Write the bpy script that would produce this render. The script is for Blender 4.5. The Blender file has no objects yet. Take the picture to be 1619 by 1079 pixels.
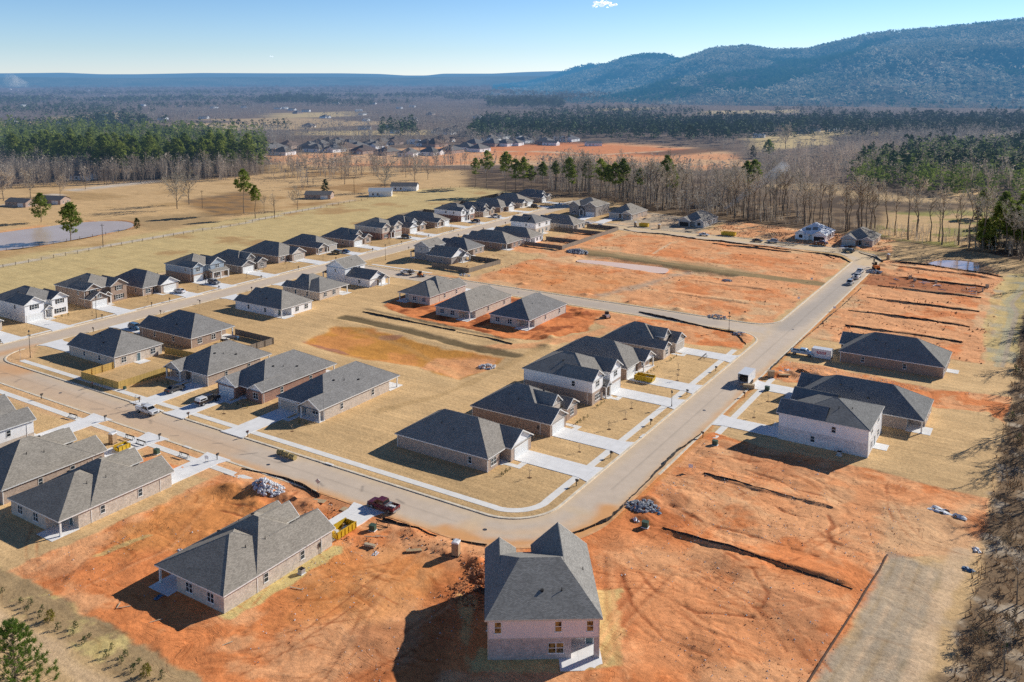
import bpy, math, random
import numpy as np
from mathutils import Vector, Matrix

R = math.radians
scene = bpy.context.scene
col = scene.collection
rng = random.Random(7)

# ---------------------------------------------------------------- camera (drone 75 m up; X and Y follow the street grid)
CAM_H, FPX, PPY, PITCH, YAW, W0, H0 = 75.0, 1394.2, 274.8, 0.109148, 0.564054, 1619.0, 1079.0
cam_d = bpy.data.cameras.new("camera")
cam = bpy.data.objects.new("camera", cam_d)
col.objects.link(cam)
cam.location = (0, 0, CAM_H)
cam.rotation_euler = (math.pi / 2 - PITCH, 0, YAW)
cam_d.sensor_fit = 'HORIZONTAL'
cam_d.sensor_width = 36
cam_d.lens = FPX / W0 * 36
cam_d.shift_y = -((H0 / 2 - PPY) / W0)
cam_d.clip_start = 0.5
cam_d.clip_end = 90000
scene.camera = cam


def at(px, py, z=0.0):
    """surveyed point of the photograph -> ground position (world X, Y) at height z"""
    a = (px - 809.5) / FPX
    b = -(py - PPY) / FPX
    vy = math.cos(PITCH) + b * math.sin(PITCH)
    vz = -math.sin(PITCH) + b * math.cos(PITCH)
    dx = a * math.cos(YAW) - vy * math.sin(YAW)
    dy = a * math.sin(YAW) + vy * math.cos(YAW)
    t = (z - CAM_H) / vz
    return (dx * t, dy * t)


# ---------------------------------------------------------------- light
SUN_AZ, SUN_EL = R(26), R(26)          # azimuth clockwise from +Y
world = bpy.data.worlds.new("World")
scene.world = world
world.use_nodes = True
nt = world.node_tree
bg = nt.nodes["Background"]
sky = nt.nodes.new("ShaderNodeTexSky")
sky.sky_type = 'NISHITA'
sky.sun_disc = False
sky.sun_elevation = SUN_EL
sky.sun_rotation = SUN_AZ
sky.altitude = 250
sky.air_density = 1.0
sky.dust_density = 0.0
sky.ozone_density = 3.0
# clear winter air: pale blue-white low down, deeper and dimmer overhead (by elevation above the horizon)
tc = nt.nodes.new("ShaderNodeTexCoord")
sep = nt.nodes.new("ShaderNodeSeparateXYZ")
nt.links.new(tc.outputs["Generated"], sep.inputs[0])
air = nt.nodes.new("ShaderNodeValToRGB")
air.color_ramp.elements[0].position = 0.0
air.color_ramp.elements[0].color = (0.74, 0.87, 1.28, 1)
air.color_ramp.elements[1].position = 0.55
air.color_ramp.elements[1].color = (0.20, 0.255, 0.36, 1)
for pos_, c_ in ((0.03, (0.63, 0.77, 1.07)), (0.085, (0.52, 0.68, 0.94)), (0.20, (0.66, 0.76, 0.96)), (0.38, (0.25, 0.305, 0.42))):
    e_ = air.color_ramp.elements.new(pos_)
    e_.color = (*c_, 1)
nt.links.new(sep.outputs[2], air.inputs[0])
tint = nt.nodes.new("ShaderNodeMix")
tint.data_type = 'RGBA'
tint.blend_type = 'MULTIPLY'
tint.clamp_result = False
tint.inputs[0].default_value = 1.0
nt.links.new(air.outputs[0], tint.inputs[7])
nt.links.new(sky.outputs[0], tint.inputs[6])
nt.links.new(tint.outputs[2], bg.inputs[0])
bg.inputs[1].default_value = 0.15
sun_d = bpy.data.lights.new("sun", 'SUN')
sun_d.energy = 5.0
sun_d.angle = R(0.5)
sun_d.color = (1.0, 0.955, 0.87)
sun = bpy.data.objects.new("sun", sun_d)
col.objects.link(sun)
sdir = Vector((math.sin(SUN_AZ) * math.cos(SUN_EL), math.cos(SUN_AZ) * math.cos(SUN_EL), math.sin(SUN_EL)))
sun.rotation_euler = sdir.to_track_quat('Z', 'Y').to_euler()
sun.location = (0, 300, 300)
scene.view_settings.view_transform = 'Standard'
scene.view_settings.look = 'None'
scene.view_settings.exposure = 0
scene.cycles.use_denoising = False
scene.cycles.max_bounces = 5
scene.cycles.diffuse_bounces = 3
scene.cycles.transparent_max_bounces = 8


# ---------------------------------------------------------------- materials
class NB:
    """small node-tree builder"""
    def __init__(self, name):
        self.m = bpy.data.materials.new(name)
        self.m.use_nodes = True
        self.t = self.m.node_tree
        self.p = self.t.nodes["Principled BSDF"]
        self.out = self.t.nodes["Material Output"]

    def n(self, kind, **kw):
        nd = self.t.nodes.new(kind)
        for k, v in kw.items():
            if k.startswith("i_"):
                key = k[2:]
                nd.inputs[int(key) if key.isdigit() else key.replace("_", " ")].default_value = v
            else:
                setattr(nd, k, v)
        return nd

    def l(self, a, b):
        self.t.links.new(a, b)

    def noise(self, vec, scale, detail=3.0, rough=0.55):
        nd = self.n("ShaderNodeTexNoise", i_Scale=scale, i_Detail=detail, i_Roughness=rough)
        self.l(vec, nd.inputs["Vector"])
        return nd.outputs["Fac"]

    def ramp(self, fac, stops):
        nd = self.n("ShaderNodeValToRGB")
        e = nd.color_ramp.elements
        while len(e) < len(stops):
            e.new(0.5)
        for el, (p, c) in zip(e, stops):
            el.position = p
            el.color = (c[0], c[1], c[2], 1) if isinstance(c, (tuple, list)) else (c, c, c, 1)
        self.l(fac, nd.inputs[0])
        return nd.outputs[0]

    def mix(self, fac, a, b, mode='MIX'):
        nd = self.n("ShaderNodeMix", data_type='RGBA', blend_type=mode)
        for sock, v in ((nd.inputs[0], fac), (nd.inputs[6], a), (nd.inputs[7], b)):
            if hasattr(v, "is_output"):
                self.l(v, sock)
            elif isinstance(v, (int, float)):
                sock.default_value = v
            else:
                sock.default_value = (v[0], v[1], v[2], 1)
        return nd.outputs[2]

    def math(self, op, a, b=0.0, c=None):
        nd = self.n("ShaderNodeMath", operation=op)
        for k, v in enumerate((a, b) if c is None else (a, b, c)):
            if hasattr(v, "is_output"):
                self.l(v, nd.inputs[k])
            else:
                nd.inputs[k].default_value = v
        return nd.outputs[0]

    def bump(self, h, strength=0.5, dist=0.05):
        nd = self.n("ShaderNodeBump", i_Strength=strength, i_Distance=dist)
        self.l(h, nd.inputs["Height"])
        self.l(nd.outputs[0], self.p.inputs["Normal"])

    def color(self, c):
        if hasattr(c, "is_output"):
            self.l(c, self.p.inputs["Base Color"])
        else:
            self.p.inputs["Base Color"].default_value = (c[0], c[1], c[2], 1)

    def uv(self):
        return self.n("ShaderNodeUVMap").outputs[0]

    def obj(self):
        return self.n("ShaderNodeTexCoord").outputs["Object"]

    def pos(self):
        return self.n("ShaderNodeNewGeometry").outputs["Position"]

    def rand(self):
        return self.n("ShaderNodeObjectInfo").outputs["Random"]

    def translucent(self, colour, fac):
        """thin leaves let some light through"""
        t = self.n("ShaderNodeBsdfTranslucent")
        self.l(colour, t.inputs[0])
        mx = self.n("ShaderNodeMixShader")
        mx.inputs[0].default_value = fac
        self.l(self.surface(), mx.inputs[1])
        self.l(t.outputs[0], mx.inputs[2])
        self.l(mx.outputs[0], self.out.inputs[0])
        self.surf = mx.outputs[0]

    def surface(self):
        return getattr(self, 'surf', self.p.outputs[0])

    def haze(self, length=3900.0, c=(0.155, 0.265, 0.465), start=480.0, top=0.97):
        """aerial perspective: blue haze light painted into the material, growing with distance from the origin below the camera"""
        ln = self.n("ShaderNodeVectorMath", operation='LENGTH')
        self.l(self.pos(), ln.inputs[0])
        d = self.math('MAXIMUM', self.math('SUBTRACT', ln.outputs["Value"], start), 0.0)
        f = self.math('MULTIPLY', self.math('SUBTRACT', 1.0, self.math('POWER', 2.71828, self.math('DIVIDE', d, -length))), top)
        em = self.n("ShaderNodeEmission")  # haze is painted: a blue glow mixed over the surface
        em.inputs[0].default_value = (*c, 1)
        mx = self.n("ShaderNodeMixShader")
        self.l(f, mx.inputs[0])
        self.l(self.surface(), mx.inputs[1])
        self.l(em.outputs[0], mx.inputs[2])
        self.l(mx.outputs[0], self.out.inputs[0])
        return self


MATS = {}


def flat(name, c, rough=0.6, metal=0.0, var=0.12, scale=3.0, haze=False):
    if name in MATS:
        return MATS[name]
    b = NB(name)
    f = b.noise(b.obj(), scale, 4)
    v = b.ramp(f, [(0.3, [x * (1 - var) for x in c]), (0.7, [min(1, x * (1 + var)) for x in c])])
    b.color(v)
    b.p.inputs["Roughness"].default_value = rough
    b.p.inputs["Metallic"].default_value = metal
    if haze:
        b.haze()
    MATS[name] = b.m
    return b.m


def brick(name, c1, c2, mortar=(0.45, 0.42, 0.38)):
    b = NB(name)
    t = b.n("ShaderNodeTexBrick", i_Scale=1.0, i_Mortar_Size=0.008, i_Brick_Width=0.22, i_Row_Height=0.075, i_Bias=0.0)
    b.l(b.uv(), t.inputs["Vector"])
    t.inputs["Color1"].default_value = (*c1, 1)
    t.inputs["Color2"].default_value = (*c2, 1)
    t.inputs["Mortar"].default_value = (*mortar, 1)
    n2 = b.noise(b.uv(), 1.1, 5, 0.65)
    v = b.mix(1.0, t.outputs[0], b.ramp(n2, [(0.3, 0.78), (0.7, 1.12)]), 'MULTIPLY')
    vr = b.noise(b.uv(), 3.5, 4, 0.7)
    v = b.mix(1.0, v, b.ramp(vr, [(0.35, 0.74), (0.65, 1.16)]), 'MULTIPLY')
    b.color(v)
    b.p.inputs["Roughness"].default_value = 0.85
    b.bump(t.outputs["Fac"], -0.4, 0.02)
    MATS[name] = b.m


def siding(name, c):
    b = NB(name)
    sep = b.n("ShaderNodeSeparateXYZ")
    b.l(b.uv(), sep.inputs[0])
    saw = b.math('FRACT', b.math('MULTIPLY', sep.outputs[1], 1 / 0.18))
    sh = b.ramp(saw, [(0.0, 0.72), (0.12, 1.0), (1.0, 0.97)])
    nz = b.ramp(b.noise(b.uv(), 0.7, 4), [(0.3, 0.92), (0.7, 1.04)])
    b.color(b.mix(1.0, b.mix(1.0, c, sh, 'MULTIPLY'), nz, 'MULTIPLY'))
    b.p.inputs["Roughness"].default_value = 0.55
    b.bump(saw, 0.3, 0.02)
    MATS[name] = b.m


def shingle(name, c, haze=False):
    b = NB(name)
    t = b.n("ShaderNodeTexBrick", i_Scale=1.0, i_Mortar_Size=0.012, i_Brick_Width=0.34, i_Row_Height=0.145, i_Bias=0.0)
    b.l(b.uv(), t.inputs["Vector"])
    t.inputs["Color1"].default_value = (*[x * 1.22 for x in c], 1)
    t.inputs["Color2"].default_value = (*[x * 0.80 for x in c], 1)
    t.inputs["Mortar"].default_value = (*[x * 0.5 for x in c], 1)
    g = b.ramp(b.noise(b.uv(), 14.0, 3, 0.7), [(0.3, 0.78), (0.7, 1.2)])
    g2 = b.ramp(b.noise(b.uv(), 0.35, 4), [(0.3, 0.9), (0.7, 1.08)])
    rn = b.ramp(b.rand(), [(0.0, (0.80, 0.82, 0.86)), (0.5, (1.0, 0.98, 0.94)), (1.0, (1.10, 1.05, 0.98))])
    v = b.mix(1.0, t.outputs[0], g, 'MULTIPLY')
    v = b.mix(1.0, v, g2, 'MULTIPLY')
    b.color(b.mix(1.0, v, rn, 'MULTIPLY'))
    b.p.inputs["Roughness"].default_value = 0.9
    b.p.inputs["Specular IOR Level"].default_value = 0.0
    b.bump(t.outputs["Fac"], -0.5, 0.015)
    if haze:
        b.haze()
    MATS[name] = b.m


brick('brick_tan', (0.58, 0.43, 0.33), (0.44, 0.32, 0.25))
brick('brick_pale', (0.70, 0.58, 0.47), (0.58, 0.48, 0.39), (0.66, 0.62, 0.56))
brick('brick_red', (0.42, 0.18, 0.11), (0.31, 0.135, 0.09))
brick('brick_brown', (0.44, 0.28, 0.19), (0.33, 0.21, 0.145))
brick('brick_mauve', (0.60, 0.47, 0.42), (0.48, 0.38, 0.345), (0.6, 0.56, 0.52))
brick('brick_white', (0.86, 0.84, 0.84), (0.68, 0.66, 0.66), (0.75, 0.74, 0.72))
brick('brick_grey', (0.36, 0.31, 0.29), (0.26, 0.23, 0.22))
siding('siding_white', (0.92, 0.92, 0.92))
siding('siding_beige', (0.62, 0.53, 0.45))
siding('siding_pink', (0.82, 0.70, 0.67))
siding('siding_blue', (0.36, 0.43, 0.50))
siding('siding_grey', (0.46, 0.45, 0.44))
shingle('shingle_grey', (0.36, 0.34, 0.315))
shingle('shingle_dark', (0.30, 0.30, 0.295))
shingle('shingle_brown', (0.37, 0.34, 0.30))
flat('trim_white', (0.80, 0.79, 0.76), 0.5)
flat('trim_tan', (0.62, 0.53, 0.44), 0.5)
flat('soffit', (0.5, 0.48, 0.45), 0.7)
flat('garage_white', (0.80, 0.80, 0.78), 0.45, var=0.04)
flat('garage_tan', (0.50, 0.44, 0.37), 0.5, var=0.05)
flat('door_dark', (0.10, 0.06, 0.04), 0.5)
flat('door_teal', (0.10, 0.16, 0.18), 0.5)
flat('black', (0.015, 0.015, 0.016), 0.6)
flat('plastic_black', (0.02, 0.02, 0.022), 0.75)
flat('rubber', (0.02, 0.02, 0.02), 0.85)
flat('metal', (0.45, 0.46, 0.47), 0.35, 0.7)
flat('metal_dark', (0.12, 0.12, 0.13), 0.45, 0.5)
flat('galv', (0.50, 0.52, 0.53), 0.5, 0.4)
flat('wood_raw', (0.52, 0.36, 0.19), 0.8, var=0.25)
flat('wood_pale', (0.60, 0.48, 0.32), 0.8, var=0.2)
flat('wood_dark', (0.10, 0.075, 0.055), 0.85, var=0.3)
flat('yellow', (0.66, 0.42, 0.02), 0.5, var=0.15)
flat('paint_white', (0.80, 0.80, 0.80), 0.35, var=0.04)
flat('paint_red', (0.45, 0.03, 0.03), 0.4)
flat('utility_green', (0.055, 0.10, 0.065), 0.6)
flat('toilet_tan', (0.42, 0.28, 0.16), 0.6, var=0.06)
flat('toilet_roof', (0.75, 0.76, 0.77), 0.5)
flat('wrap', (0.90, 0.90, 0.90), 0.6, var=0.10, scale=0.8)
flat('plywood', (0.52, 0.38, 0.22), 0.8, var=0.12, scale=1.2)
flat('straw', (0.50, 0.38, 0.16), 0.95, var=0.4, scale=9)
flat('rock', (0.38, 0.37, 0.37), 0.9, var=0.3, scale=4)
flat('clay', (0.40, 0.155, 0.065), 0.95, var=0.35, scale=2)
flat('dirt_dark', (0.12, 0.06, 0.035), 0.95, var=0.35, scale=2)
flat('tarp_blue', (0.07, 0.16, 0.28), 0.6)
flat('cone_orange', (0.7, 0.20, 0.03), 0.6)
flat('stop_red', (0.55, 0.02, 0.03), 0.45)


def _concrete(name, c):
    b = NB(name)
    v = b.ramp(b.noise(b.uv(), 0.5, 5, 0.6), [(0.3, [x * 0.90 for x in c]), (0.7, [min(1, x * 1.05) for x in c])])
    v = b.mix(1.0, v, b.ramp(b.noise(b.uv(), 12, 3), [(0.3, 0.96), (0.7, 1.03)]), 'MULTIPLY')
    sep = b.n("ShaderNodeSeparateXYZ")
    b.l(b.uv(), sep.inputs[0])
    for k in (0, 1):
        fr = b.math('FRACT', b.math('MULTIPLY', sep.outputs[k], 1 / (3.05 if k == 0 else 2.9)))
        ln = b.ramp(fr, [(0.0, 0.72), (0.014, 0.8), (0.02, 1.0)])
        v = b.mix(1.0, v, ln, 'MULTIPLY')
    b.color(v)
    b.p.inputs["Roughness"].default_value = 0.9
    b.p.inputs["Specular IOR Level"].default_value = 0.1
    MATS[name] = b.m


_concrete('concrete', (0.95, 0.93, 0.90))
_concrete('concrete_walk', (0.95, 0.91, 0.84))
flat('kerb_clay', (0.78, 0.40, 0.17), 0.9, var=0.3, scale=0.8)
flat('kerb', (0.84, 0.72, 0.55), 0.85, var=0.2, scale=0.6)


def _glass():
    b = NB('glass')
    b.color(b.ramp(b.noise(b.pos(), 0.6, 3), [(0.35, (0.012, 0.02, 0.03)), (0.65, (0.05, 0.075, 0.10))]))
    b.p.inputs["Roughness"].default_value = 0.08
    b.p.inputs["Specular IOR Level"].default_value = 0.6
    MATS['glass'] = b.m
    b = NB('glass_amber')      # sunlight in the wood-coloured rooms behind, painted on the panes
    b.color(b.ramp(b.noise(b.pos(), 1.4, 2), [(0.42, (0.03, 0.02, 0.015)), (0.55, (0.34, 0.19, 0.06))]))
    b.p.inputs["Roughness"].default_value = 0.1
    MATS['glass_amber'] = b.m
    b = NB('car_glass')
    b.color((0.012, 0.015, 0.02))
    b.p.inputs["Roughness"].default_value = 0.05
    MATS['car_glass'] = b.m


_glass()


def paint(name, c, rough=0.3):
    if name in MATS:
        return MATS[name]
    b = NB(name)
    dirt = b.noise(b.obj(), 2.2, 4)
    b.color(b.mix(b.ramp(dirt, [(0.45, 0.0), (0.8, 0.35)]), c, (0.32, 0.22, 0.15)))
    b.p.inputs["Roughness"].default_value = rough
    b.p.inputs["Coat Weight"].default_value = 0.5
    MATS[name] = b.m
    return b.m


def fence_mat(name, c):
    b = NB(name)
    sep = b.n("ShaderNodeSeparateXYZ")
    b.l(b.uv(), sep.inputs[0])
    fr = b.math('FRACT', b.math('MULTIPLY', sep.outputs[0], 1 / 0.15))
    gap = b.ramp(fr, [(0.0, 0.25), (0.06, 1.0), (0.95, 1.0), (1.0, 0.3)])
    pid = b.n("ShaderNodeTexWhiteNoise", noise_dimensions='1D')
    b.l(b.math('FLOOR', b.math('MULTIPLY', sep.outputs[0], 1 / 0.15)), pid.inputs["W"])
    v = b.mix(1.0, c, b.ramp(pid.outputs[0], [(0.0, 0.75), (1.0, 1.15)]), 'MULTIPLY')
    b.color(b.mix(1.0, v, gap, 'MULTIPLY'))
    b.p.inputs["Roughness"].default_value = 0.85
    MATS[name] = b.m


fence_mat('fence_new', (0.60, 0.40, 0.12))
fence_mat('fence_old', (0.27, 0.22, 0.17))


# ---------------------------------------------------------------- mesh building
class MB:
    def __init__(self):
        self.v, self.f, self.smooth = [], [], False

    def poly(self, pts):
        b = len(self.v)
        self.v += [tuple(p) for p in pts]
        self.f.append(tuple(range(b, b + len(pts))))
        return self

    def box(self, x0, x1, y0, y1, z0, z1):
        b = len(self.v)
        self.v += [(x0, y0, z0), (x1, y0, z0), (x1, y1, z0), (x0, y1, z0), (x0, y0, z1), (x1, y0, z1), (x1, y1, z1), (x0, y1, z1)]
        for q in ((0, 3, 2, 1), (4, 5, 6, 7), (0, 1, 5, 4), (1, 2, 6, 5), (2, 3, 7, 6), (3, 0, 4, 7)):
            self.f.append(tuple(b + i for i in q))
        return self

    def tube(self, p0, p1, r0, r1=None, n=8, caps=True):
        r1 = r0 if r1 is None else r1
        p0, p1 = Vector(p0), Vector(p1)
        d = (p1 - p0)
        if d.length < 1e-6:
            return self
        d.normalize()
        a = d.orthogonal().normalized()
        c = d.cross(a)
        b = len(self.v)
        for p, r in ((p0, r0), (p1, r1)):
            for i in range(n):
                t = 2 * math.pi * i / n
                q = p + (a * math.cos(t) + c * math.sin(t)) * r
                self.v.append(tuple(q))
        for i in range(n):
            j = (i + 1) % n
            self.f.append((b + i, b + j, b + n + j, b + n + i))
        if caps:
            self.f.append(tuple(b + i for i in range(n - 1, -1, -1)))
            self.f.append(tuple(b + n + i for i in range(n)))
        return self

    def prism(self, prof, y0, y1, inset=0.0):
        """profile of (x, z) points run along y"""
        n = len(prof)
        b = len(self.v)
        self.v += [(x, y0, z) for x, z in prof] + [(x, y1, z) for x, z in prof]
        self.f.append(tuple(b + i for i in range(n)))
        self.f.append(tuple(b + n + i for i in range(n - 1, -1, -1)))
        for i in range(n):
            j = (i + 1) % n
            self.f.append((b + i, b + n + i, b + n + j, b + j))
        return self

    def build(self, name, mat, parent=None, loc=(0, 0, 0), rz=0.0, smooth=False):
        me = mesh_of(name, self.v, self.f, mat, smooth)
        return link(name, me, parent, loc, rz)


def mesh_of(name, v, f, mat, smooth=False):
    me = bpy.data.meshes.new(name)
    me.from_pydata(v, [], f)
    me.update()
    uvl = me.uv_layers.new(name="UVMap")
    buf = np.empty(len(me.loops) * 2, dtype=np.float32)
    co = np.empty(len(me.vertices) * 3, dtype=np.float32)
    me.vertices.foreach_get("co", co)
    co = co.reshape(-1, 3)
    for p in me.polygons:
        n = p.normal
        if abs(n.z) > 0.98:
            t, bt = (1, 0, 0), (0, 1, 0)
        else:
            tl = math.hypot(n.x, n.y) or 1
            t = (-n.y / tl, n.x / tl, 0.0)
            bt = (n.y * t[2] - n.z * t[1], n.z * t[0] - n.x * t[2], n.x * t[1] - n.y * t[0])
        for li in p.loop_indices:
            c = co[me.loops[li].vertex_index]
            buf[2 * li] = c[0] * t[0] + c[1] * t[1] + c[2] * t[2]
            buf[2 * li + 1] = c[0] * bt[0] + c[1] * bt[1] + c[2] * bt[2]
    uvl.data.foreach_set("uv", buf)
    if mat is not None:
        me.materials.append(MATS[mat] if isinstance(mat, str) else mat)
    if smooth:
        for p in me.polygons:
            p.use_smooth = True
    return me


def link(name, me, parent=None, loc=(0, 0, 0), rz=0.0):
    o = bpy.data.objects.new(name, me)
    col.objects.link(o)
    o.location = loc
    o.rotation_euler = (0, 0, rz)
    if parent is not None:
        o.parent = parent
    return o


def tag(o, label, cat, group=None, kind=None):
    o["label"] = label
    o["category"] = cat
    if group:
        o["group"] = group
    if kind:
        o["kind"] = kind
    return o


def thing(name, label, cat, loc=(0, 0, 0), rz=0.0, group=None):
    o = bpy.data.objects.new(name, None)
    o.empty_display_size = 0.3
    col.objects.link(o)
    o.location = loc
    o.rotation_euler = (0, 0, rz)
    return tag(o, label, cat, group)


KIDS = {}


def dup(root, loc, rz=0.0, label=None, scale=None, group=None):
    """copy of a thing with its parts and their sub-parts (mesh data shared)"""
    if root.name not in KIDS:
        KIDS[root.name] = [(c, list(c.children)) for c in root.children]
    r = root.copy()
    col.objects.link(r)
    r.location = loc
    r.rotation_euler = (0, 0, rz)
    if scale is not None:
        r.scale = scale
    if label:
        r["label"] = label
    if group:
        r["group"] = group
    for ch, subs in KIDS[root.name]:
        c = ch.copy()
        col.objects.link(c)
        c.parent = r
        for g in subs:
            d = g.copy()
            col.objects.link(d)
            d.parent = c
    return r


def struct(o):
    o["kind"] = "structure"
    return o
# ---------------------------------------------------------------- ground sheet
def _axis(spans, far_lo, far_hi, g=1.045):
    a = []
    for lo, hi, step in spans:
        a += list(np.linspace(lo, hi, int(round((hi - lo) / step)) + 1))[(1 if a else 0):]
    s, x, left = spans[0][2], spans[0][0], []
    while x > far_lo:
        s *= g
        x -= s
        left.append(x)
    s, x, right = spans[-1][2], spans[-1][1], []
    while x < far_hi:
        s *= g
        x += s
        right.append(x)
    return np.array(left[::-1] + a + right)


GX = _axis([(-292.0, -156.0, 0.55), (-156.0, -4.0, 0.3), (-4.0, 14.0, 0.5)], -40000, 30000)
GY = _axis([(44.0, 64.0, 0.5), (64.0, 178.0, 0.3), (178.0, 432.0, 0.5)], -300, 40000)
NX, NY = len(GX), len(GY)
PX, PY = np.meshgrid(GX, GY)          # [iy, ix]


def vnoise(x, y, scale, seed=0):
    x = np.asarray(x) / scale + seed * 17.31
    y = np.asarray(y) / scale - seed * 9.17
    xi, yi = np.floor(x), np.floor(y)
    fx, fy = x - xi, y - yi
    fx, fy = fx * fx * (3 - 2 * fx), fy * fy * (3 - 2 * fy)

    def h(i, j):
        i = i.astype(np.int64) & 0xFFFF
        j = j.astype(np.int64) & 0xFFFF
        n = (i * 374761393 + j * 668265263 + seed * 144665) & 0xFFFFFFFF
        n = ((n ^ (n >> 13)) * 1274126177) & 0xFFFFFFFF
        return ((n ^ (n >> 16)) & 0xFFFF) / 65535.0
    a, b, c, d = h(xi, yi), h(xi + 1, yi), h(xi, yi + 1), h(xi + 1, yi + 1)
    return (a * (1 - fx) + b * fx) * (1 - fy) + (c * (1 - fx) + d * fx) * fy


def fbm(x, y, scale, octs=4, seed=0, gain=0.5):
    t, amp, tot = 0.0, 1.0, 0.0
    for k in range(octs):
        t = t + amp * vnoise(x, y, scale / 2 ** k, seed + k)
        tot += amp
        amp *= gain
    return t / tot


def sdist(poly, X, Y):
    """signed distance to a polygon, negative inside"""
    d2 = np.full(X.shape, 1e18)
    ins = np.zeros(X.shape, bool)
    n = len(poly)
    for i in range(n):
        ax, ay = poly[i]
        bx, by = poly[(i + 1) % n]
        ex, ey = bx - ax, by - ay
        t = np.clip(((X - ax) * ex + (Y - ay) * ey) / max(ex * ex + ey * ey, 1e-9), 0, 1)
        d2 = np.minimum(d2, (X - ax - t * ex) ** 2 + (Y - ay - t * ey) ** 2)
        if ay != by:
            c = ((ay > Y) != (by > Y)) & (X < ex * (Y - ay) / (by - ay) + ax)
            ins ^= c
    d = np.sqrt(d2)
    return np.where(ins, -d, d)


def ldist(pts, X, Y):
    d2 = np.full(X.shape, 1e18)
    for (ax, ay), (bx, by) in zip(pts[:-1], pts[1:]):
        ex, ey = bx - ax, by - ay
        t = np.clip(((X - ax) * ex + (Y - ay) * ey) / max(ex * ex + ey * ey, 1e-9), 0, 1)
        d2 = np.minimum(d2, (X - ax - t * ex) ** 2 + (Y - ay - t * ey) ** 2)
    return np.sqrt(d2)


def window(pts, pad):
    x0, x1 = min(p[0] for p in pts) - pad, max(p[0] for p in pts) + pad
    y0, y1 = min(p[1] for p in pts) - pad, max(p[1] for p in pts) + pad
    i0, i1 = np.searchsorted(GX, x0), np.searchsorted(GX, x1)
    j0, j1 = np.searchsorted(GY, y0), np.searchsorted(GY, y1)
    return slice(j0, max(j1, j0 + 1)), slice(i0, max(i1, i0 + 1))


def sstep(a, b, x):
    t = np.clip((x - a) / (b - a), 0, 1)
    return t * t * (3 - 2 * t)


COL = np.empty((NY, NX, 3), np.float32)
DIRT = np.zeros((NY, NX), np.float32)
HGT = np.full((NY, NX), 0.08, np.float32)
RCOL = np.empty((NY, NX, 3), np.float32)

C = dict(lawn=(0.78, 0.515, 0.255), lawn_d=(0.60, 0.385, 0.175), field=(0.74, 0.555, 0.265), clay=(0.88, 0.305, 0.105), clay_l=(0.94, 0.45, 0.205),
         clay_d=(0.42, 0.125, 0.045), sand=(0.88, 0.53, 0.275), pale=(0.86, 0.60, 0.37), brush=(0.27, 0.18, 0.105), brush_d=(0.12, 0.08, 0.052),
         gravel=(0.54, 0.435, 0.315), ditch=(0.34, 0.255, 0.125), rust=(0.72, 0.33, 0.075), purple=(0.36, 0.16, 0.14), dull=(0.50, 0.34, 0.175),
         wood=(0.16, 0.11, 0.07), track=(0.76, 0.66, 0.55), orange=(0.80, 0.34, 0.105), reed=(0.46, 0.26, 0.105), straw=(0.76, 0.58, 0.24),
         green=(0.42, 0.38, 0.11), sage=(0.52, 0.49, 0.34))


def paint_poly(pts, c, soft=0.6, amp=1.2, ns=5.0, k=1.0, dirt=None, mottle=None, seed=1):
    s = window(pts, soft + amp + 1)
    X, Y = PX[s], PY[s]
    sd = sdist(pts, X, Y) + amp * (fbm(X, Y, ns, 5, seed, 0.6) - 0.5) * 2
    soft = soft if soft > 3 else soft * 0.55
    w = sstep(soft, -soft, sd) * k
    cc = np.array(C[c] if isinstance(c, str) else c, np.float32)[None, None, :]
    if mottle is not None:
        c2, sc, lo, hi = mottle
        c2_ = C[c2] if isinstance(c2, str) else c2
        m = sstep(lo + (hi - lo) * 0.2, hi - (hi - lo) * 0.2, fbm(X, Y, sc, 6, seed + 5, 0.6))[..., None]
        cc = cc * (1 - m) + np.array(c2_, np.float32)[None, None, :] * m
    COL[s] = COL[s] * (1 - w[..., None]) + cc * w[..., None]
    if dirt is not None:
        DIRT[s] = DIRT[s] * (1 - w) + dirt * w
    return s, w


def paint_line(pts, c, width, soft=0.5, amp=0.4, ns=3.0, k=1.0, dirt=None, seed=3, h=None):
    soft = soft if soft > 1.6 else soft * 0.6
    s = window(pts, width + soft + amp + 1)
    X, Y = PX[s], PY[s]
    d = ldist(pts, X, Y) - width / 2 + amp * (fbm(X, Y, ns, 3, seed) - 0.5) * 2
    w = sstep(soft, -soft, d) * k
    cc = np.array(C[c] if isinstance(c, str) else c, np.float32)
    COL[s] = COL[s] * (1 - w[..., None]) + cc * w[..., None]
    if dirt is not None:
        DIRT[s] = DIRT[s] * (1 - w) + dirt * w
    if h:
        HGT[s] += h * w


def rect(x0, x1, y0, y1):
    return [(x0, y0), (x1, y0), (x1, y1), (x0, y1)]


def px(*pts):
    return [at(*p) for p in pts]


# ---- roads (asphalt outline, world metres)
def arc(cx, cy, r, a0, a1, n=14):
    return [(cx + r * math.cos(R(a0 + (a1 - a0) * i / n)), cy + r * math.sin(R(a0 + (a1 - a0) * i / n))) for i in range(n + 1)]


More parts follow.
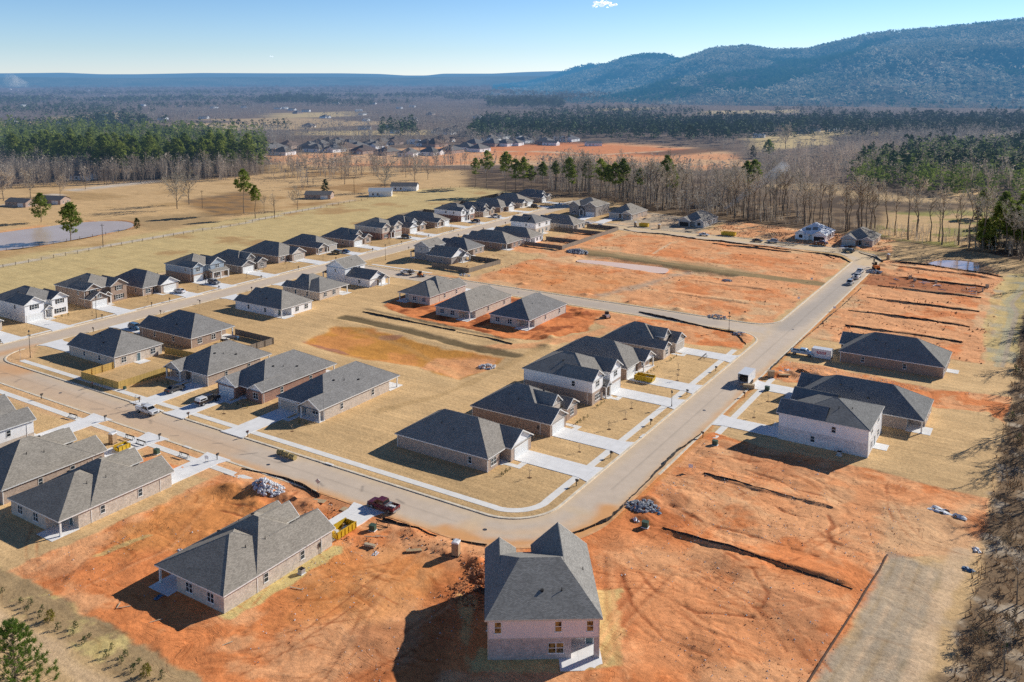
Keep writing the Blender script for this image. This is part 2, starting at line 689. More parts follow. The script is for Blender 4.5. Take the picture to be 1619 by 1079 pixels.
RX0, RX1 = -71.6, -62.2        # street on the right
BY0, BY1 = 110.6, 119.7        # street along the front
LX0, LX1 = -250.6, -241.6      # street on the left
CY0, CY1 = 251.8, 261.4        # cross street
FY0, FY1 = 390.8, 400.6        # back street
IN_ARC = arc(-81.2, 129.3, 9.6, -90, 0)
OUT_ARC = arc(-81.2, 129.6, 19.0, -90, 0)
ROADS = [
    rect(LX0, LX1, 30, 480),
    [(LX1 - 0.1, BY0), (-81.2, BY0), (-81.2, BY1), (LX1 - 0.1, BY1)],
    OUT_ARC + IN_ARC[::-1],
    [(RX0, 129.3), (RX1, 129.6), (RX1, 380), (RX0, 380)],
    rect(LX1 - 0.1, RX0 + 0.1, CY0, CY1),
    [(LX1 - 0.1, FY0 + 9), (-216, FY0 + 8), (-190, FY0 + 2), (-180, FY0), (-80, FY0 - 2), (-76, 383), (RX0, 375), (RX1, 375), (-62.8, 384), (-67, 393), (-75, 398), (-90, 400.6),
     (-178, FY1 + 1), (-190, FY1 + 3), (-214, FY1 + 9), (LX1 - 0.1, FY1 + 10)],
]


def fillet(x, y, sx, sy, r=7.0):
    """rounded corner between two kerb lines that meet at (x, y); the block lies toward (sx, sy)"""
    cx, cy = x + sx * r, y + sy * r
    pts = [(x, y)]
    a0 = math.degrees(math.atan2(0, -sx))
    a1 = math.degrees(math.atan2(-sy, 0))
    d = (a1 - a0 + 180) % 360 - 180
    pts += [(cx + r * math.cos(R(a0 + d * i / 8)), cy + r * math.sin(R(a0 + d * i / 8))) for i in range(9)]
    return pts


FILLETS = [(LX1, BY1, 1, 1, 9), (LX1, BY0, 1, -1, 9), (LX1, CY0, 1, -1, 8), (LX1, CY1, 1, 1, 8), (RX0, CY0, -1, -1, 9), (RX0, CY1, -1, 1, 9), (LX1, FY0 + 9, 1, -1, 6), (LX1, FY1 + 10, 1, 1, 6)]
ROADS += [fillet(*f) for f in FILLETS]
RSD = np.full((NY, NX), 1e3, np.float32)
for poly in ROADS:
    s = window(poly, 14)
    RSD[s] = np.minimum(RSD[s], sdist(poly, PX[s], PY[s]))


def road_sd(x, y):
    X, Y = np.array([[x]]), np.array([[y]])
    return min(float(sdist(p, X, Y)[0, 0]) for p in ROADS)


# ---- base colours: dead grass near, winter woodland and fields toward the horizon
n1 = fbm(PX, PY, 60, 4, 11)
n2 = fbm(PX, PY, 9, 3, 21)
base = np.array(C['lawn'])[None, None, :] * (0.80 + 0.4 * n1[..., None])
dist = np.hypot(PX, PY)
COL[:] = base
far = sstep(480, 640, dist)[..., None]
fn = fbm(PX, PY, 420, 4, 31)
fields = (sstep(0.64, 0.66, fn) * sstep(2300, 2000, dist) * np.where((PX < -620) | (dist < 900), 1.0, 0.0))[..., None]
woodc = np.array((0.23, 0.165, 0.12))[None, None, :] * (0.7 + 0.6 * fbm(PX, PY, 150, 4, 41))[..., None]
fieldc = np.array((0.66, 0.46, 0.24))[None, None, :] * (0.8 + 0.4 * n1)[..., None]
COL[:] = COL * (1 - far) + (woodc * (1 - fields) + fieldc * fields) * far

# pasture strip beyond the left row
paint_poly([(-276, 60), (-276, 480), (-330, 560), (-372, 500), (-372, 100)], 'field', 3, 3, 12, mottle=('lawn_d', 18, 0.52, 0.75))
paint_poly([(-500, 100), (-375, 100), (-375, 520), (-560, 560), (-640, 380)], 'lawn', 6, 6, 30, mottle=('lawn_d', 25, 0.5, 0.7))
paint_line([(-352, 120), (-358, 187), (-360, 246), (-358, 307), (-364, 349), (-368, 400)], 'track', 3.2, 0.8, 0.6)
paint_line([(-290, 120), (-291, 470)], 'pale', 4.0, 2.0, 2.0, 8, 0.7)
paint_poly(px((290, 318), (400, 300), (420, 335), (330, 345)), 'reed', 6, 5, 10, mottle=('brush', 6, 0.4, 0.7))
paint_poly(px((190, 345), (330, 336), (335, 352), (240, 366)), 'dull', 5, 5, 10, 0.8)
paint_line(px((0, 330), (60, 314), (130, 299), (258, 286), (330, 282)), 'track', 5, 1.5, 1, 6)
paint_poly(px((420, 285), (560, 262), (720, 268), (760, 292), (650, 300), (560, 318), (440, 330)), 'reed', 6, 8, 14, 0.8, mottle=('lawn', 20, 0.4, 0.6))
paint_poly(px((590, 275), (760, 268), (860, 290), (640, 300)), 'lawn', 6, 6, 20)
# dark woodland floor in the tree belts
WOODS = [
    px((0, 275), (160, 287), (330, 282), (420, 276), (425, 226), (0, 215)),
    px((735, 296), (880, 312), (952, 316), (1045, 338), (1179, 356), (1394, 386), (1478, 396), (1560, 404), (1640, 430), (1700, 330), (1400, 318), (1179, 292), (900, 262), (735, 268)),
    px((1340, 300), (1640, 330), (1640, 235), (1500, 232), (1360, 252)),
]
for wpoly in WOODS[:2]:
    paint_poly(wpoly, 'brush', 5, 7, 12, mottle=('brush_d', 8, 0.35, 0.6))
paint_poly(WOODS[2], 'brush_d', 10, 10, 30)
paint_poly(px((1385, 372), (1400, 338), (1560, 330), (1600, 352), (1560, 396), (1470, 388)), 'lawn', 6, 6, 20, 0.9, mottle=('green', 16, 0.45, 0.62))
paint_poly(px((1180, 218), (1300, 208), (1320, 228), (1200, 240)), 'field', 12, 10, 40)
paint_poly(px((1490, 305), (1540, 300), (1560, 312), (1500, 316)), 'lawn', 6, 6, 30)
# the next estate being cleared, far behind
paint_poly(px((420, 246), (560, 240), (700, 232), (840, 232), (980, 226), (1130, 236), (1200, 262), (1100, 270), (900, 262), (700, 262), (560, 262), (450, 262)), 'clay_l', 8, 10, 40, dirt=0.5, mottle=('sand', 50, 0.45, 0.65))
paint_poly(px((740, 234), (900, 226), (1100, 236), (1040, 248), (800, 246)), 'clay', 8, 8, 40, 0.8)
paint_poly(px((1000, 243), (1140, 232), (1160, 238), (1060, 247)), 'brush_d', 8, 6, 30, 0.8)
for a_ in (px((560, 248), (740, 240), (860, 240), (1000, 250)), px((880, 252), (980, 243), (1040, 240)), px((700, 262), (900, 258), (1110, 262))):
    paint_line(a_, 'pale', 7, 2, 1, 10)
for q_ in (((430, 180), (560, 176), (560, 184), (430, 188)), ((480, 208), (700, 206), (690, 214), (480, 214)), ((300, 200), (420, 198), (420, 204), (300, 206)),
           ((1110, 176), (1260, 174), (1260, 179), (1110, 182)), ((940, 172), (1040, 170), (1040, 174), (940, 176)), ((1240, 208), (1420, 204), (1420, 214), (1240, 216)), ((1480, 212), (1619, 208), (1619, 216), (1480, 220)), ((90, 185), (200, 180), (200, 188), (90, 194))):
    paint_poly(px(*q_), 'field', 15, 15, 60)

# ---- building lots
inner = (PX > -292) & (PX < 14) & (PY > 44) & (PY < 440)
# mown-turf mottling
tf = (0.86 + 0.3 * fbm(PX, PY, 14, 4, 51))[..., None]
COL[:] = np.where(inner[..., None], COL * tf, COL)
# front of the picture: bare clay of the two nearest lots and the slope on the right
paint_poly(px((0, 908), (60, 884), (140, 848), (255, 797), (336, 757), (374, 742), (447, 758), (560, 797), (640, 828), (760, 862), (830, 868), (893, 850), (958, 822), (1006, 782), (1100, 690), (1130, 686),
              (1240, 716), (1370, 740), (1430, 757), (1500, 775), (1562, 790), (1560, 840), (1500, 880), (1404, 882), (1366, 954), (1284, 1079), (1250, 1250), (200, 1250), (272, 1079), (204, 1024), (140, 990), (85, 956), (25, 922)),
           'clay', 0.7, 1.4, 6, dirt=1.0, mottle=('clay_l', 11, 0.42, 0.66))
paint_poly(px((1040, 700), (1240, 720), (1400, 760), (1540, 800), (1500, 870), (1330, 850), (1120, 790)), 'clay_l', 4, 5, 10, 0.65, dirt=1.0, mottle=('sand', 8, 0.5, 0.75))
paint_poly(px((950, 860), (1040, 850), (1300, 920), (1340, 960), (1270, 1079), (980, 1079)), 'clay_l', 4, 6, 12, 0.5)
paint_poly(px((1400, 800), (1545, 800), (1560, 880), (1490, 890), (1400, 872)), 'sand', 3, 4, 8, 0.8, dirt=0.8)
paint_poly(px((480, 860), (700, 900), (660, 980), (430, 990)), 'orange', 4, 6, 10, 0.6)
paint_poly(px((255, 800), (380, 770), (470, 840), (330, 880), (180, 880)), 'orange', 3, 5, 9, 0.7)
for q_ in (((380, 752), (470, 765), (560, 805), (545, 832), (440, 800)), ((690, 880), (760, 880), (760, 960), (720, 1000), (690, 940)), ((960, 880), (1000, 900), (1010, 1000), (970, 1060)), ((1000, 820), (1060, 770), (1090, 800), (1060, 860)), ((40, 905), (110, 880), (140, 900), (90, 930)),
           ((560, 1000), (700, 980), (690, 1079), (560, 1079)), ((1180, 930), (1330, 955), (1290, 1060), (1240, 1000)), ((1130, 700), (1240, 720), (1330, 760), (1200, 750))):
    paint_poly(px(*q_), 'clay_d', 1.5, 2.6, 5, 0.42, dirt=1.0)
# straw-mulched strips beside new walls
paint_line([(-95.5, 77), (-95.0, 97)], 'straw', 2.6, 0.4, 0.9, 2.5)
paint_poly([(-60.5, 85.5), (-47, 93.5), (-44.5, 97), (-52, 112), (-55, 110), (-49, 98), (-62, 90)], 'straw', 0.6, 1.2, 2.5, 0.8)
paint_poly([(-63, 87.5), (-61, 86), (-69, 99), (-71, 98)], 'straw', 0.6, 1.0, 2.5, 0.6)
paint_line(px((150, 880), (235, 848)), 'straw', 1.2, 0.4, 0.6, 2, 0.7)
# strip with the young shrubs, mown track below it
paint_poly([(-150, 66.5), (-120, 66.4), (-103, 66.5), (-86, 66), (-86, 56), (-150, 56)], 'dull', 0.8, 1.2, 4, dirt=0.5, mottle=('straw', 4, 0.45, 0.7))
paint_poly([(-150, 61.4), (-86, 61.0), (-86, 44), (-150, 44)], 'lawn', 0.8, 0.8, 4, 0.9, dirt=0.1)
paint_line([(-150, 59), (-86, 58.6)], 'pale', 3.0, 1.2, 1.0, 5, 0.6)
# gravel pad and haul road, brush along the right edge
paint_poly([(-20.6, 143.5), (-21.2, 128), (-23.2, 106.5), (-26, 80), (-11, 80), (-11.5, 112), (-11.5, 143)], 'gravel', 2.2, 2.4, 4, 0.85, dirt=0.5, mottle=((0.62, 0.48, 0.33), 4, 0.40, 0.62))
for dx_, c_, k_ in ((2.0, 'dull', 0.55), (3.6, 'pale', 0.6), (5.4, 'dull', 0.5), (7.2, 'pale', 0.5), (8.6, 'ditch', 0.35)):
    paint_line([(-21 + dx_, 143), (-21.4 + dx_, 128), (-23.4 + dx_, 106), (-26 + dx_, 84)], c_, 0.5, 0.5, 0.6, 3, k_, h=-0.05)
paint_line([(-10.6, 150), (-12, 128), (-12.8, 112), (-14, 90)], 'pale', 2.6, 1.0, 1.0, 5, 0.8)
paint_poly([(-8.2, 280), (-8.0, 228), (-7.6, 168), (-7, 147), (-9.3, 124), (-11, 100), (-12, 80), (60, 80), (60, 300)], 'brush', 1.4, 2.2, 6, dirt=0.4, mottle=('gravel', 3.5, 0.45, 0.75))
paint_poly([(-8.5, 430), (-16, 400), (-14, 330), (-8, 260), (60, 260), (60, 430)], 'brush', 2, 3, 8, mottle=('brush_d', 4, 0.45, 0.7))
# right-hand side lots
paint_poly([(-61.4, 216.5), (-56, 213.5), (-48, 216), (-22, 215), (-12, 219), (-8, 213), (-8, 232), (-24, 229), (-48, 232), (-61.4, 232)], 'clay_l', 0.8, 1.6, 5, dirt=1.0, mottle=('clay', 5, 0.4, 0.65))
paint_poly([(-61.8, 256), (-61.8, 384), (-46, 388), (-19, 382), (-16, 330), (-16, 257), (-40, 254)], 'clay_l', 1.0, 2.0, 8, dirt=0.9, mottle=('sand', 10, 0.4, 0.62))
for y0_, y1_ in ((256, 274), (275, 293), (294, 313), (315, 333), (337, 352), (354, 374)):
    paint_poly(rect(-54, -21.5, y0_, y1_), 'clay_l', 1.0, 1.6, 6, 0.9, dirt=1.0, mottle=('clay', 9, 0.5, 0.72))
paint_poly(rect(-61, -23, 334, 353), 'clay_d', 1.0, 1.6, 6, 0.75, dirt=1.0)
paint_poly([(-15, 260), (-19, 300), (-19, 350), (-16, 386), (-8.5, 384), (-9, 330), (-8, 260)], 'straw', 1.0, 1.5, 6, 0.7, mottle=('sage', 6, 0.45, 0.7))
paint_line([(-12.4, 256), (-12.2, 290), (-12.0, 318), (-14.5, 332), (-12, 352), (-10, 372)], 'sage', 1.8, 0.5, 0.5, 3, 0.6)
paint_line([(-11.2, 256), (-11.0, 290), (-10.8, 318), (-13, 332), (-10.6, 352)], 'gravel', 1.2, 0.4, 0.3, 3, 0.9)
paint_poly([(-70, 405), (-62, 388), (-44, 384), (-20, 378), (-9, 386), (-12, 410), (-28, 424), (-70, 430)], 'dull', 2, 3, 8, mottle=('lawn', 6, 0.45, 0.65))
# corner lot by the cross street and the clay round the three houses that back onto the basin
paint_poly([(-131, 249.8), (-73.5, 249.8), (-73.5, 234.5), (-86, 231.5), (-100, 233.5), (-112, 234), (-122, 238), (-131, 240)], 'clay_l', 0.7, 1.6, 5, dirt=1.0, mottle=('clay', 6, 0.4, 0.65))
paint_poly([(-190, 226), (-188, 217), (-174, 211), (-150, 209.5), (-134, 207.5), (-125, 211), (-118, 228), (-121, 240), (-131, 250), (-192, 250)], 'clay', 0.7, 1.5, 5, dirt=1.0, mottle=('clay_d', 6, 0.45, 0.7))
paint_line([(-136, 196), (-124, 206), (-116, 222), (-112, 236)], 'clay_l', 4.5, 1.5, 1.5, 4, 0.8, dirt=0.8)
# detention basin in the middle
BASIN = px((478, 542), (530, 516), (590, 520), (700, 552), (800, 565), (782, 582), (726, 599), (650, 578), (560, 565))
paint_poly(BASIN, 'rust', 1.6, 2.0, 8, dirt=0.4, mottle=('orange', 9, 0.45, 0.7))
paint_poly(px((660, 582), (690, 565), (790, 565), (780, 582), (726, 598)), 'clay_l', 1.5, 2.5, 6, 0.9, dirt=0.8)
paint_poly(px((480, 540), (530, 550), (575, 565), (555, 563), (500, 550)), 'purple', 1.2, 2.0, 5, 0.7)
paint_poly(px((600, 528), (640, 530), (625, 536), (595, 534)), 'purple', 1.0, 1.5, 5, 0.6)
paint_line(px((545, 502), (640, 522), (740, 548), (815, 562)), (0.20, 0.145, 0.075), 4.0, 1.2, 1.0, 5, 0.95, h=-0.3)
paint_line(px((520, 505), (640, 545), (740, 600)), 'lawn_d', 2.0, 1.5, 1.0, 5, 0.3)
paint_line(px((600, 650), (700, 625), (790, 585), (870, 540)), 'lawn_d', 2.4, 1.2, 1.2, 5, 0.6)
# the big block north of the cross street
paint_poly([(-205, 262.6), (-73.2, 262.6), (-73.2, 372), (-80, 383), (-96, 388.5), (-184, 388.5), (-202, 372), (-204, 330)], 'clay_l', 1.2, 2.0, 8, dirt=0.9, mottle=('sand', 12, 0.45, 0.65))
paint_poly([(-206, 264), (-188, 264), (-182, 318), (-206, 318)], 'lawn', 2, 3, 8)
for r_ in (rect(-184, -132, 268, 310), rect(-122, -80, 288, 320), rect(-148, -124, 342, 384), rect(-176, -150, 352, 382), rect(-120, -82, 340, 372), rect(-196, -180, 345, 376), rect(-112, -84, 268, 284)):
    paint_poly(r_, 'clay_l', 3, 4, 9, 0.85, dirt=1.0, mottle=('clay', 10, 0.45, 0.7))
paint_poly([(-180, 300), (-128, 300), (-128, 268), (-180, 268)], 'orange', 4, 6, 12, 0.3)
paint_line([(-178, 334), (-150, 331), (-122, 328), (-98, 327), (-74, 326)], 'ditch', 7.0, 1.5, 1.2, 6, 0.9, dirt=0.2)
paint_line([(-178, 339), (-140, 335), (-100, 332)], 'dull', 4.0, 1.5, 1.5, 6, 0.7, dirt=0.2)
paint_line([(-133, 268), (-126, 296), (-122, 322)], 'gravel', 4.0, 2.0, 2.0, 5, 0.7)
paint_line([(-150, 372), (-147, 345)], 'pale', 1.2, 0.5, 0.4, 3, 0.8)
# behind the back street
paint_poly([(-150, 402), (-62, 402), (-66, 432), (-100, 440), (-146, 446)], 'clay_l', 2, 3, 8, dirt=1.0, mottle=('sand', 8, 0.4, 0.62))
paint_poly([(-196, 403), (-150, 402), (-150, 446), (-196, 450)], 'pale', 2, 3, 8, dirt=0.8, mottle=('gravel', 8, 0.4, 0.62))
# verge dust along the front street, the corner and the back street
paint_poly([(-240, 104), (-120, 106), (-120, 110.5), (-240, 110.5)], 'sand', 0.8, 1.0, 5, 0.7)
paint_poly([(-241, 119.8), (-228, 119.8), (-232, 126), (-240, 132)], 'sand', 0.8, 1.0, 5, 0.8)
paint_poly([(-150, 101), (-118, 104), (-118, 109.5), (-165, 109.5)], 'clay_l', 1.0, 1.6, 4, 0.5)
paint_poly([(-151, 97.5), (-140, 97.5), (-139, 104), (-152, 104)], 'clay', 0.8, 1.6, 4, 0.8, dirt=1)
paint_line([(-61.6, 131), (-61.4, 150), (-61.3, 380)], 'orange', 1.2, 0.5, 0.6, 4, 0.7, dirt=0.8)
# tyre tracks over the bare lots
for pts, w_ in ((px((500, 1040), (560, 960), (610, 900), (640, 870)), 0.35), (px((520, 1050), (580, 965), (632, 903), (660, 872)), 0.35), (px((900, 1079), (960, 980), (1040, 900), (1180, 880)), 0.5),
                (px((925, 1079), (985, 985), (1065, 905), (1200, 890)), 0.5), (px((955, 880), (960, 960), (985, 1079)), 0.8), (px((1010, 740), (1150, 770), (1300, 790)), 0.5),
                (px((1290, 840), (1320, 860), (1310, 880), (1325, 900)), 0.5), (px((120, 930), (260, 870), (330, 790)), 0.4), (px((640, 1000), (700, 960), (740, 900), (735, 870)), 0.6),
                (px((300, 880), (350, 840), (380, 800)), 0.4), (px((1130, 960), (1200, 985), (1300, 960)), 0.4), (px((1060, 950), (1110, 1000), (1200, 1030)), 0.4)):
    paint_line(pts, 'clay_d', w_, 0.35, 0.25, 2, 0.35, h=-0.06)
    paint_line([(x + 0.8, y + 0.5) for x, y in pts], 'clay_l', w_, 0.35, 0.25, 2, 0.4, h=0.06)

TK = random.Random(21)      # wheel tracks at random over the bare lots
for k_ in range(58):
    zone = TK.choice([(-150, -64, 68, 104), (-118, -62, 66, 100), (-56, -22, 104, 152), (-56, -22, 104, 152), (-58, -14, 152, 172), (-56, -22, 258, 372), (-196, -84, 268, 380)])
    x_, y_ = TK.uniform(zone[0], zone[1]), TK.uniform(zone[2], zone[3])
    a_ = TK.uniform(0, 6.28)
    pts_ = [(x_, y_)]
    cv_ = TK.uniform(-0.10, 0.10)
    for _ in range(TK.randint(5, 14)):
        a_ += cv_ + TK.uniform(-0.05, 0.05)
        x_, y_ = x_ + 2.2 * math.cos(a_), y_ + 2.2 * math.sin(a_)
        if not (zone[0] - 4 < x_ < zone[1] + 3 and zone[2] - 3 < y_ < zone[3] + 2):
            break
        pts_.append((x_, y_))
    if len(pts_) > 3:
        for off_ in (0.0, 1.7):
            paint_line([(p[0] - off_ * math.sin(a_), p[1] + off_ * math.cos(a_)) for p in pts_], TK.choice(['clay_d', 'clay_d', (0.62, 0.20, 0.07)]), 0.22, 0.22, 0.18, 2, TK.uniform(0.35, 0.75), h=-0.05)
for pts_ in (px((1180, 745), (1230, 760), (1260, 775), (1300, 785)), px((1310, 815), (1318, 830), (1308, 842), (1316, 856), (1330, 862)), px((1150, 880), (1190, 905), (1215, 940), (1205, 965)), px((980, 900), (1000, 960), (1050, 1010), (1120, 1040)),
            px((1010, 905), (1040, 940), (1100, 970), (1190, 980)), px((1225, 800), (1245, 812), (1275, 818)), px((1060, 800), (1120, 830), (1200, 850), (1290, 880)), px((360, 795), (420, 812), (455, 800), (470, 780)), px((350, 808), (400, 822), (440, 830))):
    paint_line(pts_, 'clay_d', 0.4, 0.3, 0.4, 2, 0.8, h=-0.12)

# ---- heights: lumpy clay, terraces between the graded lots, basins
rough = (fbm(PX, PY, 7, 4, 61) - 0.5) * 0.7 + (fbm(PX, PY, 2.2, 2, 71) - 0.5) * 0.22
HGT += (DIRT * rough * sstep(0, 3, RSD)).astype(np.float32)


def terrace(x0, x1, y, h=0.7, run=6.0, wob=0.5, slope=0.0):
    """ground held up behind a graded edge: steep face toward the camera side, long fall behind"""
    pts = [(x0, y), (x1, y)]
    s = window(pts, run + 2)
    X, Y = PX[s], PY[s]
    yy = y + slope * (X - x0) + wob * (fbm(X, Y * 0, 6, 3, 81) - 0.5) * 2
    ends = sstep(x0, x0 + 4, X) * sstep(x1, x1 - 4, X)
    prof = sstep(-0.35, 0.35, Y - yy) * (1 - sstep(0.4, run, Y - yy))
    HGT[s] += (h * prof * ends * (0.6 + 0.8 * fbm(X, Y * 0, 9, 2, 91))).astype(np.float32)


TERR = [(-56.6, -29, 154.0, 0.28, 0.0), (-55.5, -21.5, 130.8, 0.36, 0.0), (-50, -23, 255.6, 0.28, -0.01), (-55, -21, 274.5, 0.30, 0.0), (-58, -21, 293.5, 0.34, 0.0), (-56, -20, 313.5, 0.36, 0.0),
        (-56, -21, 333.5, 0.45, 0.0), (-52, -21, 352.5, 0.40, 0.0), (-60, -19, 374, 0.5, -0.12), (-135, -96, 379, 0.35, 0.02), (-120, -84, 306, 0.25, 0), (-118, -84, 284, 0.25, 0), (-192, -128, 211, 0.3, -0.06)]
for t_ in TERR:
    terrace(t_[0], t_[1], t_[2], t_[3], 6.0, 0.6, t_[4])


def dip(pts, depth, run):
    s = window(pts, run + 2)
    HGT[s] -= (depth * sstep(run * 0.4, -run * 0.6, sdist(pts, PX[s], PY[s]))).astype(np.float32)


def mound(x, y, r, h, seed=0):
    s = window([(x, y)], r * 1.6)
    d = np.hypot(PX[s] - x, PY[s] - y) / r
    HGT[s] += (h * np.exp(-d * d * 2.2) * (0.6 + 0.8 * fbm(PX[s], PY[s], r * 0.4, 3, 5 + seed))).astype(np.float32)


dip(BASIN, 0.7, 9)
dip([(-172, 330), (-104, 324), (-104, 314), (-172, 320)], 1.0, 6)
PONDS = dict(
    muddy=px((914, 409.2), (960, 413), (1010, 418), (1056, 423), (1058, 428), (1049, 433), (1000, 425.5), (950, 418), (909, 413.5)),
    right=[(-46, 385.5), (-44.5, 392), (-41, 398), (-34, 400.8), (-28, 399), (-23.5, 391), (-21.5, 383), (-23.5, 380.5), (-34, 383)],
    left=[(-392, 196), (-386.5, 214), (-388.5, 236), (-390.5, 252), (-393, 264), (-400, 273), (-413, 278), (-424, 274), (-432, 264), (-435, 246), (-436, 224), (-437, 190), (-420, 170), (-400, 175)])
for pn, pp in PONDS.items():
    s = window(pp, 4)
    w_ = sstep(1.6, -1.0, sdist(pp, PX[s], PY[s]))
    HGT[s] = HGT[s] * (1 - w_) - 0.75 * w_
    if pn == 'left':
        paint_line(pp + pp[:1], 'clay_l', 3.0, 1.2, 1.0, 6, 0.8)
    elif pn == 'right':
        paint_line(pp + pp[:1], 'sand', 3.0, 1.2, 1.2, 5, 0.9)
# piles of spoil and rubble
MOUNDS = [(-120.5, 104.6, 4.0, 1.5), (-114, 105.5, 3.0, 1.2), (-126, 103.0, 3.2, 0.9), (-117, 100.5, 3.5, 0.6), (-109, 106, 2.5, 0.8), (-70.5, 105.0, 2.6, 0.9), (-73.5, 106.2, 2.0, 0.8), (-80, 107.2, 3, 0.7), (-88, 107.5, 3, 0.6), (-66.5, 104, 2.2, 0.9),
          (-58.8, 139.5, 2.6, 1.0), (-57, 133, 2.5, 0.7), (-56, 137, 2.4, 0.6), (-54, 143, 4, 0.4), (-55, 222, 3.5, 1.2), (-50, 224, 3, 1.0), (-59, 219, 2.5, 0.9), (-44, 221, 3, 0.6), (-143.5, 100.5, 2.6, 0.7),
          (-128, 243, 2.5, 0.8), (-124, 216, 3, 0.7), (-120, 208, 3.5, 0.6), (-150, 247, 2, 0.7), (-76.5, 247.5, 1.5, 0.6), (-138, 266, 2.5, 0.8), (-121, 265, 2, 0.7), (-104, 265, 2, 0.6), (-165, 268, 2, 0.7), (-82, 264.5, 2, 0.6),
          (-56, 356, 3, 0.8), (-60, 372, 2.5, 0.8), (-52, 366, 3, 0.7), (-92, 404, 3, 0.8), (-84, 403, 2.4, 0.8), (-76, 402, 3, 0.9), (-38, 128, 6, 0.5), (-30, 120, 7, 0.6), (-44, 146, 6, 0.4), (-112, 88, 7, 0.3), (-84, 92, 8, 0.35), (-76, 84, 7, 0.4), (-36, 108, 7, 0.5)]
for k_, m_ in enumerate(MOUNDS):
    mound(*m_, seed=k_)
# eroded runnels on the right-hand slope
rr = np.abs(fbm(PX, PY * 0.6, 5, 4, 101) - 0.5)
HGT -= (0.10 * DIRT * sstep(0.03, 0.0, rr) * sstep(0, 3, RSD)).astype(np.float32)
# pads: level ground where houses stand is restored later through PADS
PADS = []


def level_pads():
    for (x0, x1, y0, y1) in PADS:
        pts = rect(x0, x1, y0, y1)
        s = window(pts, 4)
        w = sstep(2.5, 0.3, sdist(pts, PX[s], PY[s]))
        HGT[s] = HGT[s] * (1 - w) + 0.08 * w


def ground_z(x, y):
    i = int(np.clip(np.searchsorted(GX, x), 1, NX - 1))
    j = int(np.clip(np.searchsorted(GY, y), 1, NY - 1))
    tx = (x - GX[i - 1]) / (GX[i] - GX[i - 1])
    ty = (y - GY[j - 1]) / (GY[j] - GY[j - 1])
    return float((HGT[j - 1, i - 1] * (1 - tx) + HGT[j - 1, i] * tx) * (1 - ty) + (HGT[j, i - 1] * (1 - tx) + HGT[j, i] * tx) * ty)


def grid_obj(name, mat, sel_quads, Z, colr, extra=None):
    """build one mesh from the selected quads of the ground grid"""
    jj, ii = np.nonzero(sel_quads)
    a = jj * NX + ii
    quads = np.stack([a, a + 1, a + NX + 1, a + NX], 1)
    used, inv = np.unique(quads.ravel(), return_inverse=True)
    me = bpy.data.meshes.new(name)
    nv, nf = len(used), len(quads)
    me.vertices.add(nv)
    co = np.stack([PX.ravel()[used], PY.ravel()[used], Z.ravel()[used]], 1).astype(np.float32)
    me.vertices.foreach_set("co", co.ravel())
    me.loops.add(nf * 4)
    me.loops.foreach_set("vertex_index", inv.astype(np.int32))
    me.polygons.add(nf)
    me.polygons.foreach_set("loop_start", np.arange(0, nf * 4, 4, dtype=np.int32))
    try:
        me.polygons.foreach_set("loop_total", np.full(nf, 4, np.int32))
    except Exception:
        pass
    me.polygons.foreach_set("use_smooth", np.ones(nf, bool))
    ca = me.color_attributes.new("paint", 'FLOAT_COLOR', 'POINT')
    rgba = np.ones((nv, 4), np.float32)
    rgba[:, :3] = colr.reshape(-1, 3)[used]
    if extra is not None:
        rgba[:, 3] = extra.ravel()[used]
    ca.data.foreach_set("color", rgba.ravel())
    me.materials.append(MATS[mat])
    me.update(calc_edges=True)
    return link(name, me)


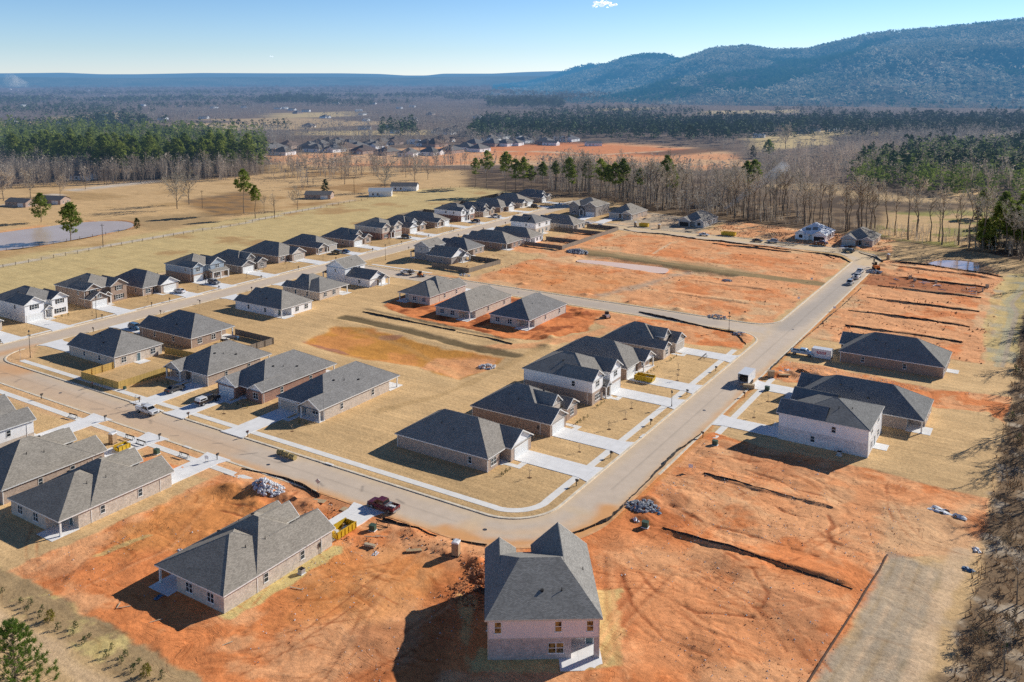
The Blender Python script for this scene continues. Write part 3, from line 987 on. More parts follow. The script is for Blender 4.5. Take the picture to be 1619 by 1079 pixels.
def _ground_mat():
    b = NB('ground')
    at_ = b.n("ShaderNodeAttribute", attribute_name="paint")
    pos = b.pos()
    n_f = b.noise(pos, 1.6, 6, 0.68)
    n_m = b.noise(pos, 0.16, 5, 0.6)
    n_g = b.noise(pos, 7.0, 3, 0.7)
    v = b.mix(1.0, at_.outputs["Color"], b.ramp(n_f, [(0.28, 0.74), (0.5, 1.0), (0.72, 1.20)]), 'MULTIPLY')
    v = b.mix(1.0, v, b.ramp(n_m, [(0.3, 0.88), (0.7, 1.12)]), 'MULTIPLY')
    v = b.mix(1.0, v, b.ramp(n_g, [(0.3, 0.82), (0.7, 1.14)]), 'MULTIPLY')
    # dragged, swirled look of graded clay: noise stretched along a wandering direction
    wv = b.n("ShaderNodeTexNoise", i_Scale=0.045, i_Detail=2.0)
    b.l(pos, wv.inputs["Vector"])
    off = b.n("ShaderNodeVectorMath", operation='MULTIPLY_ADD')
    b.l(wv.outputs["Color"], off.inputs[0])
    off.inputs[1].default_value = (34, 34, 0)
    b.l(pos, off.inputs[2])
    mp = b.n("ShaderNodeMapping")
    b.l(off.outputs[0], mp.inputs[0])
    mp.inputs["Rotation"].default_value = (0, 0, R(28))
    mp.inputs["Scale"].default_value = (0.11, 0.62, 1)
    st = b.noise(mp.outputs[0], 1.0, 7, 0.62)
    stc = b.ramp(st, [(0.30, (0.70, 0.58, 0.50)), (0.44, (1, 1, 1)), (0.60, (1.0, 1.0, 1.0)), (0.78, (1.06, 1.16, 1.26))])
    # thin dark scratches and wheel marks
    mp2 = b.n("ShaderNodeMapping")
    b.l(off.outputs[0], mp2.inputs[0])
    mp2.inputs["Rotation"].default_value = (0, 0, R(-40))
    mp2.inputs["Scale"].default_value = (0.06, 0.8, 1)
    sc = b.math('ABSOLUTE', b.math('SUBTRACT', b.noise(mp2.outputs[0], 1.0, 4, 0.5), 0.5))
    scr = b.ramp(sc, [(0.0, 1.0), (0.012, 0.0)])
    msk = b.ramp(b.noise(pos, 0.09, 3), [(0.50, 0.0), (0.62, 1.0)])
    scm = b.math('MULTIPLY', scr, b.math('MULTIPLY', msk, 0.55))
    v2 = b.mix(1.0, v, stc, 'MULTIPLY')
    v2 = b.mix(scm, v2, (0.30, 0.095, 0.035))
    # clods and pale grit
    vo = b.n("ShaderNodeTexVoronoi", i_Scale=1.1)
    b.l(pos, vo.inputs["Vector"])
    clod = b.ramp(vo.outputs["Distance"], [(0.05, 1.0), (0.11, 0.0)])
    v2 = b.mix(b.math('MULTIPLY', clod, b.math('MULTIPLY', b.ramp(b.noise(pos, 0.13, 3), [(0.56, 0.0), (0.66, 1.0)]), 0.3)), v2, (0.40, 0.17, 0.08))
    # faint mowing and grading lines in the dead turf
    mp3 = b.n("ShaderNodeMapping")
    b.l(pos, mp3.inputs[0])
    mp3.inputs["Rotation"].default_value = (0, 0, R(4))
    mp3.inputs["Scale"].default_value = (0.05, 0.9, 1)
    ts = b.ramp(b.noise(mp3.outputs[0], 1.0, 4, 0.6), [(0.3, 0.86), (0.7, 1.10)])
    v = b.mix(1.0, v, ts, 'MULTIPLY')
    sod = b.n("ShaderNodeTexBrick", i_Scale=1.0, i_Mortar_Size=0.03, i_Brick_Width=9.0, i_Row_Height=1.1, i_Bias=0.0)
    b.l(pos, sod.inputs["Vector"])
    sod.inputs["Color1"].default_value = (1.06, 1.05, 1.02, 1)
    sod.inputs["Color2"].default_value = (0.93, 0.94, 0.93, 1)
    sod.inputs["Mortar"].default_value = (0.84, 0.84, 0.82, 1)
    v = b.mix(0.8, v, b.mix(1.0, v, sod.outputs[0], 'MULTIPLY'))
    v = b.mix(at_.outputs["Alpha"], v, v2)
    b.color(v)
    b.p.inputs["Roughness"].default_value = 0.95
    b.p.inputs["Specular IOR Level"].default_value = 0.1
    hgt = b.math('ADD', b.math('MULTIPLY', n_f, 0.6), b.math('ADD', b.math('SUBTRACT', b.math('MULTIPLY', st, b.math('MULTIPLY', at_.outputs["Alpha"], 0.8)), b.math('MULTIPLY', b.math('MULTIPLY', scm, at_.outputs["Alpha"]), 0.6)), b.math('MULTIPLY', n_g, 0.25)))
    b.bump(hgt, 0.55, 0.22)
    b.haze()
    MATS['ground'] = b.m
    b = NB('asphalt')
    at_ = b.n("ShaderNodeAttribute", attribute_name="paint")
    pos = b.pos()
    v = b.mix(1.0, at_.outputs["Color"], b.ramp(b.noise(pos, 0.5, 6, 0.65), [(0.3, 0.92), (0.7, 1.06)]), 'MULTIPLY')
    v = b.mix(1.0, v, b.ramp(b.noise(pos, 20, 2), [(0.3, 0.9), (0.7, 1.08)]), 'MULTIPLY')
    b.color(v)
    b.p.inputs["Roughness"].default_value = 0.85
    b.bump(b.noise(pos, 30, 2), 0.2, 0.01)
    MATS['asphalt'] = b.m


_ground_mat()


def finish_ground():
    global HGT
    level_pads()
    t = sstep(0.05, 0.62, RSD)
    z = (-0.06 + (HGT + 0.06) * t).astype(np.float32)
    # rise of the earth's curve is ignored; the sheet runs to the horizon
    mask = np.ones((NY - 1, NX - 1), bool)
    g = grid_obj("ground", 'ground', mask, z, COL, DIRT)
    struct(g)
    # asphalt: grey with blown dust, tracked clay at the bends
    asp = np.array((0.72, 0.575, 0.435), np.float32)
    dust = np.array((0.82, 0.60, 0.36), np.float32)
    RCOL[:] = asp * (0.95 + 0.13 * fbm(PX, PY, 10, 4, 111))[..., None]
    edge = sstep(-2.6, -0.2, RSD + 1.2 * (fbm(PX, PY, 4, 3, 121) - 0.5)) * 0.55
    RCOL[:] = RCOL * (1 - edge[..., None]) + dust * edge[..., None]

    def stain(pts, w, c, k, soft=1.2, amp=0.8, seed=7):
        s = window(pts, w + 4)
        d = ldist(pts, PX[s], PY[s]) - w / 2 + amp * (fbm(PX[s], PY[s], 4, 3, seed) - 0.5) * 2
        q = (sstep(soft, -soft, d) * k)[..., None]
        RCOL[s] = RCOL[s] * (1 - q) + np.array(c, np.float32) * q
    cl = (0.84, 0.42, 0.16)
    stain(arc(-81.2, 129.6, 17.6, -100, 12), 3.4, cl, 1.0, 1.5, 1.6)
    stain(arc(-81.2, 129.6, 14.6, -95, -10), 2.4, (0.86, 0.55, 0.29), 0.55, 1.6, 1.6)
    stain([(-62.5, 128), (-62.6, 160), (-62.6, 230)], 1.2, cl, 0.6)
    stain([(-140, 111), (-100, 111), (-82, 111)], 1.8, cl, 0.6)
    stain(arc(-81.2, 129.6, 15.5, -80, 0), 0.8, (0.74, 0.60, 0.44), 0.5)
    stain(arc(-81.2, 129.6, 12.5, -80, 0), 0.7, (0.70, 0.57, 0.43), 0.4)
    stain([(-240, 108), (-236, 114), (-224, 118)], 8.0, cl, 0.75, 3)
    stain([(-244, 104), (-243, 118), (-242, 132)], 4.0, cl, 0.6, 2)
    stain([(-238, 113), (-190, 113.5), (-140, 114)], 6.5, (0.78, 0.50, 0.28), 0.55, 3.0)
    stain([(-240, 396.5), (-190, 399), (-110, 397), (-76, 393), (-67, 384), (-66, 372)], 9.0, (0.84, 0.60, 0.33), 0.85, 2.0)
    stain([(-69, 262), (-66, 300), (-66, 350)], 7.0, (0.44, 0.385, 0.33), 0.6, 2.0)
    stain([(-200, 256), (-140, 256), (-90, 256)], 7.0, (0.50, 0.42, 0.34), 0.5, 2.0)
    stain([(-72, 258), (-66, 250), (-65, 236)], 0.8, (0.70, 0.58, 0.46), 0.5)
    stain([(-74, 256), (-69, 248), (-67.5, 232)], 0.8, (0.70, 0.58, 0.46), 0.5)
    for k in range(16):      # paving seams and patches
        x = -236 + k * 10 + rng.uniform(-2, 2)
        if x < -86:
            stain([(x, 115 + rng.uniform(-3, 3)), (x + rng.uniform(1, 2.5), 115 + rng.uniform(-3, 3))], 0.3, (0.13, 0.11, 0.10), 0.7, 0.25, 0.1)
    stain([(-238, 115.2), (-84, 115.2)], 0.25, (0.2, 0.17, 0.14), 0.35, 0.25, 0.1)
    stain([(-66.9, 140), (-66.9, 372)], 0.25, (0.2, 0.17, 0.14), 0.35, 0.25, 0.1)
    sd4 = np.minimum(np.minimum(RSD[:-1, :-1], RSD[1:, :-1]), np.minimum(RSD[:-1, 1:], RSD[1:, 1:]))
    r = grid_obj("road", 'asphalt', sd4 < 0.12, np.zeros((NY, NX), np.float32), RCOL)
    struct(r)


def ribbon(name, pts, w0, w1, z, mat, zb=-0.1, kind=None):
    """slab that follows a line; w0 and w1 are the offsets to its left"""
    m = MB()
    n = len(pts)
    L, Rr = [], []
    for i in range(n):
        a, b = Vector(pts[max(i - 1, 0)]), Vector(pts[min(i + 1, n - 1)])
        d = (b - a).normalized()
        nn = Vector((-d.y, d.x))
        p = Vector(pts[i])
        L.append(p + nn * w1)
        Rr.append(p + nn * w0)
    for i in range(n - 1):
        a, b, c, d = Rr[i], Rr[i + 1], L[i + 1], L[i]
        m.poly([(*a, z), (*b, z), (*c, z), (*d, z)])
        m.poly([(*a, zb), (*b, zb), (*b, z), (*a, z)])
        m.poly([(*c, zb), (*d, zb), (*d, z), (*c, z)])
    for k, flip in ((0, False), (n - 1, True)):
        a, d = Rr[k], L[k]
        q = [(*a, zb), (*a, z), (*d, z), (*d, zb)]
        m.poly(q if not flip else q[::-1])
    return struct(m.build(name, mat))


def kerb(pts, mat='kerb'):
    ribbon("kerb", pts, 0.0, 0.5, 0.13, mat)


def fil_arc(x, y, sx, sy, r):
    return fillet(x, y, sx, sy, r)[1:]


# kerbs run with the block on their left hand
kerb([(LX1, 132 - 3.2)] + fil_arc(LX1, BY1, 1, 1, 9)[1:-1] + [(LX1 + 9, BY1), (-81.2, BY1)] + IN_ARC[1:-1] + [(RX0, 129.3), (RX0, CY0 - 9)] + fil_arc(RX0, CY0, -1, -1, 9)[1:-1] + [(RX0 - 9, CY0), (LX1 + 8, CY0)] + fil_arc(LX1, CY0, 1, -1, 8)[::-1][1:-1] + [(LX1, CY0 - 8), (LX1, 132)])
kerb([(LX0, 32), (LX0, 478)])
kerb([(LX1, FY0 + 9 - 6), (LX1, CY1 + 8)] + fil_arc(LX1, CY1, 1, 1, 8)[1:-1] + [(LX1 + 8, CY1), (RX0 - 9, CY1)] + fil_arc(RX0, CY1, -1, 1, 9)[::-1][1:-1] + [(RX0, CY1 + 9), (RX0, 373)])
kerb([(RX1, 374), (RX1, 150)])
kerb([(RX1, 149.9), (RX1, 131)] + OUT_ARC[::-1][1:] + [(-81.4, BY0), (-112, BY0)], 'kerb_clay')
kerb([(-112.1, BY0), (LX1 + 9, BY0)])
kerb([(-75.4, 383.4), (-80.4, 388.8), (-130, 389.8), (-180, 390.8), (-190, 392.8), (-216, 398.8), (LX1 + 6, FY0 + 9)])
kerb([(LX1 + 6, FY1 + 10), (-214, FY1 + 9), (-190, FY1 + 3), (-178, FY1 + 1), (-90, 400.6), (-75, 398), (-67, 393), (-62.8, 384)])
# pavements
ribbon("pavement", [(-232, 122.0), (-81.2, 122.0)] + arc(-81.2, 129.3, 7.4, -86, -4, 10) + [(-73.9, 129.6), (-73.9, 233)], 0.0, 1.5, 0.115, 'concrete_walk')
ribbon("pavement", [(-118, 107.9), (-232, 107.9)], 0.0, 1.5, 0.115, 'concrete_walk')
ribbon("pavement", [(-59.8, 217), (-59.8, 172)], 0.0, 1.4, 0.115, 'concrete_walk')
ribbon("pavement", [(-234, 264.0), (-204, 264.0)], 0.0, 1.3, 0.115, 'concrete_walk')
ribbon("pavement", [(-253.2, 470), (-253.2, 60)], 0.0, 1.2, 0.115, 'concrete_walk')
# ---------------------------------------------------------------- roofs: exact union of hip and gable prisms
def _clip(poly, a, b, c, keep=True):
    """keep the part of a 2-D convex polygon where a*x+b*y+c >= 0 (or <= 0)"""
    s = 1.0 if keep else -1.0
    out = []
    n = len(poly)
    for i in range(n):
        p, q = poly[i], poly[(i + 1) % n]
        dp, dq = s * (a * p[0] + b * p[1] + c), s * (a * q[0] + b * q[1] + c)
        if dp >= 0:
            out.append(p)
        if (dp > 0 and dq < 0) or (dp < 0 and dq > 0):
            t = dp / (dp - dq)
            out.append((p[0] + (q[0] - p[0]) * t, p[1] + (q[1] - p[1]) * t))
    return out


def _area(p):
    return 0.5 * sum(p[i][0] * p[(i + 1) % len(p)][1] - p[(i + 1) % len(p)][0] * p[i][1] for i in range(len(p)))


class Prim:
    """roof prism over a rectangle: pitch on the sides l, r, f, b; None leaves a gable (or open) side"""
    def __init__(self, x0, x1, y0, y1, e, l=None, r=None, f=None, b=None, gable=None, gmat=None, board=True):
        self.x0, self.x1, self.y0, self.y1, self.e = x0, x1, y0, y1, e
        self.sides = dict(l=l, r=r, f=f, b=b)
        self.pl = []
        if l: self.pl.append((l, 0, e - l * x0))
        if r: self.pl.append((-r, 0, e + r * x1))
        if f: self.pl.append((0, f, e - f * y0))
        if b: self.pl.append((0, -b, e + b * y1))
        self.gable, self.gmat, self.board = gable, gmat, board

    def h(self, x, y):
        return min(a * x + b * y + c for a, b, c in self.pl)

    def rect_hp(self):
        return [(1, 0, -self.x0), (-1, 0, self.x1), (0, 1, -self.y0), (0, -1, self.y1)]


def roof_faces(prims):
    out = []
    for i, P in enumerate(prims):
        for k, (a, b, c) in enumerate(P.pl):
            poly = [(P.x0, P.y0), (P.x1, P.y0), (P.x1, P.y1), (P.x0, P.y1)]
            for m, (a2, b2, c2) in enumerate(P.pl):
                if m != k:
                    poly = _clip(poly, a2 - a, b2 - b, c2 - c)
                    if len(poly) < 3:
                        break
            pieces = [poly] if len(poly) >= 3 else []
            for j, Q in enumerate(prims):
                if j == i:
                    continue
                hps = list(Q.rect_hp())
                dead = False
                for (a2, b2, c2) in Q.pl:
                    d = (a2 - a, b2 - b, c2 - c)
                    if abs(d[0]) < 1e-6 and abs(d[1]) < 1e-6:
                        if d[2] > 1e-6 or (abs(d[2]) <= 1e-6 and j < i):
                            continue
                        dead = True
                        break
                    hps.append(d)
                if dead:
                    continue
                new = []
                for pc in pieces:
                    rest = pc
                    for hp in hps:
                        outp = _clip(rest, *hp, keep=False)
                        if len(outp) >= 3 and abs(_area(outp)) > 1e-4:
                            new.append(outp)
                        rest = _clip(rest, *hp, keep=True)
                        if len(rest) < 3 or abs(_area(rest)) < 1e-4:
                            break
                pieces = new
            for pc in pieces:
                if abs(_area(pc)) > 2e-3:
                    if _area(pc) < 0:
                        pc = pc[::-1]
                    out.append([(x, y, a * x + b * y + c) for x, y in pc])
    return out


def roof_h(prims, x, y):
    return max([P.h(x, y) for P in prims if P.x0 - 1e-6 <= x <= P.x1 + 1e-6 and P.y0 - 1e-6 <= y <= P.y1 + 1e-6] or [0])


# ---------------------------------------------------------------- walls over unions of rectangles
def wall_quads(m, rects, cuts, z0, z1):
    xs = sorted({v for r in rects + cuts for v in r[:2]})
    ys = sorted({v for r in rects + cuts for v in r[2:]})

    def full(i, j):
        if not (0 <= i < len(xs) - 1 and 0 <= j < len(ys) - 1):
            return False
        x, y = (xs[i] + xs[i + 1]) / 2, (ys[j] + ys[j + 1]) / 2
        ins = lambda r: r[0] < x < r[1] and r[2] < y < r[3]
        return any(map(ins, rects)) and not any(map(ins, cuts))
    for i in range(-1, len(xs)):
        for j in range(-1, len(ys)):
            if not full(i, j):
                continue
            xa, xb, ya, yb = xs[i], xs[i + 1], ys[j], ys[j + 1]
            if not full(i, j - 1): m.poly([(xa, ya, z0), (xb, ya, z0), (xb, ya, z1), (xa, ya, z1)])
            if not full(i, j + 1): m.poly([(xb, yb, z0), (xa, yb, z0), (xa, yb, z1), (xb, yb, z1)])
            if not full(i - 1, j): m.poly([(xa, yb, z0), (xa, ya, z0), (xa, ya, z1), (xa, yb, z1)])
            if not full(i + 1, j): m.poly([(xb, ya, z0), (xb, yb, z0), (xb, yb, z1), (xb, ya, z1)])


CACHE = {}
DIRROT = dict(f=0.0, r=math.pi / 2, b=math.pi, l=-math.pi / 2)     # outward side of a wall -> rotation of a piece built facing -y


def cached(key, fn):
    if key not in CACHE:
        CACHE[key] = fn()
    return CACHE[key]


def window_meshes(w, h, n, frame, pane='glass'):
    def make():
        m = MB()
        t = 0.07
        m.box(-w / 2, -w / 2 + t, -0.06, 0.02, 0, h)
        m.box(w / 2 - t, w / 2, -0.06, 0.02, 0, h)
        m.box(-w / 2 + t, w / 2 - t, -0.06, 0.02, 0, t)
        m.box(-w / 2 + t, w / 2 - t, -0.06, 0.02, h - t, h)
        m.box(-w / 2 - 0.06, w / 2 + 0.06, -0.10, 0.02, -0.07, -0.003)
        for k in range(1, n):
            x = -w / 2 + w * k / n
            m.box(x - 0.05, x + 0.05, -0.055, 0.02, t, h - t)
        zz = h * 0.5
        for k in range(n):
            xa = -w / 2 + w * k / n + (t if k == 0 else 0.05)
            xb = -w / 2 + w * (k + 1) / n - (t if k == n - 1 else 0.05)
            m.box(xa, xb, -0.05, 0.02, zz - 0.035, zz + 0.035)
        g = MB()
        g.poly([(-w / 2 + t, -0.022, t), (w / 2 - t, -0.022, t), (w / 2 - t, -0.022, h - t), (-w / 2 + t, -0.022, h - t)])
        return mesh_of("window", m.v, m.f, frame), mesh_of("pane", g.v, g.f, pane)
    return cached(('win', w, h, n, frame, pane), make)


def add_window(parent, x, y, d, w=0.95, h=1.5, z=0.75, n=1, frame='trim_white', pane='glass'):
    a, g = window_meshes(w, h, n, frame, pane)
    o = link("window", a, parent, (x, y, z), DIRROT[d])
    link("pane", g, o)
    return o


def add_shutters(parent, x, y, d, w, h, z, mat='black'):
    def make():
        m = MB()
        m.box(-0.2, 0.2, -0.05, 0.02, 0, h)
        return mesh_of("shutter", m.v, m.f, mat)
    me = cached(('shut', h, mat), make)
    c, s = math.cos(DIRROT[d]), math.sin(DIRROT[d])
    for k in (-1, 1):
        ox = k * (w / 2 + 0.28)
        link("shutter", me, parent, (x + ox * c, y + ox * s, z), DIRROT[d])


def add_garage(parent, x, y, d, w=4.88, h=2.13, mat='garage_white', trim='trim_white'):
    def make():
        m = MB()
        for k in range(4):
            z0, z1 = h * k / 4 + 0.012, h * (k + 1) / 4 - 0.012
            m.box(-w / 2, w / 2, -0.03, 0.02, z0, z1)
            for q in range(8):
                xa = -w / 2 + w * (q + 0.14) / 8
                m.box(xa, xa + w * 0.72 / 8, -0.045, -0.03, z0 + 0.09, z1 - 0.09)
        f = MB()
        f.box(-w / 2 - 0.14, -w / 2 - 0.004, -0.06, 0.02, 0, h + 0.14)
        f.box(w / 2 + 0.004, w / 2 + 0.14, -0.06, 0.02, 0, h + 0.14)
        f.box(-w / 2 - 0.004, w / 2 + 0.004, -0.06, 0.02, h + 0.004, h + 0.14)
        return mesh_of("garage_door", m.v, m.f, mat), mesh_of("door_frame", f.v, f.f, trim)
    a, b = cached(('gar', w, h, mat, trim), make)
    o = link("garage_door", a, parent, (x, y, 0.04), DIRROT[d])
    link("door_frame", b, o)


def add_door(parent, x, y, d, mat='door_dark'):
    def make():
        m = MB()
        m.box(-0.46, 0.46, -0.03, 0.02, 0.02, 2.05)
        for zz in (0.2, 1.15):
            for xx in (-0.34, 0.06):
                m.box(xx, xx + 0.28, -0.045, -0.03, zz, zz + 0.75)
        f = MB()
        f.box(-0.58, -0.465, -0.06, 0.02, 0, 2.2)
        f.box(0.465, 0.58, -0.06, 0.02, 0, 2.2)
        f.box(-0.465, 0.465, -0.06, 0.02, 2.06, 2.2)
        k = MB()
        k.tube((0.37, -0.03, 1.0), (0.37, -0.09, 1.0), 0.035, n=6)
        return mesh_of("door", m.v, m.f, mat), mesh_of("door_frame", f.v, f.f, 'trim_white'), mesh_of("handle", k.v, k.f, 'metal')
    a, b, c = cached(('door', mat), make)
    o = link("door", a, parent, (x, y, 0.05), DIRROT[d])
    link("door_frame", b, o)
    link("handle", c, o)


def post_mesh(h, mat, s):
    def make():
        m = MB()
        m.box(-s, s, -s, s, 0, h)
        m.box(-s - 0.05, s + 0.05, -s - 0.05, s + 0.05, 0, 0.15)
        m.box(-s - 0.05, s + 0.05, -s - 0.05, s + 0.05, h - 0.15, h - 0.002)
        return mesh_of("porch_post", m.v, m.f, mat)
    return cached(('post', round(h, 3), mat, s), make)


def vent_mesh(kind):
    def make():
        m = MB()
        if kind == 0:
            m.tube((0, 0, -0.15), (0, 0, 0.4), 0.06, n=7)
            m.tube((0, 0, -0.1), (0, 0, 0.06), 0.14, 0.08, n=7)
        else:
            m.box(-0.17, 0.17, -0.17, 0.17, -0.15, 0.14)
            m.box(-0.21, 0.21, -0.21, 0.21, 0.14, 0.19)
        return mesh_of("roof_vent", m.v, m.f, 'black')
    return cached(('vent', kind), make)


INS = 0.42      # eaves overhang


def build_house(label, facing, X0, X1, Y0, Y1, spec, name="house", rot=None, origin=None, group=None, z=0.08, cat="house"):
    """spec is made in local coordinates: front eave at y = 0, x to the right for someone who faces the front"""
    if origin is None:
        origin, rz = {'-Y': ((X0, Y0), 0.0), '+X': ((X1, Y0), math.pi / 2), '+Y': ((X1, Y1), math.pi), '-X': ((X0, Y1), -math.pi / 2)}[facing]
        PADS.append((X0 - 0.5, X1 + 0.5, Y0 - 0.5, Y1 + 0.5))
    else:
        rz = rot
    h = thing(name, label, cat, (origin[0], origin[1], z), rz, group)
    prims = spec['prims']
    rm = spec.get('roof', 'shingle_grey')
    trim = spec.get('trim', 'trim_white')
    m = MB()
    for pc in roof_faces(prims):
        m.poly([(x, y, zz) for x, y, zz in pc])
    m.build("roof", rm, h)
    rc = MB()         # ridge and hip caps
    for P in prims:
        s = P.sides
        if s['l'] and s['r']:
            xm = (P.x0 * s['l'] + P.x1 * s['r'] + 0.0) / (s['l'] + s['r'])
            zr = P.e + s['l'] * (xm - P.x0)
            ya = P.y0 + ((zr - P.e) / s['f'] if s['f'] else 0.0)
            yb = P.y1 - ((zr - P.e) / s['b'] if s['b'] else 0.0)
            if yb - ya > 0.3:
                rc.tube((xm, ya, zr - 0.045), (xm, yb, zr - 0.045), 0.10, n=6)
                for side, yc, yr in (('f', P.y0, ya), ('b', P.y1, yb)):
                    if s[side]:
                        for xc in (P.x0, P.x1):
                            rc.tube((xc, yc, P.e - 0.055), (xm, yr, zr - 0.055), 0.09, n=6)
    if rc.v:
        rc.build("ridge_cap", rm, h)
    fb, sf = MB(), MB()
    for i, P in enumerate(prims):
        if not P.board:
            continue
        e, t, d = P.e, 0.05, 0.003 * (i + 1)
        x0, x1, y0, y1 = P.x0, P.x1, P.y0, P.y1
        zt, zb = e - 0.004 - d * 0.2, e - 0.2 - d * 0.3
        s = P.sides
        if s['f']: fb.box(x0 + d, x1 - d, y0 + d - 0.02, y0 + t + d, zb, zt)
        if s['b']: fb.box(x0 + d, x1 - d, y1 - t - d, y1 - d + 0.02, zb, zt)
        if s['l']: fb.box(x0 + d - 0.02, x0 + t + d, y0 + 2 * d, y1 - 2 * d, zb + 0.001, zt - 0.001)
        if s['r']: fb.box(x1 - t - d, x1 - d + 0.02, y0 + 2 * d, y1 - 2 * d, zb + 0.001, zt - 0.001)
        sf.poly([(x0 + 0.06, y1 - 0.06, e - 0.15 - d), (x1 - 0.06, y1 - 0.06, e - 0.15 - d), (x1 - 0.06, y0 + 0.06, e - 0.15 - d), (x0 + 0.06, y0 + 0.06, e - 0.15 - d)])
        for end in P.gable or ():     # rake boards and gable wall on an open end (f, b, l or r)
            if end in 'fb':
                u0, u1, pa, pb, vv = x0, x1, s['l'], s['r'], (y0 if end == 'f' else y1)
                T = lambda u, v, w: (u, v, w)
                hh = lambda u: P.h(u, (y0 + y1) / 2)
                sg = 1 if end == 'f' else -1
                flip = sg < 0
            else:
                u0, u1, pa, pb, vv = y0, y1, s['f'], s['b'], (x0 if end == 'l' else x1)
                T = lambda u, v, w: (v, u, w)
                hh = lambda u: P.h((x0 + x1) / 2, u)
                sg = 1 if end == 'l' else -1
                flip = sg > 0
            um = (pa * u0 + pb * u1) / (pa + pb)
            zm = e + pa * (um - u0)
            for (ua, za, ub, zb2) in ((u0, e, um, zm), (um, zm, u1, e)):
                q = [(ua, za + 0.02), (ub, zb2 + 0.02), (ub, zb2 - 0.24), (ua, za - 0.24)]
                n0 = len(fb.v)
                fb.v += [T(u, vv - sg * 0.03, w) for u, w in q] + [T(u, vv + sg * 0.06, w) for u, w in q]
                fs = [(n0 + 3, n0 + 2, n0 + 1, n0), (n0 + 4, n0 + 5, n0 + 6, n0 + 7), (n0 + 1, n0 + 5, n0 + 4, n0), (n0 + 7, n0 + 6, n0 + 2, n0 + 3), (n0, n0 + 4, n0 + 7, n0 + 3), (n0 + 2, n0 + 6, n0 + 5, n0 + 1)]
                fb.f += [f[::-1] for f in fs] if flip else fs
            vw = vv + sg * (INS + 0.004)
            g = MB()
            ua, ub = u0 + INS, u1 - INS
            pts = [T(ua, vw, e - 0.2), T(ub, vw, e - 0.2), T(ub, vw, hh(ub) - 0.1), T(um, vw, zm - 0.1), T(ua, vw, hh(ua) - 0.1)]
            g.poly(pts[::-1] if flip else pts)
            g.build("gable_wall", P.gmat or spec.get('gable_mat', 'siding_beige'), h)
    fb.build("fascia", trim, h)
    sf.build("soffit", 'soffit', h)
    for b in spec['walls']:
        m = MB()
        wall_quads(m, b['rects'], b.get('cuts', []), b['z0'], b['z1'])
        m.build(b.get('name', 'wall'), b['mat'], h)
    for w in spec.get('windows', []):
        add_window(h, *w[:3], **(w[3] if len(w) > 3 else {}))
    for w in spec.get('shutters', []):
        add_shutters(h, *w)
    for g in spec.get('garages', []):
        add_garage(h, *g[:3], **(g[3] if len(g) > 3 else {}))
    for d in spec.get('doors', []):
        add_door(h, *d)
    for p in spec.get('posts', []):
        x, y, hh = p[:3]
        link("porch_post", post_mesh(hh, p[3] if len(p) > 3 else trim, p[4] if len(p) > 4 else 0.14), h, (x, y, 0.04))
    for s in spec.get('slabs', []):
        MB().box(*s, -0.12, 0.05).build("porch_slab", 'concrete', h)
    for k, (x, y) in enumerate(spec.get('vents', [])):
        link("roof_vent", vent_mesh(k % 2), h, (x, y, roof_h(prims, x, y)))
    P0 = prims[0]
    for (dx, dy) in ((P0.x0 + INS, P0.y0 + INS), (P0.x1 - INS, P0.y0 + INS), (P0.x0 + INS, P0.y1 - INS), (P0.x1 - INS, P0.y1 - INS)):
        if all(math.hypot(dx - p[0], dy - p[1]) > 0.5 for p in spec.get('posts', [])):
            hh = P0.e - 0.18
            dm = cached(('spout', round(hh, 2), trim), lambda: (lambda m_: mesh_of("downspout", m_.v, m_.f, trim))(MB().box(-0.06, 0.06, -0.06, 0.06, 0.02, hh)))
            link("downspout", dm, h, (dx, dy, 0))
    for fn in spec.get('extra', []):
        fn(h)
    return h, origin, rz


def driveway(origin, rz, xc, w, length, y_start=0.0, z=0.155, flare=0.8):
    """concrete slab from the garage to the street, with a flared apron"""
    c, s = math.cos(rz), math.sin(rz)
    T = lambda x, y: (origin[0] + x * c - y * s, origin[1] + x * s + y * c)
    m = MB()
    ya, yb, yc = y_start, -length + 2.4, -length
    outline = [(xc - w / 2, ya), (xc - w / 2, yb), (xc - w / 2 - flare, yc), (xc + w / 2 + flare, yc), (xc + w / 2, yb), (xc + w / 2, ya)]
    P = [T(*p) for p in outline]
    n = len(P)
    m.poly([(*p, z) for p in P])
    for i in range(n):
        a, b = P[i], P[(i + 1) % n]
        m.poly([(*b, z), (*a, z), (*a, -0.1), (*b, -0.1)][::-1])
    return struct(m.build("driveway", 'concrete'))


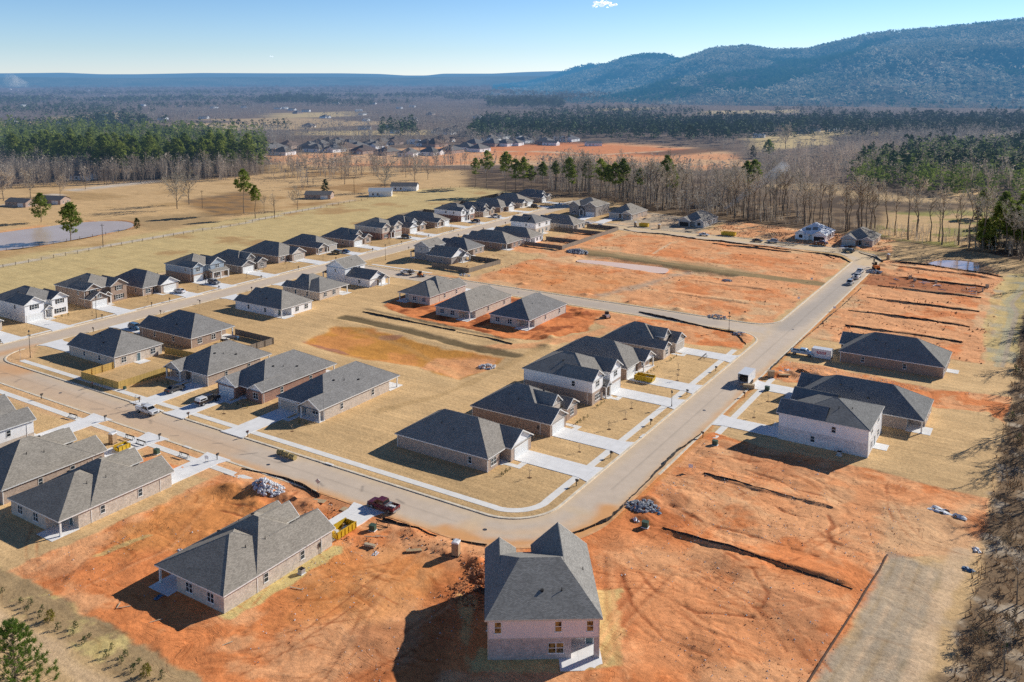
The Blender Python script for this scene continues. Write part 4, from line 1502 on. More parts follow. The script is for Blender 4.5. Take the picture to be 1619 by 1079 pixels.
# ---------------------------------------------------------------- house plans
def plan_single(W, D, wing='R', ww=8.4, garage='wing', wall='brick_tan', gmat='siding_white', roof='shingle_grey', p=0.58, e=2.9, rear=None, notch=None, second=None, trim='trim_white',
                gar='garage_white', nside=2, side='l', vents=5, proud=1.4, gfront=None, dormer=False, left_win=True, patio=True, backn=3):
    """one-storey house: deep hip roof with a gabled wing flush with one side of the front"""
    f0 = proud
    A = []
    low = 0.0
    if rear:       # shallower hip over the back rooms
        A.append(Prim(0, W, f0 + 4, D, e, l=0.46, r=0.46, f=0.46, b=0.46))
        A.insert(0, Prim(0, W, f0, D - rear, e, l=p, r=p, f=p, b=p + 0.02))
    else:
        A.append(Prim(0, W, f0, D, e, l=p, r=p, f=p, b=p))
    xa, xb = (W - ww, W) if wing == 'R' else (0, ww)
    yb = f0 + ww * 0.75 + 2
    A.append(Prim(xa, xb, 0, yb, e, l=p, r=p, gable='f', gmat=gmat))
    i = INS
    rects = [(i, W - i, f0 + i, D - i), (xa + i, xb - i, i, f0 + 3)]
    cuts = []
    win, doors, posts, slabs, garages = [], [], [], [], []
    # entry between the wing and the rest
    ent = 2.2
    if wing == 'R':
        ex0, ex1 = xa + i - ent, xa + i
        other0, other1 = i, ex0
    else:
        ex0, ex1 = xb - i, xb - i + ent
        other0, other1 = ex1, W - i
    cuts.append((ex0, ex1, f0 + i - 0.01, f0 + i + 1.5))
    doors.append(((ex0 + ex1) / 2, f0 + i + 1.5, 'f', 'door_dark' if garage == 'wing' else 'door_teal'))
    slabs.append((ex0, ex1, f0 - 0.2, f0 + i + 1.5))
    wc = (xa + xb) / 2
    oc = (other0 + other1) / 2
    gx = None
    if garage == 'wing':
        garages.append((wc, i, 'f', dict(mat=gar)))
        gx = (wc, 0.0)
        if left_win:
            win.append((oc, f0 + i, 'f', dict(n=2, w=1.9, h=1.5)))
    else:
        gw = min(4.88, other1 - other0 - 0.5)
        garages.append((oc, f0 + i, 'f', dict(mat=gar, w=gw)))
        gx = (oc, f0)
        if garage == 'porch':     # the wing is an open porch with two posts
            cuts.append((xa + i - 0.01, xb - i + 0.01, i - 0.01, f0 + i + 0.3))
            posts += [(xa + i + 0.15, i + 0.15, e - 0.2), (xb - i - 0.15, i + 0.15, e - 0.2)]
            slabs.append((xa + 0.3, xb - 0.3, 0.2, f0 + i + 0.3))
            win.append((wc, f0 + i + 0.3, 'f', dict(n=2, w=1.8, h=1.5)))
        else:
            win.append((wc, i, 'f', dict(n=2, w=1.9, h=1.5)))
    if second:        # narrower second gable on the other side
        sw, sy = second
        sx0, sx1 = (0, sw) if wing == 'R' else (W - sw, W)
        A.append(Prim(sx0, sx1, sy, sy + sw * 0.75 + 4, e, l=p, r=p, gable='f', gmat=gfront or gmat))
        rects.append((sx0 + i, sx1 - i, sy + i, f0 + 3))
        if garage == 'wing':
            win[:] = [((sx0 + sx1) / 2, sy + i, 'f', dict(n=2, w=1.7, h=1.5))]
    if dormer:        # tall middle gable between the two
        dx0, dx1 = W * 0.5 - 2.3, W * 0.5 + 2.3
        A.append(Prim(dx0, dx1, 2.6, 9.0, e + 1.75, l=0.85, r=0.85, gable='f', gmat=gmat, board=True))
        win.append((W * 0.5, 2.6 + INS, 'f', dict(w=0.5, h=1.0, z=e + 1.75 + 0.3)))
        rects_d = (dx0 + i, dx1 - i, 2.6 + i, 6.0)
    for k in range(nside):
        win.append((i, f0 + 4.5 + k * (D - 9) / max(nside - 1, 1) * 0.55, 'l', dict(w=0.9, h=1.4, z=0.85)))
        win.append((W - i, f0 + 6.0 + k * (D - 10) / max(nside - 1, 1) * 0.6, 'r', dict(w=0.9, h=1.4, z=0.85)))
    bx0, bx1 = i, W - i
    if notch:
        nw, nd = 4.2, 3.2
        if notch == 'L':
            cuts.append((i - 0.01, i + nw, D - i - nd, D - i + 0.01))
            posts.append((i + 0.15, D - i - 0.15, e - 0.2))
            slabs.append((i - 0.3, i + nw, D - i - nd, D + 1.2))
            doors.append((i + nw / 2, D - i - nd, 'b', 'door_teal'))
            bx0 = i + nw
        else:
            cuts.append((W - i - nw, W - i + 0.01, D - i - nd, D - i + 0.01))
            posts.append((W - i - 0.15, D - i - 0.15, e - 0.2))
            slabs.append((W - i - nw, W - i + 0.3, D - i - nd, D + 1.2))
            doors.append((W - i - nw / 2, D - i - nd, 'b', 'door_teal'))
            bx1 = W - i - nw
    else:
        slabs.append((W * 0.5 - 1.6, W * 0.5 + 1.6, D - i, D + 2.4)) if patio else None
        doors.append((W * 0.5, D - i, 'b', 'door_teal'))
    nb = 2 if notch else backn
    for k in range(nb):
        xw = bx0 + (bx1 - bx0) * (k + 0.6) / (nb + 0.2)
        if notch or abs(xw - W * 0.5) > 1.6:
            win.append((xw, D - i, 'b', dict(n=2, w=1.5, h=1.5)))
    vs = [(W * 0.72, D * 0.45), (W * 0.80, D * 0.58), (W * 0.25, D * 0.5), (W * 0.66, D * 0.36), (W * 0.3, D * 0.64), (W * 0.86, D * 0.40), (W * 0.6, D * 0.66)][:vents]
    walls = [dict(rects=rects, cuts=cuts, z0=-0.3, z1=e - 0.14, mat=wall)]
    if dormer:
        walls.append(dict(rects=[rects_d], z0=e - 0.1, z1=e + 1.62, mat=gmat, name='dormer_wall'))
    return dict(prims=A, walls=walls, windows=win, doors=doors, posts=posts, slabs=slabs, garages=garages, vents=vs, roof=roof, trim=trim, gx=gx)


def plan_two_gables(W, D, garage='L', wall='brick_tan', gmat='siding_beige', roof='shingle_grey', gw=7.4, sw=5.6, sy=0.9, **k):
    """garage gable and a smaller gable, with a tall narrow gable rising between them"""
    return plan_single(W, D, wing=garage, ww=gw, garage='wing', wall=wall, gmat=gmat, roof=roof, second=(sw, sy), dormer=True, proud=2.4, **k)


def plan_two_storey(W, D, low='brick_tan', up='siding_white', roof='shingle_grey', e=5.7, p=0.46, lg=(0.0, 6.0, 0.8), rg=(8.4, None, 0.0), garage='R', gar='garage_white', back_win=2, side_win=1,
                    porch=False, shutters=False, trim='trim_white', garage_wing=None, gmat=None, vents=3, entry=True):
    """two-storey house: hip roof, two front gables, brick below and boards above"""
    i = INS
    f0 = 1.8
    rg = (rg[0], rg[1] or W, rg[2])
    A = [Prim(0, W, f0, D, e, l=p, r=p, f=p, b=p)]
    rects = [(i, W - i, f0 + i, D - i)]
    for g in (lg, rg):
        if g:
            w_ = g[1] - g[0]
            A.append(Prim(g[0], g[1], g[2], g[2] + f0 + w_ * 0.7 + 3, e, l=p + 0.2, r=p + 0.2, gable='f', gmat=gmat or up))
            rects.append((g[0] + i, g[1] - i, g[2] + i, f0 + 3))
    win, doors, posts, slabs, garages, sh = [], [], [], [], [], []
    gg = rg if garage == 'R' else lg
    og = lg if garage == 'R' else rg
    gc, oc = (gg[0] + gg[1]) / 2, (og[0] + og[1]) / 2
    walls_low = [r for r in rects]
    extra_prims = []
    if garage_wing:      # one-storey garage wing out in front
        x0, x1, y0 = garage_wing
        extra_prims.append(Prim(x0, x1, y0, f0 + 3, 2.9, l=0.62, r=0.62, gable='f', gmat=low))
        walls_low.append((x0 + i, x1 - i, y0 + i, f0 + 2))
        gc = (x0 + x1) / 2
        garages.append((gc, y0 + i, 'f', dict(mat=gar)))
        win.append((gc, y0 + i, 'f', dict(n=2, w=1.5, h=1.0, z=3.0)))
        gx = (gc, y0)
        win.append(((gg[0] + gg[1]) / 2, gg[2] + i, 'f', dict(n=2, w=1.8, h=1.4, z=3.75)))
    else:
        garages.append((gc, gg[2] + i, 'f', dict(mat=gar, w=min(4.88, gg[1] - gg[0] - 1.3))))
        win.append((gc, gg[2] + i, 'f', dict(n=2, w=1.8, h=1.4, z=3.75)))
        gx = (gc, gg[2])
    n_ = 3 if og[1] - og[0] > 5 else 2
    win.append((oc, og[2] + i, 'f', dict(n=n_, w=0.9 * n_, h=1.5, z=0.7)))
    win.append((oc, og[2] + i, 'f', dict(n=2, w=1.8, h=1.4, z=3.75)))
    if shutters:
        for wn in win[-3:]:
            sh.append((wn[0], wn[1], 'f', wn[3]['w'], wn[3]['h'], wn[3]['z']))
    ex = (lg[1] + rg[0]) / 2
    ew = max(1.2, rg[0] - lg[1])
    doors.append((ex, f0 + i, 'f', 'door_dark'))
    slabs.append((ex - 1.1, ex + 1.1, -0.4, f0 + i))
    if entry:
        extra_prims.append(Prim(ex - 1.5, ex + 1.5, -0.1, f0 + 1.2, 2.95, l=0.8, r=0.8, gable='f', gmat=up))
        posts += [(ex - 1.1, 0.35, 2.75, trim, 0.16), (ex + 1.1, 0.35, 2.75, trim, 0.16)]
    if porch:
        x0, x1 = og[0] - 0.5, og[1] + 0.3
        y0 = og[2] - 1.9
        extra_prims.append(Prim(x0, x1, y0, og[2] + i + 0.2, 2.85, f=0.42))
        posts += [(x0 + 0.35, y0 + 0.35, 2.65, trim, 0.17), (x1 - 0.35, y0 + 0.35, 2.65, trim, 0.17), ((x0 + x1) / 2, y0 + 0.35, 2.65, trim, 0.17)]
        slabs.append((x0 + 0.1, x1 - 0.1, y0 + 0.1, og[2] + i))
    for k in range(side_win):
        win.append((i, D * 0.3 + k * 5, 'l', dict(w=0.9, h=1.3, z=3.7)))
        win.append((W - i, D * 0.62 - k * 5, 'r', dict(w=0.9, h=1.3, z=3.7)))
        win.append((W - i, D * 0.4 - k * 4, 'r', dict(w=0.9, h=1.3, z=0.85)))
    for k in range(back_win):
        x = W * (k + 0.6) / (back_win + 0.2)
        win.append((x, D - i, 'b', dict(n=2, w=1.6, h=1.4, z=3.7)))
        win.append((x, D - i, 'b', dict(n=2, w=1.6, h=1.5, z=0.7)))
    doors.append((W * 0.52, D - i, 'b', 'door_teal'))
    slabs.append((W * 0.52 - 1.6, W * 0.52 + 1.6, D - i, D + 2.2))
    zs = 2.88
    walls = [dict(rects=walls_low, z0=-0.3, z1=zs, mat=low), dict(rects=rects, z0=zs, z1=e - 0.14, mat=up, name='upper_wall')]
    vs = [(W * 0.7, D * 0.62), (W * 0.3, D * 0.55), (W * 0.62, D * 0.75)][:vents]
    return dict(prims=A + extra_prims, walls=walls, windows=win, doors=doors, posts=posts, slabs=slabs, garages=garages, shutters=sh, vents=vs, roof=roof, trim=trim, gx=gx)
# ---------------------------------------------------------------- the houses of the estate
DW = []


def house(label, facing, X0, X1, Y0, Y1, plan, street=None, dw=5.4, **kw):
    W, D = (X1 - X0, Y1 - Y0) if facing in ('+Y', '-Y') else (Y1 - Y0, X1 - X0)
    fn, opts = plan
    spec = fn(W, D, **opts)
    h, o, rz = build_house(label, facing, X0, X1, Y0, Y1, spec, **kw)
    if street is not None and spec.get('gx'):
        xc, y = spec['gx']
        ln = {'-Y': Y0 - street, '+Y': street - Y1, '+X': street - X1, '-X': X0 - street}[facing]
        driveway(o, rz, xc, dw, ln, y + INS + 0.3)
        # short walk from the drive to the door
        if spec['doors']:
            dx = spec['doors'][0][0]
            m = MB()
            a, b = min(dx, xc) - 0.6, max(dx, xc) + 0.6
            m.box(a, b, -2.6, -1.4, -0.2, 0.03)
            m.box(dx - 0.6, dx + 0.6, -1.4, 1.2, -0.2, 0.03)
            me = mesh_of("front_walk", m.v, m.f, 'concrete_walk')
            struct(link("front_walk", me, None, (o[0], o[1], 0.085), rz))
    return h


S, G2, T2 = plan_single, plan_two_gables, plan_two_storey
A_ = -72.1     # kerb of the right-hand street
# row on the inside of the right-hand street
house("brick house with white garage gable on the grassy inside corner of the front street", '+X', -112.4, -88.2, 133.0, 147.7, (S, dict(wing='R', ww=8.4, garage='wing', wall='brick_tan', gmat='siding_white', nside=1, proud=1.3)), A_)
house("one-storey brick house with three tan front gables beside the corner house", '+X', -108.3, -87.7, 153.8, 168.8, (G2, dict(garage='L', wall='brick_brown', gmat='siding_beige', gw=7.6, sw=5.8, sy=1.2, nside=0)), A_)
house("two-storey house with white upper boards between one-storey brick houses", '+X', -107.5, -87.8, 174.3, 189.5, (T2, dict(low='brick_tan', up='siding_white', lg=(0, 6.2, 0.6), rg=(8.4, None, 0.2), garage='R')), A_)
house("brick house with a posted porch gable, standing right behind a yellow dumpster", '+X', -111.7, -87.8, 194.6, 209.1, (S, dict(wing='R', ww=7.0, garage='porch', wall='brick_brown', gmat='siding_white', gar='garage_white')), A_)
house("brick house beside the bare corner lot with a tiny dormer gable", '+X', -106.8, -87.0, 214.2, 228.7, (G2, dict(garage='R', wall='brick_pale', gmat='brick_pale', gw=7.4, sw=5.4, sy=0.6, gar='garage_tan')), A_)

# far side of the left street
L_ = -251.1
house("house almost wholly cut off by the left edge on the left street", '+X', -287, -264.7, 121.6, 135.6, (S, dict(wing='R', ww=8, wall='brick_pale', gmat='siding_white')), L_)
house("all-white two-storey house with two front gables near the left edge", '+X', -286, -266.2, 142.5, 157.2, (T2, dict(low='siding_white', up='siding_white', lg=(0, 6.8, 0.0), rg=(8.8, None, 0.4), garage='L', shutters=True, e=5.5)), L_)
house("red-brown brick two-storey house with a gabled garage pushed out in front", '+X', -286, -266.8, 163.4, 178.4, (T2, dict(low='brick_brown', up='brick_brown', lg=(0.4, 6.2, 1.6), rg=(8.4, None, 0.2), garage='L', garage_wing=(0.0, 6.9, -1.6), shutters=True, e=5.5, gmat='brick_brown')), L_)
house("brick one-storey house with white gable and a white car on its drive", '+X', -286.5, -264.0, 182.6, 196.7, (S, dict(wing='R', ww=8.0, wall='brick_tan', gmat='siding_white', nside=1)), L_)
house("two-storey house with blue-grey boards, small garage gable and a posted front porch", '+X', -284, -267.0, 204.8, 219.4, (T2, dict(low='brick_brown', up='siding_blue', lg=(0.4, 5.4, 0.8), rg=(7.6, None, 0.2), garage='L', porch=True, entry=False, e=5.5)), L_)
house("grey-brown brick house with three gables right of the blue-grey two-storey house", '+X', -287, -264.4, 224.6, 238.5, (G2, dict(garage='L', wall='brick_grey', gmat='brick_grey', gw=7.0, sw=5.4, sy=0.8)), L_)
house("brick house with tan garage gable at its right end, mid-row on the left street", '+X', -288.9, -265.2, 245.3, 259.4, (S, dict(wing='R', ww=8.0, wall='brick_tan', gmat='siding_beige', nside=0, gar='garage_tan')), L_)
house("brick house with a posted porch gable at left and two cars on its drive", '+X', -288, -265.3, 266.5, 279.6, (S, dict(wing='L', ww=6.2, garage='porch', wall='brick_brown', gmat='siding_beige', nside=0, gar='garage_tan')), L_)
house("brick house with three gables just left of the cream two-storey house", '+X', -285, -264.8, 287.5, 300.8, (G2, dict(garage='L', wall='brick_tan', gmat='brick_tan', gw=6.8, sw=5.2, sy=0.8)), L_)
house("cream two-storey house with red brick below and a dark van on its drive", '+X', -283, -264.8, 307.6, 321.9, (T2, dict(low='brick_red', up='siding_beige', lg=(0, 6.0, 0.6), rg=(8.0, None, 0.2), garage='R', e=5.5, gar='garage_tan')), L_)
house("low house with white garage gable right of the cream two-storey house", '+X', -286, -264.6, 326.4, 340.8, (G2, dict(garage='L', wall='brick_tan', gmat='siding_white', gw=7.0, sw=5.4, sy=0.8)), L_)
house("brick house with small porch gable left of the white and blue two-storey house", '+X', -289, -263.0, 346.6, 359.0, (S, dict(wing='L', ww=6.0, garage='porch', wall='brick_brown', gmat='siding_beige', nside=0)), L_)
house("white and blue-shaded two-storey house in the left row, black car in front", '+X', -282.7, -264.2, 368.9, 381.8, (T2, dict(low='brick_red', up='siding_white', lg=(0, 5.2, 0.4), rg=(7.2, None, 0.2), garage='L', side_win=2, e=5.5)), L_)
house("low house with tan garage gable and a silver pickup in front", '+X', -285, -263.4, 387.6, 400.6, (G2, dict(garage='L', wall='brick_tan', gmat='siding_beige', gw=6.6, sw=5.0, sy=0.8, gar='garage_tan')), L_)
house("third house from the far end of the left row, white gable over its garage", '+X', -286, -262.9, 406.0, 419.2, (S, dict(wing='R', ww=7.4, wall='brick_tan', gmat='siding_white')), L_)
house("second house from the far end of the left row, white garage at the right", '+X', -286, -262.7, 426.5, 441.3, (S, dict(wing='L', ww=6.4, garage='porch', wall='brick_pale', gmat='siding_white')), L_)
house("last house at the far end of the left row, two white gables", '+X', -286, -264.5, 451.5, 465.0, (G2, dict(garage='L', wall='brick_grey', gmat='siding_white', gw=6.6, sw=5.2, sy=0.8)), L_)

# near side of the left street, seen from the back
K_ = -241.2
house("pale brick house with the bright yellow new fence round its back yard", '-X', -226.2, -205.0, 131.9, 146.6, (S, dict(wing='R', ww=8.0, wall='brick_pale', gmat='siding_white', notch=None)), K_)
house("red-brown brick house with the weathered fence and clutter on its patio", '-X', -226.0, -202.0, 153.2, 168.5, (S, dict(wing='R', ww=8.0, wall='brick_brown', gmat='siding_beige', notch='L')), K_)
house("white-sided one-storey house with dark roof in the grass by the left street", '-X', -227.0, -204.2, 188.4, 202.2, (S, dict(wing='L', ww=7.4, wall='siding_white', gmat='siding_white', notch='R', second=(5.2, 0.8))), K_)
house("pale brick house with a notched back roof next to the white gabled house", '-X', -229.0, -209.9, 210.8, 225.3, (S, dict(wing='L', ww=7.4, wall='brick_pale', gmat='siding_white', notch='L', rear=5.0, second=(5.2, 0.8))), K_)
house("one-storey house between the grey-sided gabled house and the large dark-roofed house", '-X', -229.0, -209.6, 296.8, 309.6, (S, dict(wing='L', ww=7.0, wall='brick_tan', gmat='siding_beige', notch='R')), K_)
house("large brick house with dark roof and corner patio post backing onto open straw grass", '-X', -229.0, -203.6, 317.6, 331.0, (S, dict(wing='L', ww=7.0, wall='brick_brown', gmat='siding_beige', notch='R', second=(5.0, 0.8))), K_)
house("white-backed low house in front of the white two-storey house with fenced yards", '-X', -226.0, -201.8, 334.6, 346.6, (S, dict(wing='L', ww=6.6, wall='siding_white', gmat='siding_white', notch='R', second=(4.6, 0.8))), K_)
house("white two-storey house seen from behind among the fenced back yards", '-X', -227.0, -212.0, 356.4, 371.2, (T2, dict(low='brick_pale', up='siding_white', lg=(0, 5.6, 0.6), rg=(8, None, 0.2), garage='R', e=5.6)), K_)
house("low pale house at the far end of the fenced yards by the back street", '-X', -226.0, -202.0, 375.8, 388.4, (S, dict(wing='L', ww=6.8, wall='brick_pale', gmat='siding_beige', notch='R')), K_)

# north side of the front street
N_ = 119.4
house("tan brick house with grey porch gable at left, black sedan on its drive", '-Y', -188.2, -173.2, 134.2, 156.2, (S, dict(wing='L', ww=6.4, garage='porch', wall='brick_tan', gmat='siding_grey', notch='R', gar='garage_tan')), N_)
house("red brick house with white garage gable and a dark pickup on its drive", '-Y', -168.2, -153.2, 133.8, 159.4, (S, dict(wing='L', ww=7.0, garage='wing', wall='brick_red', gmat='siding_white', notch='R', second=(5.0, 0.9))), N_)
house("pale brick house with small brown porch gable beside the open lawn", '-Y', -148.9, -134.0, 133.6, 161.0, (S, dict(wing='R', ww=6.6, garage='porch', wall='brick_pale', gmat='siding_beige', notch='R', gar='garage_tan')), N_)

# south side of the front street, seen from behind
P_ = 110.9
house("two-storey white house cut by the left edge at the bottom of the photo", '+Y', -191, -174.6, 75.5, 95.0, (T2, dict(low='brick_pale', up='siding_white', lg=(0, 6.0, 0.4), rg=(8.2, None, 0.0), garage='L', e=5.6, roof='shingle_brown')), P_)
house("grey-roofed house in front of the tan portable toilet on the front street", '+Y', -170.6, -154.4, 76.8, 97.0, (G2, dict(garage='L', wall='brick_tan', gmat='siding_beige', gw=7.4, sw=6.0, sy=0.8, notch='R', roof='shingle_brown', vents=5)), P_)
house("brick house with white corner patio post at the edge of the bare clay lot", '+Y', -150.9, -135.4, 75.9, 98.0, (G2, dict(garage='L', wall='brick_pale', gmat='siding_beige', gw=7.4, sw=5.8, sy=0.8, notch='L', rear=5.5, roof='shingle_brown')), P_)
house("new brick house standing alone on bare orange clay with straw along its wall", '+Y', -111.2, -95.9, 76.3, 98.6, (G2, dict(garage='L', wall='brick_pale', gmat='brick_pale', gw=7.8, sw=6.0, sy=0.8, notch='R', rear=6.0, roof='shingle_brown')), P_)

# three houses backing onto the basin
X_ = 251.6
house("pale brick house with notched back roof, leftmost of the three behind the basin", '+Y', -188.4, -174.6, 225.5, 246.8, (S, dict(wing='L', ww=7.0, wall='brick_pale', gmat='siding_beige', notch='R', rear=5.5)), X_)
house("pale brick house with patio corner post, middle of the three behind the basin", '+Y', -166.8, -153.0, 217.6, 243.6, (S, dict(wing='R', ww=7.0, wall='brick_pale', gmat='siding_beige', notch='L')), X_)
house("pale brick house with white corner post, right of the three behind the basin", '+Y', -147.0, -132.4, 219.0, 243.8, (S, dict(wing='R', ww=7.0, wall='brick_pale', gmat='siding_beige', notch='L')), X_)

# right-hand side of the right street
Q_ = -61.9
house("two-storey white house with shaded lavender wall above the bare clay slope", '-X', -48.0, -29.6, 178.5, 194.2, (T2, dict(low='brick_white', up='siding_white', lg=(0, 6.4, 0.4), rg=(8.6, None, 0.0), garage='R', e=5.8, p=0.34, roof='shingle_dark')), Q_)
house("brick house with open corner patio just behind the two-storey white house", '-X', -50.5, -22.2, 197.4, 212.4, (S, dict(wing='L', ww=8.0, wall='brick_tan', gmat='siding_beige', notch='R', roof='shingle_dark', second=(5.4, 0.8))), Q_)
house("brick house with dark hip roof behind the white storage container", '-X', -49.6, -22.7, 237.7, 253.0, (S, dict(wing='L', ww=8.0, wall='brick_brown', gmat='siding_beige', roof='shingle_dark', nside=2)), None)

# back street
house("dark brick two-storey house at the far end of the back street", '-Y', -229.6, -212.6, 420.5, 437.8, (T2, dict(low='brick_grey', up='brick_grey', lg=(0, 6.6, 0.2), rg=(9.5, None, 0.0), garage='R', e=5.5, gmat='brick_grey')), 408)
house("one-storey house with a wide grey roof right of the dark brick two-storey house", '-Y', -206.2, -191.8, 421.0, 442.0, (S, dict(wing='R', ww=6.4, garage='porch', wall='brick_tan', gmat='siding_beige', gar='garage_tan')), 403)


def unfinished(label, X0, X1, Y0, Y1, wall, roof, wing, patches=False):
    W, D = X1 - X0, Y1 - Y0
    sp = plan_single(W, D, wing=wing, ww=6.6, garage='wing', wall=wall, gmat=wall, roof=roof, second=(5.0, 0.8), nside=2, vents=2, patio=False)
    sp['slabs'] = []
    hole = []
    gx = sp['garages'][0]
    sp['garages'] = []
    sp['doors'] = []
    sp['windows'] = []

    def openings(h):
        m = MB()
        m.poly([(gx[0] - 2.4, gx[1] - 0.02, 0.05), (gx[0] + 2.4, gx[1] - 0.02, 0.05), (gx[0] + 2.4, gx[1] - 0.02, 2.2), (gx[0] - 2.4, gx[1] - 0.02, 2.2)])
        m.build("garage_opening", 'black', h)
        for (x, y, d, w, hh, z) in ((W * (0.8 if wing == 'L' else 0.2), 0.8 + INS - 0.02, 'f', 1.7, 1.5, 0.8), (W - INS + 0.02, D * 0.4, 'r', 0.9, 1.4, 0.8), (W - INS + 0.02, D * 0.55, 'r', 0.9, 1.4, 0.8), (W - INS + 0.02, D * 0.75, 'r', 0.9, 1.4, 0.8)):
            q = MB()
            q.poly([(-w / 2, 0, z), (w / 2, 0, z), (w / 2, 0, z + hh), (-w / 2, 0, z + hh)])
            q.build("window_opening", 'black', h, (x, y, 0), DIRROT[d])
        if patches:      # underlay laid over part of the decking
            sp2 = sp['prims']
            p = MB()
            z = lambda x, y: roof_h(sp2, x, y) + 0.03
            for (xa, xb, ya, yb) in ((W * 0.30, W * 0.46, 3.6, 5.4), (W * 0.5, W * 0.66, 4.2, 6.2)):
                p.poly([(xa, ya, z(xa, ya)), (xb, ya, z(xb, ya)), (xb, yb, z(xb, yb)), (xa, yb, z(xa, yb))])
            p.build("roof_felt", 'shingle_dark', h)
    sp['extra'] = [openings]
    return build_house(label, '-Y', X0, X1, Y0, Y1, sp)


unfinished("unfinished house with bare sheathing and workers' materials on its roof, by the back street", -165, -151.4, 417.6, 440, 'siding_grey', 'shingle_grey', 'L')
unfinished("white house-wrapped unfinished house with patchy white roof decking", -105.4, -90.7, 411, 430, 'wrap', 'wrap', 'R', True)
house("tan brick house with a dark roof valley at the right end of the back street", '-Y', -84.3, -70.4, 408.8, 430, (S, dict(wing='L', ww=7.2, wall='brick_tan', gmat='siding_grey', second=(5.2, 0.8), gar='garage_tan')), 401)


# ---- two corner houses with a two-storey block and a low gabled wing
def corner_house(label, X0, Xm, X1, Y0, Y1, low_y0, low_y1, wall_hi, wall_lo, porch_left):
    """faces the camera side in local coordinates: tall block at left with its ridge away, low wing to the right with a gable end"""
    W, D = X1 - X0, Y1 - Y0
    xm = Xm - X0
    ly0, ly1 = low_y0 - Y0, low_y1 - Y0
    i = INS
    A = [Prim(0, xm + 0.3, 0, D, 5.6, l=0.55, r=0.55, gable='fb', gmat=wall_hi),
         Prim(xm - 0.6, W, ly0, ly1, 2.9, f=0.55, b=0.55, gable='r', gmat='siding_white'),
         Prim(-2.6, i + 0.1, 1.0, 6.0, 2.75, l=0.45)]
    gy = (ly0 + ly1) / 2
    A.append(Prim(W - 2.0, W + 1.8, gy - 0.5, ly1 - 0.4, 2.55, f=0.55, b=0.55, gable='r', gmat='siding_white'))
    walls = [dict(rects=[(i, xm + 0.3 - i, i, D - i)], z0=-0.3, z1=2.88, mat=wall_lo), dict(rects=[(i, xm + 0.3 - i, i, D - i)], z0=2.88, z1=5.46, mat=wall_hi, name='upper_wall'),
             dict(rects=[(xm - 0.2, W - i, ly0 + i, ly1 - i)], z0=-0.3, z1=2.76, mat=wall_lo if wall_lo != wall_hi else wall_hi)]
    win = [(xm * 0.5, i, 'f', dict(w=0.7, h=1.2, z=3.8)), (W - i, gy + 1.6, 'r', dict(n=2, w=1.5, h=1.4)), (xm + 0.3 - i, D * 0.7, 'r', dict(w=0.9, h=1.2, z=3.9)), (W * 0.75, ly0 + i, 'f', dict(w=0.9, h=1.3, z=0.9))]
    spec = dict(prims=A, walls=walls, windows=win, doors=[(W - i, gy + 0.1, 'r', 'door_dark')], garages=[(i, D * 0.68, 'l', dict(w=4.6))],
                posts=[(-2.3, 1.3, 2.55), (-2.3, 5.7, 2.55), (W + 1.5, gy - 0.2, 2.35), (W + 1.5, ly1 - 0.7, 2.35)], slabs=[(-2.5, i, 1.1, 5.9), (W - i, W + 1.7, gy - 0.4, ly1 - 0.5)], vents=[(xm * 0.7, D * 0.6)],
                roof='shingle_grey', trim='trim_white')
    return build_house(label, '-Y', X0, X1, Y0, Y1, spec)


corner_house("white two-storey gabled house with a low white wing by the cross street", -229.5, -219.9, -208.0, 233.6, 245.2, 233.8, 243.2, 'siding_white', 'siding_white', False)
corner_house("grey-sided two-storey gabled house with a low wing and dark fenced yard", -226.6, -218.6, -206.2, 281.8, 293.0, 280.6, 292.0, 'siding_grey', 'brick_grey', True)


